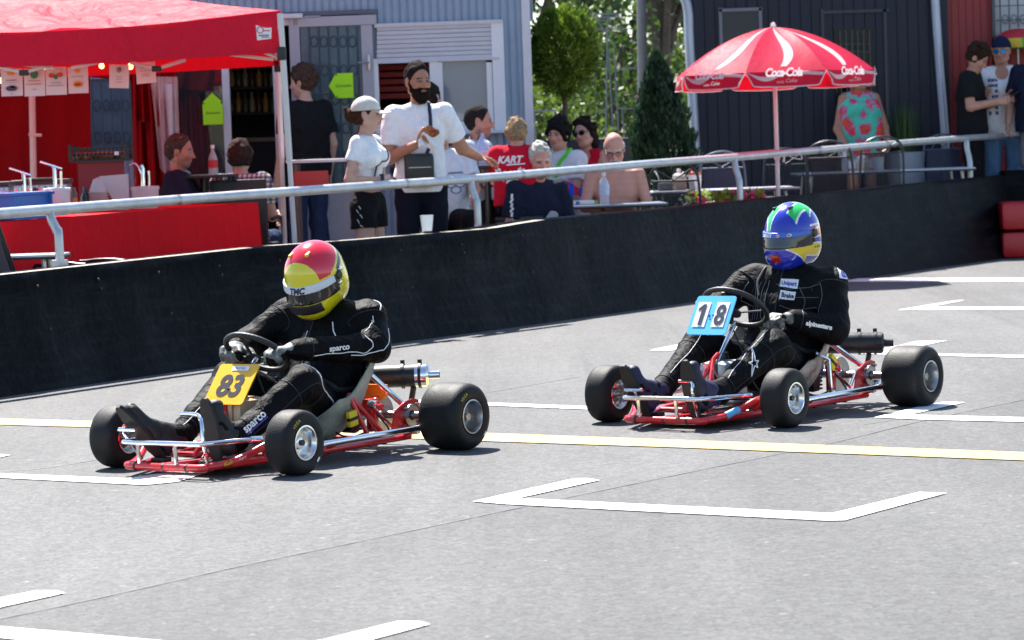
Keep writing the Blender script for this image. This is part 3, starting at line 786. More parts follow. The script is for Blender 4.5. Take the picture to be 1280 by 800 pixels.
    def seat(u, v):
        i = u * (len(pf) - 1); i0 = int(min(i, len(pf) - 2)); q = pf[i0].lerp(pf[i0 + 1], i - i0)
        yy = (v - .5) * 2; e = abs(yy) ** 4
        hgt = .22 * min(1, u * 1.8 + .25) * (1 - .35 * max(0, u - .7) / .3)
        nx = .75 * u; nz = 1 - .75 * u * u
        return V((q.x + e * hgt * nx * 1.15, yy * (.27 - .004 * e), q.z + e * hgt * nz))
    sm = MB(); sm.grid(seat, 28, 22, .006); sm.build('seat', M_SEAT if K else M_SEAT2, root, smooth=60)
    # seat stays, rear axle, bearing hangers, brake disc, engine, exhaust
    zs = .14
    for q in (1, -1):
        y = MB(); top = V((-.86, q * .18, .335)) if K else V((-.80, q * .2, .33)); bot = V((-L - .0, q * .27, .175))
        y.tube([top, bot], .0125, n=12); y.lathe([(.0005, -.02), (.02, -.02), (.02, .02), (.0005, .02)], top, (0, 1, 0), n=14)
        if not K: y.tube([(-.66, q * .235, .27), (-.70, q * .28, .24), (-.71, q * .285, .06)], .0105, n=10)
        y.build('seat_stay', M_CHROME, root)
        pl_ = MB(); P = [V((-L + dx, q * .285, z)) for dx, z in ((.14, .055), (-.07, .055), (-.07, .2), (-.03, .21), (.03, .2), (.10, .17))]
        pl_.prism(P, V((0, .006 * q, 0)))
        pl_.mat(1).lathe([(.022, -.012), (.048, -.012), (.05, 0), (.048, .014), (.022, .014)], (-L, q * .292, zs), (0, 1, 0), n=28)
        for k in range(4): pl_.tube([V((-L + .055 * cos(k * pi / 2 + .6), q * .30, zs + .055 * sin(k * pi / 2 + .6))), V((-L + .055 * cos(k * pi / 2 + .6), q * .318, zs + .055 * sin(k * pi / 2 + .6)))], .007, n=6)
        pl_.build('bearing_hanger', [M_REDP, M_STEEL], root)
    a = MB(); a.tube([(-L, -.6, zs), (-L, .6, zs)], .0165, n=18)
    for q in (1, -1): a.tube([(-L, q * .40, zs), (-L, q * .46, zs)], .026, n=18)
    a.build('rear_axle', M_STEEL, root)
    d = MB(); d.lathe([(.03, -.004), (.085, -.004), (.085, .004), (.03, .004), (.03, -.004)], (-L, .14, zs), (0, 1, 0), n=40); d.mat(1).bbox((-L + .07, .14, zs + .05), (.06, .05, .05), .008)
    d.build('brake_disc', [M_STEEL, M_REDP], root)
    sp = MB(); sp.lathe([(.02, -.003), (.10, -.003), (.105, 0), (.10, .003), (.02, .003)], (-L + .0, -.02, zs + .02), (0, 1, 0), n=44)
    sp.build('sprocket', M_BLACKMETAL, root)
    e = MB(); e.bbox((-.80, -.22, .14), (.2, .16, .14), .02)
    for k in range(8): e.bbox((-.80, -.22, .22 + k * .0135), (.155 - .006 * abs(k - 3), .15, .006), .002)
    e.tube([(-.80, -.22, .32), (-.80, -.22, .37)], .012, n=8)
    e.build('engine', M_ENGINE, root)
    wp = MB()
    for k in range(6): wp.bbox((-.785 - .0, .135, .095 + k * .017), (.085, .07, .009), .003)
    wp.bbox((-.785, .135, .138), (.06, .06, .11), .01); wp.mat(1).tube([(-.74, .13, .14), (-.68, .1, .14)], .018, n=12)
    wp.mat(2).bbox((-.87, .19, .13), (.05, .03, .1), .006); wp.bbox((-.89, .2, .18), (.06, .04, .03), .008); wp.mat(3).bbox((-.86, .20, .20), (.04, .03, .03), .006)
    wp.mat(3).tube([(-.84, .2, .21), (-.9, .23, .13), (-.93, .26, .09)], .007, n=8); wp.tube([(-.93, .26, .1), (-.95, .28, .17)], .008, n=8)
    wp.mat(1).tube([(-.86, .22, .16), (-.91, .25, .08), (-.86, .24, .06), (-.80, .2, .075)], .004, n=6, smooth=4)
    wp.build('brake_caliper', [M_ENGINE, M_BLACK, M_REDP, M_CHROME], root)
    ib = MB(); 
    if K: ib.prism([V((-.98, .02, z)) + V((0, y, 0)) for y, z in ((-.0, .13), (.16, .22), (.16, .27), (-.06, .27))], V((-.02, 0, 0)))
    else: ib.bbox((-.95, .0, .20), (.12, .15, .10), .012); ib.bbox((-.93, .11, .355), (.08, .1, .09), .012)
    ib.build('intake_box', mat('orange_plastic', (.8, .22, .01), .4) if K else mat('blue_plastic', (.02, .13, .6), .35), root)
    x = MB(); dr = V((-.5, .86, .008 if K else -.02)).normalized(); e0 = V((-1.02, -.10, .29)) if K else V((-1.03, -.12, .285))
    n = 0.355 if K else .40
    x.lathe([(.0005, -.02), (.03, -.02), (.048, .03), (.05, .06), (.05, n * .9), (.05, n - .02)], e0, dr, n=28)
    x.mat(1 if K else 0).lathe([(.05, n - .02), (.051, n + .03), (.042, n + .04), (.0005, n + .04)], e0, dr, n=28)
    x.lathe([(.018, n + .035), (.018, n + .085), (.014, n + .085), (.014, n + .04)], e0, dr, n=18)
    for h_ in (n - .075, n + .0): x.mat(2).lathe([(.0525, h_ - .006), (.056, h_ - .006), (.056, h_ + .006), (.0525, h_ + .006)], e0, dr, n=26, close=True); x.bbox(e0 + dr * h_ + V((0, 0, .06)), (.014, .016, .02), .003)
    x.tube([e0 + dr * (n - .03) + V((0, 0, -.05)), e0 + dr * (n - .03) + V((0, -.02, -.13))], .013, n=8)
    x.mat(0).tube([e0 + dr * .0, e0 + V((.08, -.07, -.02)), V((-.84, -.24, .23))], .024, n=14, smooth=5)
    x.build('exhaust', [M_BLACKMETAL, M_CHROME, M_BLACK], root)
    tr = MB(); tr.bbox((-.63, .268, .16) if K else (-.735, .275, .225), (.055, .022, .065), .006, R=Matrix.Rotation(.15 if K else -.6, 3, 'Y')); tr.mat(1).bbox((-.63, .272, .16) if K else (-.735, .279, .225), (.062, .02, .014), .003, R=Matrix.Rotation(.15 if K else -.6, 3, 'Y'))
    tr.build('transponder', [mat('transponder_yellow', (.75, .55, .01), .4), M_BLACK], root)
    rb = MB(); rb.tube([(-L - .05, .28, .06), (-L - .13, .24, .13), (-L - .13, -.24, .13), (-L - .05, -.28, .06)], .012, n=12, smooth=5)
    rb.build('rear_bumper', M_CHROME, root)
    for pts in ([(.02, .10, .07), (-.12, .16, .075), (-.3, .26, .075), (-.55, .275, .075)], [(-.35, -.02, .42), (-.30, .07, .30), (-.33, .14, .12), (-.5, .28, .08), (-.8, .25, .10)], [(-.80, -.13, .25), (-.86, .0, .31), (-.93, .10, .22), (-.9, .2, .14)], [(.14, .10, .07), (.0, .03, .09), (-.3, -.1, .07)], [(-.70, .12, .14), (-.62, .19, .10), (-.66, .25, .07)]): cb = MB(); cb.tube([V(p) for p in pts], .0042, n=6, smooth=6); cb.build('control_cable', M_BLACK, root)
    cb = MB()
    for x in (-.32, -.42, -.52, -.7, -.8): cb.tube([(x - .006, .30, .052), (x + .006, .30, .052)], .0185, n=10)
    for y in (-.15, .0, .12): cb.tube([(.25, y - .005, .043), (.25, y + .005, .043)], .0185, n=10)
    cb.build('tape_band', M_BLACK, root)
    ch = MB(); ce = V((-.80, -.11, .14)); cr_ = V((-L, -.02, .16))
    lp = [cr_ + V((-.105 * cos(a), 0, .105 * sin(a))) for a in np.linspace(-1.45, 1.45, 18)] + [V((ce.x, -.02, ce.z)) + V((.03 * cos(a), 0, .03 * sin(a))) for a in np.linspace(1.4, -1.4, 8)]; lp.append(lp[0])
    for i in range(len(lp) - 1):
        d_ = lp[i + 1] - lp[i]; m_ = max(1, int(d_.length / .013))
        for k in range(m_): p_ = lp[i] + d_ * ((k + .5) / m_); ch.tube([p_ - d_.normalized() * .0055, p_ + d_.normalized() * .0055], .0045 if k % 2 else .006, n=5)
    ch.build('chain', M_STEEL, root)
    # wheels
    for q in (1, -1):
        make_wheel(root, (0, q * (TF - .06), .13), .13, .12, .063, q, marks=K and q == 1)
        make_wheel(root, (-L, q * (TR - .1), .142), .142, .2, .066, q, rear=True, marks=K and q == 1)
    return root
KPOS = {'83': (V((-1.26, 12.1, .0)), .607), '18': (V((.806, 13.35, .0)), .637)}
def kart_rot(h): return atan2(-cos(h), -sin(h))
kart83 = make_kart('go_kart', 'red framed go-kart with a yellow number plate 83 and orange intake box', KPOS['83'][0], kart_rot(KPOS['83'][1]), '83')
kart18 = make_kart('go_kart', 'red framed go-kart with a light blue number plate 18 and blue intake box', KPOS['18'][0], kart_rot(KPOS['18'][1]), '18')
# ------------------------------------------------------------------ drivers
def helmet(root, c, R, style):
    """full-face helmet: painted shell, visor, chin vents"""
    def P(x, y, z): return c + R @ A(x, y, z)
    L = [ell(P(-.008, 0, .02), A(.145, .123, .138), .02, 'h', R), ell(P(.035, 0, -.05), A(.118, .108, .105), .04, 'h', R), ell(P(.085, 0, -.085), A(.058, .072, .052), .05, 'h', R), ell(P(-.05, 0, -.06), A(.09, .105, .09), .05, 'h', R)]
    L.append(ell(P(-.005, 0, -.17), A(.095, .085, .055), .015, 'h', R, neg=True))
    def vis(X, Y, Z):
        x = (X - c[0]) * R[0, 0] + (Y - c[1]) * R[1, 0] + (Z - c[2]) * R[2, 0]; y = (X - c[0]) * R[0, 1] + (Y - c[1]) * R[1, 1] + (Z - c[2]) * R[2, 1]; z = (X - c[0]) * R[0, 2] + (Y - c[1]) * R[1, 2] + (Z - c[2]) * R[2, 2]
        return x, y, z
    def col83(Vt):
        q = (Vt - c) @ R; x, y, z = q.T; C = np.tile(A(.72, .62, .01), (len(Vt), 1)); ay = np.abs(y)
        red = (z > .075 - .0 * x) & ((x - .045) < 0) | ((z > .09) & (x < .075 - ay * .3)) 
        red = (z > .036 + .5 * np.maximum(.045 - x, 0)) & (((x - .118) / .082) ** 2 + (y / .095) ** 2 + ((z - .03) / .095) ** 2 > 1)
        C[red] = (.62, .008, .03)
        band = (x < .0) & (np.abs(z - .012 - .5 * np.maximum(.045 - x, 0)) < .012) & (ay > .05); C[band] = (.012, .014, .03)
        return C
    def col18(Vt):
        q = (Vt - c) @ R; x, y, z = q.T; C = np.tile(A(.012, .03, .42), (len(Vt), 1)); ay = np.abs(y)
        def arrow(u, v, u0, u1, w, head, sgn=1):
            """arrow along u pointing to u1"""
            t = (u - u0) / (u1 - u0); hw = np.where(t > head, w * 1.9 * (1 - t) / (1 - head), w * .9)
            return (t > 0) & (t < 1), np.abs(v), hw
        def paint(inside, dist, hw, colr, rim=.006):
            C[inside & (dist < hw + rim)] = (.75, .75, .75); C[inside & (dist < hw)] = colr
        i, dd, hw = arrow(x, y + .04, -.08, .142, .02, .62); paint(i & (z > .04), dd, hw, (.02, .5, .10))
        i, dd, hw = arrow(x, y - .062, .085, -.09, .022, .5); paint(i & (z > .065), dd, hw, (.02, .5, .10))
        side = ay > .06
        i = side & (x < .03) & (z > -.005) & (z < .05); C[i & (x < -.0)] = (.55, .01, .02); C[side & (np.abs(z - .05) < .004) & (x < .02)] = (.75, .75, .75); C[side & (np.abs(z + .008) < .004) & (x < .04)] = (.75, .75, .75)
        i, dd, hw = arrow(x, z + .062 - .15 * x, -.15, .145, .031, .66); paint(i & (ay > .03), dd, hw, (.72, .52, .01))
        i = (x > .06) & (z < -.03) & (z > -.045) & (ay < .06); C[i] = (.01, .02, .12)
        i = (x > .1) & (z < -.065) & (z > -.105) & (ay < .028); C[i] = (.35, .01, .01)
        i = (np.abs(z - .03) < .012) & (ay > .02) & (ay < .04) & (x > -.05) & (x < .02) & (z > .09); C[i] = (.1, .3, .7)
        return C
    hm = skin('helmet', L, .0035, vcol_mat('helmet_paint', .18, coat=.8), root, color=col83 if style == 83 else col18, soft=1)
    # visor
    LV = [clone(p, .0045) for p in L if not p.neg]
    def vclip(zlo, zhi, xmin=-.0):
        def f(X, Y, Z):
            x, y, z = vis(X, Y, Z); return np.maximum(np.maximum(zlo - z + .10 * (np.abs(y) > 9), z - zhi), xmin - x + .0 * y)
        return f
    zl, zh = (-.052, .025) if style == 83 else (-.042, .03)
    inner = [ell(P(-.008, 0, .02), A(.141, .119, .134), .01, 'h', R, neg=True)]
    v = skin('visor', LV, .0035, glass_mat('smoked_visor', (.012, .013, .016), .12, .96, .6) if style == 83 else mat('mirror_visor', (.02, .025, .035), .06, metal=.25, coat=.6), root, clips=[(vclip(zl, zh, .012), None)], soft=1)
    LS = [clone(p, .0065) for p in L if not p.neg]
    sb = skin('visor_strip', LS, .0035, mat('visor_strip_white' if style == 83 else 'visor_strip_blue', (.62, .66, .72) if style == 83 else (.05, .13, .5), .35), v, clips=[(vclip(zh - (.028 if style == 83 else .022), zh + .004, .03), None)], soft=1)
    bv = bvh_of(sb); tx = MB()
    fwd = V(R[:, 0]); lat = V(R[:, 1]); upv = V(R[:, 2])
    if style == 83: decal_text(tx.mat(0), 'TMC', bv, P(.14, 0.0, zh - .012), lat, upv, .024, fit=.075, shear=.25, bold=.0012, off=.0015)
    else:
        for k in range(6): decal_shape(tx.mat(1), [V((.008 * a_ + .0025 * b_, .009 * b_, 0)) for a_, b_ in ((-.5, -.8), (.5, -.6 - .2 * (k % 2)), (.45, .9), (-.35, .7 + .2 * (k % 3)))], [[0, 1, 2, 3]], bv, P(.13, -.072 + .0105 * k, zh - .01), lat, upv, off=.0015)
        for yy in (.02, .07): decal_shape(tx.mat(1), [V((.009 * cos(a), .007 * sin(a), 0)) for a in np.linspace(0, 2 * pi, 13)[:-1]], [list(range(12))], bv, P(.13, yy, zh - .01), lat, upv, off=.002); decal_shape(tx.mat(2), [V((.006 * cos(a), .004 * sin(a), 0)) for a in np.linspace(0, 2 * pi, 13)[:-1]], [list(range(12))], bv, P(.13, yy, zh - .01), lat, upv, off=.004)
    tx.build('visor_lettering', [M_INK, M_WHITEP, mat('red_dot', (.5, .02, .1), .4)], sb, smooth=0, fix=False)
    # pivots, vents, spoiler
    bh = bvh_of(hm); d = MB()
    for q in (1, -1):
        for (x, z, r, mi) in ((-.002, .012, .021, 0), (-.024, .03, .012, 1), (.006, -.02, .011, 1 if style == 83 else 0)):
            pt = V(P(x, q * .11, z)); h_ = bh.ray_cast(pt + lat * q * .2, -lat * q, .4)[0] or pt
            d.mat(mi).lathe([(.0005, .008), (r * .8, .007), (r, 0)], h_ + lat * q * .002, lat * q, n=16)
    for y in (-.045, .04):
        h_ = bh.ray_cast(V(P(.05, y, .3)), -upv, .5)[0]
        if h_: d.mat(2 if style == 83 else 0).bbox(h_, (.035, .012, .014), .004, R=Matrix(R.tolist()))
    if style == 83:
        LC = [clone(p, .004) for p in L if not p.neg]
        skin('chin_vent', LC, .0035, mat('chin_vent_black', (.012, .012, .014), .5), hm, clips=[(lambda X, Y, Z: np.maximum(np.maximum(-.098 - vis(X, Y, Z)[2], vis(X, Y, Z)[2] + .055), np.maximum(.045 - vis(X, Y, Z)[0], np.abs(vis(X, Y, Z)[1]) - .085)), None)], soft=1)
    d.build('visor_pivot', [M_BLACK, M_ALU, mat('helmet_yellow', (.72, .62, .01), .25)], hm)
    if style == 18:
        sg = MB(); decal_text(sg, 'B. Baum', bh, P(-.03, .12, -.055), -fwd, upv, .02, fit=.055, shear=.4, off=.002); sg.build('signature', M_INK, hm, smooth=0, fix=False)
    return hm
def driver(num, label):
    K = num == '83'; loc, h = KPOS[num]
    root = thing('person', label, 'person', loc, kart_rot(h))
    if K:
        J = dict(pel=A(-.70, 0, .215), chest=A(-.82, 0, .45), neck=A(-.82, 0, .60), shL=A(-.86, .205, .565), shR=A(-.80, -.205, .575), elL=A(-.80, .275, .45), elR=A(-.64, -.285, .47), wrL=A(-.45, .14, .458), wrR=A(-.47, -.21, .46),
                 hipL=A(-.66, .095, .19), hipR=A(-.66, -.095, .19), knL=A(-.37, .215, .33), knR=A(-.42, -.20, .345), anL=A(-.03, .14, .135), anR=A(-.03, -.16, .135), toeL=A(.095, .115, .285), toeR=A(.23, -.215, .275), heL=A(.065, .135, .085), heR=A(.085, -.155, .085))
        hc = A(-.755, 0, .742); R = rotm(4, 25, 0)
    else:
        J = dict(pel=A(-.72, 0, .21), chest=A(-.84, 0, .47), neck=A(-.87, 0, .64), shL=A(-.86, .212, .58), shR=A(-.83, -.212, .595), elL=A(-.73, .30, .375), elR=A(-.60, -.295, .45), wrL=A(-.575, .175, .43), wrR=A(-.46, -.20, .50),
                 hipL=A(-.68, .095, .19), hipR=A(-.68, -.095, .19), knL=A(-.33, .21, .33), knR=A(-.34, -.19, .335), anL=A(.03, .14, .145), anR=A(.03, -.17, .145), toeL=A(.205, .105, .285), toeR=A(.225, -.205, .265), heL=A(.16, .115, .085), heR=A(.15, -.165, .085))
        hc = A(-.87, 0, .805); R = rotm(-2, 6, 0)
    b = .95 if K else .98; g = A(0, 0, 0)
    P = [cap(J['pel'] - A(0, .07, 0), J['pel'] + A(0, .07, 0), .112 * b, k=.05, g='suit'), cap(J['chest'] - A(0, .08, 0), J['chest'] + A(0, .08, 0), .135 * b, k=.06, g='suit'),
         cap(mix(J['pel'], J['chest'], .4) - A(0, .06, 0), mix(J['pel'], J['chest'], .4) + A(0, .06, 0), .135 * b, k=.06, g='suit'),
         cap(mix(J['shR'], J['shL'], .1), mix(J['shR'], J['shL'], .9), .08 * b, k=.05, g='suit'), cap(J['neck'] - A(0, 0, .06), J['neck'] + A(.01, 0, .04), .075, .068, k=.03, g='suit')]
    for n in 'LR':
        P += [cap(J['sh' + n], J['el' + n], .078 * b, .064 * b, .035, 'suit'), cap(J['el' + n], J['wr' + n], .067 * b, .047, .03, 'suit'),
              cap(J['hip' + n], J['kn' + n], .095 * b, .075 * b, .04, 'suit'), cap(J['kn' + n], J['an' + n], .073 * b, .05, .03, 'suit')]
    hands = []; feet = []
    wheelc = V((-.385, -.03, .452)) if K else V((-.375, -.01, .50)); axv = A(-.60, 0, .80); axv = axv / np.linalg.norm(axv)
    for n, q in (('L', 1), ('R', -1)):
        w = J['wr' + n]; d = A(.8, -q * .42, .06) if K else A(.8, -q * .3, .2)
        hands += hand_prims(w, d, A(.25, -q * .2, -1.0) + .0, q * 1, 1.12, 1.05, .0122, g='hand')
        hands.append(cap(w - d * .03, w + d * .03, .037, .031, .015, 'hand'))
        he, to, an = J['he' + n], J['toe' + n], J['an' + n]
        feet += [cap(he + A(-.012, 0, .02), to + A(-.035, 0, -.015), .030, .027, .02, 'foot' + n), cap(an, he + A(-.02, 0, .02), .041, .032, .03, 'foot' + n), cap(an, mix(he, to, .55) + A(-.032, 0, 0), .040, .030, .03, 'foot' + n)]
    suit_m = cloth('race_suit_black', (.0028, .0028, .0036), fold=.6, fscale=7, rough=.65) if K else cloth('race_suit_charcoal', (.0034, .0034, .0046), fold=.6, fscale=7, rough=.65)
    # one continuous body in suit, gloves and boots
    head_c = [ell(hc + R @ A(0, 0, 0), A(.1, .085, .12), .03, 'head', R)]
    body = skin('body', P + hands + feet + head_c, .0055, suit_m, root, noise=.0035, nfreq=30, seed=2 if K else 5, soft=1)
    hh = len(hands) // 2
    for gi in (0, 1): skin('glove', [clone(p, .0022) for p in hands[gi * hh:(gi + 1) * hh]], .004, mat('glove_grey', (.025, .026, .025), .6, vary=.9, vscale=14, col2=(.14, .15, .14)), root, noise=.0012, nfreq=70)
    for n in 'LR':
        sh = skin('boot', [clone(p, .004) for p in feet if p.g == 'foot' + n], .0048, mat('boot_black', (.006, .006, .007), .55, vary=.4, bump=.5, bscale=35) if K else mat('boot_blue', (.008, .007, .02), .55, vary=.5, vscale=9, col2=(.012, .012, .06), bump=.5, bscale=35), root, noise=.0022, nfreq=60, clips=[(J['an' + n] + A(-.02, 0, 0.012), A(-.85, 0, .5) / np.linalg.norm([.85, 0, .5]))])
        # sole
        he, to = J['he' + n], J['toe' + n]; d = V(to - he).normalized(); lat = V((0, 1, 0)); lat = (lat - d * lat.dot(d)).normalized(); nn = lat.cross(d).normalized()
        if nn.x < 0: nn = -nn
        Ls = (to - he); ln = float(np.linalg.norm(Ls)) + .075; o = V(he) - d * .045 + nn * .0215; P_ = []
        for a in np.linspace(0, 2 * pi, 33)[:-1]:
            t = .5 - .5 * cos(a); wd = .030 + .009 * sin(pi * min(1, max(0, (t - .15) / .85)))
            P_.append(o + d * (ln * t) + lat * (wd * (1 if sin(a) > 0 else -1) * abs(sin(a)) ** .6))
        so = MB(); so.prism([p - nn * .006 for p in P_], nn * .016); so.build('sole', mat('boot_sole', (.007, .0065, .0065), .65, vary=.2), sh, smooth=30)
    hm = helmet(root, hc, R, int(num))
    suit_m.node_tree.nodes['Principled BSDF'].inputs['Specular IOR Level'].default_value = .12
    bv = bvh_of(body); pi_ = MB(); t = MB(); tag_w = M_WHITEP
    S = lambda pts, r=.0028: stroke_on(pi_, bv, pts, r * .8)
    sm2 = MB(); SS = lambda pts, r=.0022: stroke_on(sm2, bv, pts, r)
    for n, q in (('L', 1), ('R', -1)):
        sh, el, kn, hi, an = (V(J[k + n]) for k in ('sh', 'el', 'kn', 'hip', 'an')); d_ = (el - sh).normalized(); s_, u_ = frame_from(d_)
        for c_, dd, r_ in ((sh.lerp(el, .12), d_, .09), (V(J['wr' + n]).lerp(el, .12), (V(J['wr' + n]) - el).normalized(), .055), (an.lerp(kn, .14), (kn - an).normalized(), .065), (kn.lerp(hi, .22), (kn - hi).normalized(), .09), (kn.lerp(an, .2), (kn - an).normalized(), .085)):
            a_, b_ = frame_from(dd); SS([c_ + a_ * r_ * cos(w) + b_ * r_ * sin(w) for w in np.linspace(0, 2 * pi, 13)])
        SS([hi + V((0, q * .09, .02)), hi.lerp(kn, .5) + V((0, q * .09, .0)), kn + V((0, q * .08, 0)), kn.lerp(an, .5) + V((0, q * .07, 0)), an + V((-.03, q * .06, 0))])
    SS([V(J['neck']) + V((.08, .0, .0)), V(J['chest']) + V((.14, .0, .04)), V(J['chest']) + V((.15, .0, -.08)), V(J['pel']) + V((.13, 0, .06))], .0035)
    w_ = V(mix(J['pel'], J['chest'], .25)); SS([w_ + V((.15 * cos(a), .19 * sin(a), 0)) for a in np.linspace(0, 2 * pi, 17)], .012); sm2.build('seam', mat('seam_grey', (.012, .012, .014), .6), body, fix=False)
    if K:
        # white piping: chest seam, sleeve seams, thigh seam
        S([(-.70, .33, .56), (-.66, .42, .47), (-.64, .38, .40), (-.55, .27, .42), (-.48, .2, .43)])
        S([(-.86, .30, .52), (-.80, .42, .47), (-.70, .42, .40), (-.62, .33, .375)])
        S([(-.68, .12, .60), (-.66, .16, .53), (-.66, .18, .47)], .0035); S([(-.66, -.02, .55), (-.63, -.02, .51)], .003)
        S([(-.90, .14, .64), (-.88, .24, .63), (-.84, .28, .60)], .004)
        for k in range(4): S([(-.80 + .01 * k, .27 - .0 * k, .585 - .02 * k), (-.77 + .01 * k, .30 - .01 * k, .585 - .02 * k)], .0025)
        S([(-.40, .30, .40), (-.45, .33, .33), (-.52, .33, .26), (-.60, .32, .22)], .004); S([(-.36, .22, .45), (-.42, .26, .43), (-.46, .31, .36)], .003)
        S([(-.02, -.12, .20), (-.2, -.12, .3), (-.35, -.14, .4)], .002)
        ld = V((-.83, .195, .51)); lu = V((.31, -.57, .73)); lo_ = V((-.105, .157, .181)) + V((.03, .045, .02))
        decal_text(t.mat(0), 'sparco', bv, lo_, ld, lu, .05, fit=.125, bold=.0015)
        vs = [V((-.06, -.024, 0)), V((.06, -.024, 0)), V((.06, -.019, 0)), V((-.06, -.019, 0))]; decal_shape(t.mat(1), vs, [[0, 1, 2, 3]], bv, lo_, ld, lu)
        decal_text(t.mat(0), 'sparco', bv, (-.585, .25, .46), V((-.75, .65, .02)), V((.1, .1, 1)), .05, fit=.09, bold=.0015)
    else:
        SG = lambda pts, r=.0014: stroke_on(sg_, bv, pts, r); sg_ = MB()
        for k in range(4): SG([(-.70, -.02 + .02 * k, .60 - .055 * k), (-.70, .09, .59 - .06 * k), (-.74, .2 + .0 * k, .585 - .055 * k)])
        SG([(-.70, .12, .60), (-.70, .16, .52), (-.70, .13, .42)]); SG([(-.72, .2, .60), (-.71, .22, .52), (-.72, .2, .44)])
        for k in range(5): SG([(-.70, -.06 - .02 * k, .62), (-.69, -.06 - .024 * k, .52), (-.69, -.05 - .02 * k, .42)])
        sg_.build('stitching', mat('stitch_grey', (.14, .14, .15), .7), body, fix=False)
        S([(-.02, -.14, .24), (-.2, -.13, .34), (-.32, -.15, .40)], .002); S([(.0, .17, .2), (-.15, .18, .3), (-.3, .2, .42)], .002)
        rt = V((-.52, .85, .02)); up = V((.15, .1, 1)); 
        for (o, w_, h_, txt, mi) in (((-.69, .085, .575), .085, .034, 'Unipart', 1), ((-.69, .075, .528), .07, .034, 'Brake', 0), ((-.86, .30, .62), .07, .04, 'GT', 1)):
            pt = MB(); r_ = rt if o[1] < .2 else V((-.9, .4, -.2))
            decal_shape(pt.mat(0), [V((-w_ / 2 - .004, -h_ / 2, 0)), V((w_ / 2 - .004, -h_ / 2, 0)), V((w_ / 2 + .006, h_ / 2, 0)), V((-w_ / 2 + .006, h_ / 2, 0))], [[0, 1, 2, 3]], bv, o, r_, up, off=.004)
            decal_text(pt.mat(1), txt, bv, V(o), r_, up, .03, fit=w_ * .82, shear=.2, bold=.001, off=.007)
            pt.build('sponsor_patch', [M_WHITEP, M_INK if mi == 0 else mat('lettering_blue', (.05, .06, .45), .5)], body, smooth=0, fix=False)
        decal_text(t.mat(2), 'alpinestars', bv, (-.60, .30, .40), V((-.72, .66, -.22)), V((0, .2, 1)), .04, fit=.125, bold=.002)
        star = []
        for k in range(5):
            a = pi / 2 - k * 2 * pi / 5 - .5; star += [(.03 * cos(a), .03 * sin(a)), (.013 * cos(a - pi / 5), .013 * sin(a - pi / 5))]
        star = [(a_ * .85, b_ * .85) for a_, b_ in star]; star[0] = (.075, .06); star[6] = (-.05, -.035)
        o = V((-.15, .20, .25)); rt = V((-.83, .1, .43)); up = V((.31, -.57, .73)); rt.normalize(); up = (up - rt * up.dot(rt)).normalized(); nn = rt.cross(up)
        PP = [project(bv, o + rt * x + up * y, nn, .002) for x, y in star]; PP.append(PP[0])
        for a_, b_ in zip(PP, PP[1:]): stroke_on(pi_, bv, [a_, b_], .0028, k=4)
    pi_.build('piping', M_WHITEP, body, smooth=60, fix=False)
    t.build('suit_lettering', [M_WHITEP if K else M_INK, mat('lettering_blue', (.05, .06, .45), .5), M_WHITEP], body, smooth=0, fix=False)
    bl = MB()
    if not K:
        stroke_on(bl, bv, [(-.80, -.10, .66), (-.72, -.12, .62), (-.69, -.1, .55)], .006); bl.build('collar_strap', mat('strap_grey', (.1, .1, .1), .6), body)
    return root
driver83 = driver('83', 'person in a black racing suit and red and yellow helmet driving kart 83')
driver18 = driver('18', 'person in a black racing suit and blue helmet with green arrows driving kart 18')
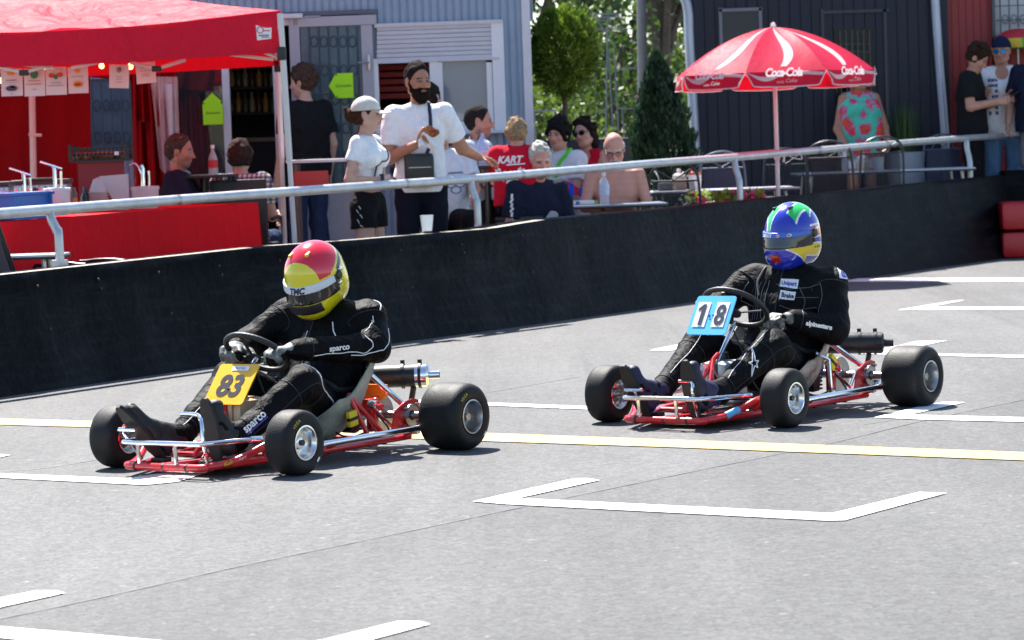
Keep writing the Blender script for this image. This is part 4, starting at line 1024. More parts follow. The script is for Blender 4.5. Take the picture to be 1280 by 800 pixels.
# ------------------------------------------------------------------ ground
TRACK_DIR = V((sin(radians(34.7)), cos(radians(34.7)), 0)); TRACK_OUT = V((-TRACK_DIR.y, TRACK_DIR.x, 0))   # OUT: towards the spectators
def asphalt():
    m = mat('asphalt', (.2, .2, .2), .8, spec=.35); nt, b = nodes_of(m); N = nt.nodes.new; Lk = nt.links.new
    g = N('ShaderNodeNewGeometry'); sx = N('ShaderNodeSeparateXYZ'); Lk(g.outputs['Position'], sx.inputs[0])
    def noise(sc, det=6, rough=.6, stretch=None):
        n = N('ShaderNodeTexNoise'); n.inputs['Scale'].default_value = sc; n.inputs['Detail'].default_value = det; n.inputs['Roughness'].default_value = rough
        if stretch:
            mp = N('ShaderNodeMapping'); mp.inputs['Rotation'].default_value = (0, 0, radians(34.7)); mp.inputs['Scale'].default_value = stretch
            Lk(g.outputs['Position'], mp.inputs['Vector']); Lk(mp.outputs['Vector'], n.inputs['Vector'])
        else: Lk(g.outputs['Position'], n.inputs['Vector'])
        return n
    def ramp(src, p0, c0, p1, c1):
        r = N('ShaderNodeValToRGB'); r.color_ramp.elements[0].position = p0; r.color_ramp.elements[1].position = p1
        r.color_ramp.elements[0].color = (*c0, 1); r.color_ramp.elements[1].color = (*c1, 1); Lk(src, r.inputs['Fac']); return r
    def mult(a, b_, f=1.0):
        x = N('ShaderNodeMix'); x.data_type = 'RGBA'; x.blend_type = 'MULTIPLY'; x.inputs['Factor'].default_value = f
        Lk(a, x.inputs['A']); Lk(b_, x.inputs['B']); return x.outputs['Result']
    base = ramp(noise(.55, 5).outputs['Fac'], .3, (.106, .1055, .1045), .7, (.128, .127, .1255))
    tracks = ramp(noise(1.0, 4, .6, (1.6, .12, 1)).outputs['Fac'], .35, (.82, .82, .83), .65, (1.07, 1.07, 1.07))
    grit = ramp(noise(70, 4, .85).outputs['Fac'], .36, (.48, .48, .49), .66, (1.46, 1.46, 1.45))
    vo = N('ShaderNodeTexVoronoi'); vo.inputs['Scale'].default_value = 42; Lk(g.outputs['Position'], vo.inputs['Vector'])
    stone = ramp(vo.outputs['Color'], .1, (.72, .72, .72), .95, (1.24, 1.24, 1.23))
    pale = ramp(noise(19, 3, .6).outputs['Fac'], .665, (1, 1, 1), .71, (1.9, 1.88, 1.8))
    # the older strip on the near side of the joint is a darker mix
    dx = N('ShaderNodeVectorMath'); dx.operation = 'DOT_PRODUCT'; Lk(g.outputs['Position'], dx.inputs[0]); 
    s0 = G(300, 708.5); s1 = G(1150, 526.5); sd = (s1 - s0).normalized(); sn = V((sd.y, -sd.x, 0)); dx.inputs[1].default_value = sn
    mr = N('ShaderNodeMapRange'); mr.inputs['From Min'].default_value = sn.dot(s0) - .01; mr.inputs['From Max'].default_value = sn.dot(s0) + .01
    mr.inputs['To Min'].default_value = 1.0; mr.inputs['To Max'].default_value = .87; Lk(dx.outputs['Value'], mr.inputs['Value'])
    rub = ramp(noise(.7, 5, .62, (3.2, .09, 1)).outputs['Fac'], .56, (1, 1, 1), .72, (.70, .70, .71))
    stain = ramp(noise(1.7, 6, .7).outputs['Fac'], .64, (1, 1, 1), .78, (.78, .77, .76))
    c = mult(mult(mult(mult(base.outputs['Color'], tracks.outputs['Color']), grit.outputs['Color'], .8), stone.outputs['Color'], .8), pale.outputs['Color']); c = mult(mult(c, rub.outputs['Color']), stain.outputs['Color'])
    vm = N('ShaderNodeVectorMath'); vm.operation = 'SCALE'; Lk(c, vm.inputs[0]); Lk(mr.outputs['Result'], vm.inputs['Scale'])
    Lk(vm.outputs['Vector'], b.inputs['Base Color'])
    bp = N('ShaderNodeBump'); bp.inputs['Strength'].default_value = .5; bp.inputs['Distance'].default_value = .006
    bn = noise(95, 4, .75); Lk(bn.outputs['Fac'], bp.inputs['Height']); Lk(bp.outputs['Normal'], b.inputs['Normal'])
    return m
def paint(name, col, wear=.60):
    m = mat(name, col, .6); nt, b = nodes_of(m); N = nt.nodes.new; Lk = nt.links.new
    g = N('ShaderNodeNewGeometry'); n = N('ShaderNodeTexNoise'); n.inputs['Scale'].default_value = 55; n.inputs['Detail'].default_value = 6; n.inputs['Roughness'].default_value = .75
    Lk(g.outputs['Position'], n.inputs['Vector'])
    n2 = N('ShaderNodeTexNoise'); n2.inputs['Scale'].default_value = 5; n2.inputs['Detail'].default_value = 7; n2.inputs['Roughness'].default_value = .7; Lk(g.outputs['Position'], n2.inputs['Vector'])
    av = N('ShaderNodeMath'); av.operation = 'MULTIPLY_ADD'; av.inputs[1].default_value = .55; Lk(n2.outputs['Fac'], av.inputs[0])
    hm_ = N('ShaderNodeMath'); hm_.operation = 'MULTIPLY'; hm_.inputs[1].default_value = .5; Lk(n.outputs['Fac'], hm_.inputs[0]); Lk(hm_.outputs[0], av.inputs[2])
    r = N('ShaderNodeValToRGB'); r.color_ramp.elements[0].position = wear; r.color_ramp.elements[1].position = wear + .06
    r.color_ramp.elements[0].color = (*col, 1); r.color_ramp.elements[1].color = (.2, .195, .19, 1); Lk(av.outputs[0], r.inputs['Fac']); Lk(r.outputs['Color'], b.inputs['Base Color'])
    return m
mb = MB(); S_ = 260; mb.poly([(-S_, -60, 0), (S_, -60, 0), (S_, 420, 0), (-S_, 420, 0)])
track = mb.build('race_track', asphalt(), smooth=0); tag(track, 'grey asphalt race track with painted starting grid', 'road', kind='structure')
wh = paint('line_white', (.8, .8, .79)); ye = paint('line_yellow', (.52, .37, .12), .6)
def marking(name, px, m):
    q = MB(); q.poly([G(x, y, .004) for x, y in px]); return q.build(name, m, track, smooth=0)
marking('white_grid_box', [(591, 626.5), (717.5, 598), (733, 597.6), (749.5, 600), (648, 622.5), (1040, 641.3), (1148.8, 615), (1183.5, 616), (1056, 650), (1034, 650.5), (630, 629.8)], wh)
marking('white_grid_box', [(-160, 797), (0, 747), (45, 738), (72, 738), (81, 741), (0, 759), (-100, 790), (0, 796.5)][:6] + [(-130, 800)], wh)
marking('white_grid_box', [(-130, 776), (0, 782.7), (190, 799.5), (330, 813), (404, 799.3), (498, 776), (525, 776.5), (537.5, 780), (466, 799), (365, 826), (320, 829), (0, 797), (-130, 789)], wh)
marking('white_grid_box', [(-160, 584), (0, 591.5), (159, 597.8), (215, 589), (262, 579), (290, 581), (222, 602), (180, 606), (0, 597), (-160, 590)], wh)
marking('white_grid_box', [(-60, 574), (-10, 567), (13, 568.5), (0, 571.5), (-60, 583)], wh)
marking('white_grid_line', [(520, 499.5), (610, 503), (735, 507.8), (735, 511.6), (610, 506.6), (520, 503)], wh)
marking('white_grid_box', [(812, 437.5), (870, 426), (893, 423), (912, 424), (880, 431), (835, 438.5)], wh)
marking('white_grid_box', [(1092.5, 521.5), (1149, 507.8), (1180, 502), (1206, 502.8), (1136.6, 518.3), (1280, 521.5), (2000, 539), (2000, 547), (1280, 527), (1160, 524.5)], wh)
marking('white_grid_box', [(1075, 442), (1119, 432.5), (1145, 426.5), (1184, 425.5), (1152, 432), (1110, 441), (1400, 446), (1400, 450)], wh)
marking('white_grid_box', [(1122.5, 387.2), (1195, 375.4), (1206, 375), (1162, 383.4), (1280, 383.8), (1420, 384.5), (1420, 388), (1280, 387), (1150, 387.2)], wh)
marking('white_edge_line', [(1020, 348), (1300, 347.4), (2300, 344), (2300, 350), (1300, 351.8), (1020, 352.2)], wh)
marking('yellow_start_line', [(-160, 518.3), (-20, 522.3), (124, 526.3), (608, 541), (830, 549), (1280, 565), (2600, 611), (2600, 626), (1480, 583), (1280, 575.2), (830, 558.5), (600, 551), (120, 534), (-20, 530), (-160, 526)], ye)
sm_ = MB()
def seam(pts, w0):
    P = spline([G(x, y, .003) for x, y in pts], 12); rg = random.Random(9)
    L, R = [], []
    for i, p in enumerate(P):
        d = (P[min(i + 1, len(P) - 1)] - P[max(i - 1, 0)]).normalized(); n = V((-d.y, d.x, 0)); w = w0 * rg.uniform(.5, 1.3)
        L.append(p + n * w); R.append(p - n * w)
    sm_.add(L + R, [(i, i + 1, len(P) + i + 1, len(P) + i) for i in range(len(P) - 1)])
seam([(-60, 786), (0, 773), (150, 741), (300, 707), (450, 676), (560, 653), (670, 629.5), (860, 590), (1040, 553), (1152, 525.8), (1280, 499), (1400, 474)], .0036)
seam([(5, 589), (60, 584), (128, 573)], .004); seam([(603, 491), (680, 478), (725, 470)], .004); seam([(1080, 530), (1140, 521)], .004)
sm_.build('asphalt_joint', mat('bitumen', (.082, .085, .092), .5, vary=.4, vscale=30), track, smooth=0)
# ------------------------------------------------------------------ barrier
WB = [(-320, 541), (-120, 513.5), (0, 497), (140, 476.5), (280, 456.5), (480, 431), (660, 407), (868, 377.5), (1050, 352), (1180, 333.5), (1250, 324), (1300, 317)]
WT = [(-320, 377), (-120, 356), (0, 345), (200, 323), (340, 308), (440, 301), (560, 291), (620, 286), (660, 279), (700, 273), (780, 266), (860, 259), (960, 249), (1100, 236), (1200, 225), (1250, 220.5), (1300, 216)]
def wb(px): return float(np.interp(px, [a for a, _ in WB], [b for _, b in WB]))
def wt(px): return float(np.interp(px, [a for a, _ in WT], [b for _, b in WT]))
def Ywall(px): return (G(px, wb(px)) + TRACK_OUT * .24).y
def TZ(Y): return .02 + .028 * min(max(Y - 20, 0), 9)
bw = MB(); xs = list(np.arange(-320, 1294, 15.0)); ringp = []
for i, px in enumerate(xs):
    b0 = G(px, wb(px)); LEAN = .24; tpt = D(px, wt(px), (b0 + TRACK_OUT * LEAN).y); z = tpt.z
    rg = random.Random(i); wob = .010 * sin(i * .9) + .008 * sin(i * 2.3 + 1)
    out = TRACK_OUT; f = b0.copy()
    row = [f + out * (0 + wob * .3), f + out * (.085 + wob) + V((0, 0, z * .3)), f + out * (.155 + wob * .7) + V((0, 0, z * .6)), f + out * (.222 + wob * .4) + V((0, 0, z - .05)), f + out * .236 + V((0, 0, z - .012)), f + out * .26 + V((0, 0, z)), f + out * .34 + V((0, 0, z - .004)), f + out * .38 + V((0, 0, z - .04)), f + out * .39]
    ringp.append(row)
n = len(ringp[0]); vs = [p for r_ in ringp for p in r_]
bw.add(vs, [(i * n + j, (i + 1) * n + j, (i + 1) * n + j + 1, i * n + j + 1) for i in range(len(ringp) - 1) for j in range(n - 1)] + [tuple(range(n)), tuple(reversed(range((len(ringp) - 1) * n, len(ringp) * n)))])
m_belt = mat('rubber_belting', (.011, .0125, .016), .5, spec=.06, vary=.35, vscale=3.0, bump=.35, bscale=14, bdist=.02)
nt, bb = nodes_of(m_belt); tcn = nt.nodes.new('ShaderNodeNewGeometry'); mp = nt.nodes.new('ShaderNodeMapping'); mp.inputs['Rotation'].default_value = (0, 0, radians(-55.3)); mp.inputs['Scale'].default_value = (.7, 1, 9)
nn_ = nt.nodes.new('ShaderNodeTexNoise'); nn_.inputs['Scale'].default_value = 2.2; nn_.inputs['Detail'].default_value = 7; nn_.inputs['Roughness'].default_value = .7
nt.links.new(tcn.outputs['Position'], mp.inputs['Vector']); nt.links.new(mp.outputs['Vector'], nn_.inputs['Vector'])
rr_ = nt.nodes.new('ShaderNodeValToRGB'); rr_.color_ramp.elements[0].position = .5; rr_.color_ramp.elements[1].position = .76
rr_.color_ramp.elements[0].color = (.0022, .0027, .0036, 1); rr_.color_ramp.elements[1].color = (.015, .0155, .017, 1)
nt.links.new(nn_.outputs['Fac'], rr_.inputs['Fac']); nt.links.new(rr_.outputs['Color'], bb.inputs['Base Color'])
barrier = bw.build('barrier_wall', m_belt, smooth=40)
tag(barrier, 'long black rubber-clad barrier wall along the track edge', 'barrier')
bo = MB()
for i in range(2, len(xs) - 1, 5):
    for fr in (.86, .5 if i % 2 else .78):
        r_ = ringp[i]; z = r_[5].z; p = r_[0].lerp(r_[4], .5); p = r_[0].lerp(r_[4], fr); p.z = z * fr; p = p - TRACK_OUT * .006
        bo.lathe([(.0005, .005), (.007, .004), (.009, 0)], p, -TRACK_OUT, n=8)
bo.build('bolt', mat('rusty_bolt', (.06, .035, .022), .6, metal=.3, vary=.4), barrier)
te = MB()
for px0, px1 in ((-320, 334), (345, 560), (565, 690)):
    k = [(x, ) for x in np.arange(px0, px1, 20)]
    P = [D(x, wt(x), (G(x, wb(x)) + TRACK_OUT * .24).y) + TRACK_OUT * .065 + V((0, 0, .004)) for (x,) in k]
    te.add([p - TRACK_OUT * .042 for p in P] + [p + TRACK_OUT * .05 for p in P], [(i, i + 1, len(P) + i + 1, len(P) + i) for i in range(len(P) - 1)])
te.build('lit_top_edge', mat('lit_edge_tan', (.30, .27, .22), .8, vary=.3, vscale=14), barrier, smooth=0)  # pale tan strip drawn for the sunlit top edge of the barrier
# recess and red blocks at the far end of the barrier
rb = MB(); a0 = G(1249, 324); 
for i, (z0, z1, w, c0) in enumerate(((0.0, .26, .62, 0), (.27, .55, .62, 0))):
    rb.bbox(a0 + V((.36, .28, (z0 + z1) / 2)), (.6, .5, z1 - z0 - .01), .05, R=Matrix.Rotation(radians(-4), 3, 'Z'))
red_block = rb.build('barrier_block', mat('red_plastic', (.5, .012, .02), .35, vary=.12, vscale=6), smooth=45)
tag(red_block, 'stacked red plastic barrier blocks at the far end of the black wall', 'barrier block')
r2 = MB(); b1 = a0 + V((.25, .95, 0)); r2.bbox(b1 + V((1.6, .35, .42)), (3.3, .2, .84), .03, R=Matrix.Rotation(radians(8), 3, 'Z'))
bar2 = r2.build('barrier_wall', m_belt); tag(bar2, 'short black barrier wall stepping back behind the red plastic blocks', 'barrier')
# ------------------------------------------------------------------ terrace
t = MB(); front = [r_[7].copy() for r_ in ringp]
def tp(p, k): q = p + TRACK_OUT * k; return V((q.x, q.y, TZ(q.y)))
rows = [[tp(p, k) for p in front] for k in (0, .6, 1.5, 3, 6, 12, 60)]
w_ = len(front); vs = [p for r_ in rows for p in r_]
t.add(vs, [(i * w_ + j, i * w_ + j + 1, (i + 1) * w_ + j + 1, (i + 1) * w_ + j) for i in range(len(rows) - 1) for j in range(w_ - 1)])
e0, e1 = front[-1], rows[-1][-1]
t.poly([V((e0.x, e0.y, .25)), V((e0.x + 40, e0.y + 5, .25)), V((e0.x + 40, e1.y + 40, .27)), V((e1.x, e1.y + 40, .27)), V((e1.x, e1.y, .27))])
terrace = t.build('terrace_paving', mat('terrace_concrete', (.16, .155, .15), .85, vary=.2, vscale=3, bump=.3, bscale=40), smooth=0); tag(terrace, 'grey concrete paving behind the barrier', 'paving', kind='structure')
# ------------------------------------------------------------------ railing
RL = [(-320, 292), (0, 267), (220, 250), (400, 237), (560, 226), (640, 219.5), (820, 204), (920, 196.5), (1120, 179.5), (1210, 172.5), (1280, 168), (1420, 157)]
def rl(px): return float(np.interp(px, [a for a, _ in RL], [b for _, b in RL]))
def Yrail(px):
    px2 = min(px, 1290); w = G(px2, wb(px2)) + TRACK_OUT * .45; w2 = G(px2 - 10, wb(px2 - 10)) + TRACK_OUT * .45
    # depth of the line through w, w2 along the viewing column px
    d = (w - w2); v = ray(px, 250); s = (w.x * v.y - w.y * v.x) / (v.x * d.y - v.y * d.x); return (w + d * s).y
m_rail = mat('galvanised_rail', (.52, .54, .55), .38, metal=.55, vary=.16, vscale=9)
rail_root = thing('railing', 'grey tubular steel railing running above the black barrier', 'railing', (0, 0, 0))
q = MB(); rp = [D(px, rl(px), Yrail(px)) for px in np.arange(-320, 1421, 20)]
q.tube(rp, .031, n=16); rail = q.build('rail', m_rail, rail_root)
jt = MB()
for px in (220, 505, 650, 1020, 1118, 1300):
    p = D(px, rl(px), Yrail(px)); p2 = D(px + 3, rl(px + 3), Yrail(px + 3)); jt.tube([p, p2], .0325, n=16)
jt.build('rail_sleeve', M_STEEL, rail_root)
for ptop, pbot in ((62, 74), (588, 597), (918, 925), (1208, 1213), (-200, -190)):
    y0 = Yrail(ptop); a = D(ptop, rl(ptop), y0); pm = D(ptop + (pbot - ptop) * .75, rl(ptop) + 26, y0 - .05); p3 = D(pbot, rl(ptop) + 45, y0 - .08)
    b_ = V((p3.x, p3.y, .0))
    q = MB(); q.tube([a, a.lerp(pm, .5) + V((-.008, 0, 0)), pm, p3, b_], .026, n=14, smooth=6); q.tube([b_ + V((0, 0, wt(pbot) * 0 + .66)), b_ + V((0, 0, .70))], .05, n=10)
    q.build('post', m_rail, rail_root)
q = MB()
for x0, x1, col in ((905, 1000, 0),):
    P = [D(px, rl(px) - 4.8, Yrail(px)) for px in np.arange(905, 975, 6)]; q.tube(P, .006, n=6)
q.build('red_tape', mat('faded_red_tape', (.6, .2, .22), .6), rail_root)
wt_ = MB()
p0 = D(985, rl(985) + 1, Yrail(985)); wt_.tube([p0, p0 + V((.08, -.02, .01)), p0 + V((.12, 0, -.05)), p0 + V((.03, -.02, -.035)), p0 + V((.0, .03, -.0))], .004, n=6, smooth=5); wt_.build('cable_tie', M_WHITEP, rail_root)
# ------------------------------------------------------------------ buildings
def wbox(mb, x0, y0, x1, y1, Y, depth, bev=0.0):
    """upright box whose front face (at depth Y) spans these picture coordinates"""
    c = D((x0 + x1) / 2, (y0 + y1) / 2, Y); w = abs(x1 - x0) / F_PX * Y; h = abs(y1 - y0) / F_PX * Y
    if bev: return mb.bbox((c.x, Y + depth / 2, c.z), (w, depth, h), bev)
    return mb.box((c.x, Y + depth / 2, c.z), (w, depth, h))
def corr(mb, x0, y0, x1, y1, Y, pitch=.065, dep=.012, board=False):
    """vertical ribbed sheet"""
    c = D((x0 + x1) / 2, (y0 + y1) / 2, Y); w = abs(x1 - x0) / F_PX * Y; h = abs(y1 - y0) / F_PX * Y
    xa, xb, za, zb = c.x - w / 2, c.x + w / 2, c.z - h / 2, c.z + h / 2
    k0 = math.floor(xa / pitch) - 1; xs = [xa]
    ys = []; pts = []
    prof = ((0, 0), (.62, 0), (.72, 1), (.9, 1), (1.0, 0)) if not board else ((0, 0), (.9, 0), (.92, 1), (.98, 1), (1.0, 0))
    for k in range(k0, int(xb / pitch) + 2):
        for f, d in prof[:-1]:
            x = (k + f) * pitch
            if xa < x < xb: pts.append((x, d))
    pts = [(xa, 0)] + pts + [(xb, 0)]
    vs = [(x, Y + d * dep, z) for z in (za, zb) for x, d in pts]; n = len(pts)
    mb.add(vs, [(i, i + 1, n + i + 1, n + i) for i in range(n - 1)])
YB = 25.4
M_GREY = mat('grey_blue_sheeting', (.25, .33, .43), .45, spec=.4, vary=.08, vscale=4)
M_GREYW = mat('light_grey_frame', (.6, .6, .64), .4, vary=.05)
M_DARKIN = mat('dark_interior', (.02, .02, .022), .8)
M_CURT = mat('blue_curtain', (.10, .17, .23), .8, vary=.25, vscale=6)
cab = thing('snack_cabin', 'blue-grey ribbed sheet metal cabin with roller shutter window and open glass door', 'building', (0, YB, TZ(YB)))
def bpart(mb, name, mats, parent=cab, **k):
    par = parent; loc = cab.location if True else 0
    mb.v = [tuple(V(v) - V((0, YB, TZ(YB)))) for v in mb.v]
    return mb.build(name, mats, parent, **k)
w = MB()
corr(w, -260, -90, 342, 36, YB); corr(w, 338, -95, 472, 17, YB + .004); corr(w, 466, -100, 664, 29, YB + .008); corr(w, 626, 8, 664, 300, YB + .012); corr(w, 454, 10, 474, 300, YB + .016); corr(w, 470, 166, 632, 300, YB); corr(w, -260, 12, 108, 300, YB); corr(w, 108, 12, 170, 98, YB); corr(w, 108, 200, 170, 300, YB); corr(w, 170, 12, 214, 300, YB); 
cR = D(664, 100, YB).x; cL = D(-260, 100, YB).x; zT = D(200, -90, YB).z
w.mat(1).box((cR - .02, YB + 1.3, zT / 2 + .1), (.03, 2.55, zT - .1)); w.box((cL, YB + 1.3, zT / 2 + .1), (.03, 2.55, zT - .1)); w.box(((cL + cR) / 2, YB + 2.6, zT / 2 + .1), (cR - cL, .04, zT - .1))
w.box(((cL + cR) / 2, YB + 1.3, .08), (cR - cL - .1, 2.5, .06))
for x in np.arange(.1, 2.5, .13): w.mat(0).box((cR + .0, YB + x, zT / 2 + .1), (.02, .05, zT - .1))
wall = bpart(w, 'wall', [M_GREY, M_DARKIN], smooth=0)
rf = MB(); rf.box(((cL + cR) / 2, YB + 1.3, zT + .07), (cR - cL + .1, 2.75, .1)); bpart(rf, 'roof', M_GREY)
tr = MB(); wbox(tr, 345, 13.5, 471, 19, YB - .03, .03); tr.mat(1); wbox(tr, 343, 17, 378, 23, YB - .12, .1, .01); wbox(tr, 380, 20, 400, 22, YB - .06, .03); wbox(tr, 655, -90, 665.5, 300, YB - .012, .06)
bpart(tr, 'trim', [mat('dark_trim', (.08, .1, .13), .5), M_GREYW])
# entry: frames
fr = MB()
wbox(fr, 280, 30, 289, 300, YB - .02, .06); wbox(fr, 212, 30, 217, 300, YB - .02, .06); wbox(fr, 214, 26, 372, 34, YB - .02, .06); wbox(fr, 344, 30, 350, 300, YB - .0, .05)
bpart(fr, 'entry_frame', M_GREYW)
gp = MB(); wbox(gp, 217, 34, 280, 300, YB + .03, .006); bpart(gp, 'entry_glass', glass_mat('reflecting_glass', (.03, .035, .04), .03, .55, 1.0), smooth=0)
# open door leaf
dz0 = 22
dl = MB(); wbox(dl, 366, 20, 372, 300, YB - .06, .05); wbox(dl, 372, 20, 470, 32, YB - .06, .05); wbox(dl, 456, 32, 470, 300, YB - .06, .05); wbox(dl, 372, 32, 379, 300, YB - .055, .045); wbox(dl, 379, 236, 456, 300, YB - .06, .05)
door = bpart(dl, 'door', mat('door_frame_grey', (.36, .35, .4), .4, vary=.06))
gl = MB(); wbox(gl, 379, 32, 456, 236, YB - .03, .008); bpart(gl, 'door_glass', mat('blue_door_panel', (.05, .11, .15), .25, vary=.3, vscale=5), door, smooth=0)
gr = MB()
def bars(mb, x0, y0, x1, y1, Y, n, rings):
    for i in range(n):
        px = x0 + (x1 - x0) * (i + .5) / n
        a = D(px, y0, Y); b_ = D(px + (y1 - y0) * .035, y1, Y); mb.tube([a, V((a.x, a.y, b_.z))], .008, n=6)
    for yy in rings:
        for i in range(n - 1):
            px = x0 + (x1 - x0) * (i + 1) / n + (yy - y0) * .035; c = D(px, yy, Y)
            mb.tube([c + V((.03 * cos(a), 0, .045 * sin(a))) for a in np.linspace(0, 2 * pi, 15)], .005, n=5, caps=False)
bars(gr, 380, 33, 452, 234, YB - .05, 6, (52, 88, 124, 160, 196)); bpart(gr, 'door_grille', mat('grille_dark', (.03, .06, .08), .5, metal=.3), door)
hd = MB(); p = D(461, 78, YB - .1); hd.bbox((p.x, YB - .08, p.z), (.025, .03, .14), .006); hd.tube([p, p + V((.0, -.02, 0)), p + V((-.09, -.02, 0))], .008, n=8); bpart(hd, 'door_handle', M_STEEL, door)
# shutter window
sh = MB(); n = 8
for i in range(n):
    y0 = 31 + i * 5.6; wbox(sh, 471, y0, 624, y0 + 5.2, YB - .03 - .002 * (i % 2), .03, .006)
wbox(sh, 468, 27, 628, 31.5, YB - .05, .05); wbox(sh, 471, 74, 624, 77, YB - .05, .04)
bpart(sh, 'roller_shutter', mat('shutter_grey', (.55, .55, .59), .5, vary=.05))
wf = MB(); wbox(wf, 616, 27, 631, 166, YB - .04, .07); wbox(wf, 468, 74, 474, 166, YB - .03, .06); wbox(wf, 538, 74, 549, 160, YB - .035, .06); wbox(wf, 549, 152, 617, 166, YB - .04, .07); wbox(wf, 470, 158, 549, 166, YB - .04, .07); wbox(wf, 549, 78, 554, 152, YB - .03, .05); wbox(wf, 609, 78, 616, 152, YB - .03, .05)
window = bpart(wf, 'window_frame', mat('window_frame_white', (.72, .72, .76), .35, vary=.04))
sl = MB(); wbox(sl, 462, 165, 634, 169, YB - .14, .14, .006); bpart(sl, 'window_sill', M_GREYW, window)
pn = MB(); wbox(pn, 554, 76, 609, 154, YB + .0, .006); bpart(pn, 'pane', glass_mat('reflection_tint_pane', (.22, .26, .32), .05, .8, .6), window, smooth=0)  # grey-blue base colour paints in the bands reflected by this pane
bl = MB()
for i in range(5): wbox(bl, 474, 80 + i * 9, 541, 87 + i * 9, YB + .5, .02, .01)
bpart(bl, 'red_reflection_bars', mat('reflection_red', (.35, .02, .02), .6), window)  # red bars added to stand for the red reflection in the left window half
gw = MB(); wbox(gw, 108, 98, 170, 202, YB + .04, .02); bpart(gw, 'blue_curtain_window', M_CURT, smooth=0)
g2 = MB(); bars(g2, 108, 99, 168, 200, YB - .03, 5, (132, 172)); bpart(g2, 'window_grille', mat('grille_dark', (.03, .06, .08), .5))
# inside: back shelf and bottles
shf = MB()
for yy in (108, 140, 172): wbox(shf, 285, yy, 380, yy + 2.5, YB + 2.0, .25)
wbox(shf, 283, 60, 286, 230, YB + 2.0, .25); bpart(shf, 'shelf', mat('shelf_brown', (.05, .035, .025), .6))
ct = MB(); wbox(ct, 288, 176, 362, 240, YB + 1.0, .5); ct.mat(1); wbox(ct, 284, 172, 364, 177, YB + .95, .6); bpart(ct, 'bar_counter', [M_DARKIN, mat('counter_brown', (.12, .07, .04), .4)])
bc = [(.55, .28, .08), (.12, .05, .02), (.45, .35, .2), (.1, .12, .05)]
for r_, yy in enumerate((108, 140)):
    for i in range(9):
        px = 290 + i * 8.5; Y = YB + 2.08; p = D(px, yy, Y); b_ = MB()
        b_.lathe([(.0005, 0), (.026, 0), (.027, .02), (.027, .11), (.01, .14), (.01, .18), (.0005, .18)], (0, 0, 0), (0, 0, 1), n=12)
        o = b_.build('bottle', mat('bottle_%d' % ((i * 3 + r_) % 4), bc[(i * 3 + r_) % 4], .15)); o.location = (p.x, Y, p.z)
        tag(o, 'small bottle standing on the dark %s shelf inside the cabin doorway' % ('upper', 'lower')[r_], 'bottle', 'bottles on the %s shelf in the dark cabin' % ('upper', 'lower')[r_])
# neon arrow signs
def neon(cx, cy, w, h, Y, ang, label):
    P = [(-.5, -.42), (.5, -.42), (.5, .42), (.30, .42), (.30, .52), (0, 1.0), (-.30, .52), (-.30, .42), (-.5, .42)]
    P = [(-.5, -.8), (.5, -.8), (.5, .38), (.40, .38), (.40, .46), (.5, .46), (0, 1.0), (-.5, .46), (-.40, .46), (-.40, .38), (-.5, .38)]
    c = D(cx, cy, Y); s = 1 / px_per_m(Y); m = MB(); ca, sa = cos(ang), sin(ang)
    pts = [V((( x * w * ca - z * h * sa) * s, 0, (x * w * sa + z * h * ca) * s)) for x, z in P]
    m.prism(pts, V((0, .004, 0))); o = m.build('arrow_sign', mat('neon_card', (.42, .85, .0), .6), smooth=0); o.location = c
    tag(o, label, 'sign')
    t_ = MB(); text_on(t_, 'Getränke', V((0, -.001, -.02)) if ang == 0 else V((.01, -.001, .0)), (1, 0, 0), (0, 0, 1), .06, fit=(.7 * w if ang == 0 else 1.15 * h) * s, shear=.3, off=.002)
    t_.build('lettering', mat('felt_pen', (.02, .05, .02), .6), o, smooth=0); return o
neon(266, 138, 25, 22, YB - .06, 0, 'neon green arrow sign pointing up on the cabin entry glass')
neon(428, 107, 31, 17, YB - .12, pi / 2, 'neon green arrow sign pointing sideways on the open cabin door')
# ---- dark navy hall
YH = 31.0
M_NAVY = mat('navy_boarding', (.008, .013, .028), .5, spec=.35, vary=.25, vscale=3)
hall = thing('dark_hall', 'dark navy board-clad hall with white drainpipes and a barred door', 'building', (0, YH, TZ(YH)))
def hpart(mb, name, mats, parent=hall, **k):
    mb.v = [tuple(V(v) - V((0, YH, TZ(YH)))) for v in mb.v]; return mb.build(name, mats, parent, **k)
w = MB(); corr(w, 864, -110, 1186, 300, YH, .11, .014, board=True)
xl = D(864, 60, YH).x; xr = D(1186, 60, YH).x; zt = D(1000, -110, YH).z
w.prism([(xl + .02, YH + .03, 0), (xl + 1.4, YH + 6, 0), (xr, YH + 6, 0), (xr, YH + .03, 0)], (0, 0, zt))
hpart(w, 'wall', M_NAVY, smooth=0)
rf = MB(); rf.prism([(xl - .05, YH - .15, zt), (xl + 1.3, YH + 6.1, zt), (xr + .1, YH + 6.1, zt), (xr + .1, YH - .15, zt)], (0, 0, .2)); hpart(rf, 'roof', M_NAVY)
wn = MB(); wbox(wn, 899, 10, 953, 14, YH - .03, .04); wbox(wn, 899, 10, 903, 60, YH - .03, .04); wbox(wn, 949, 10, 953, 60, YH - .03, .04)
fr_ = hpart(wn, 'window_frame', mat('grey_trim', (.16, .17, .2), .5)); pn = MB(); wbox(pn, 903, 14, 949, 60, YH - .01, .01); hpart(pn, 'pane', glass_mat('dull_pane', (.04, .045, .055), .2, .95, .2), fr_, smooth=0)
dr = MB(); wbox(dr, 1030, 12, 1112, 16, YH - .03, .03); wbox(dr, 1030, 12, 1034, 300, YH - .03, .03); wbox(dr, 1108, 12, 1112, 300, YH - .03, .03)
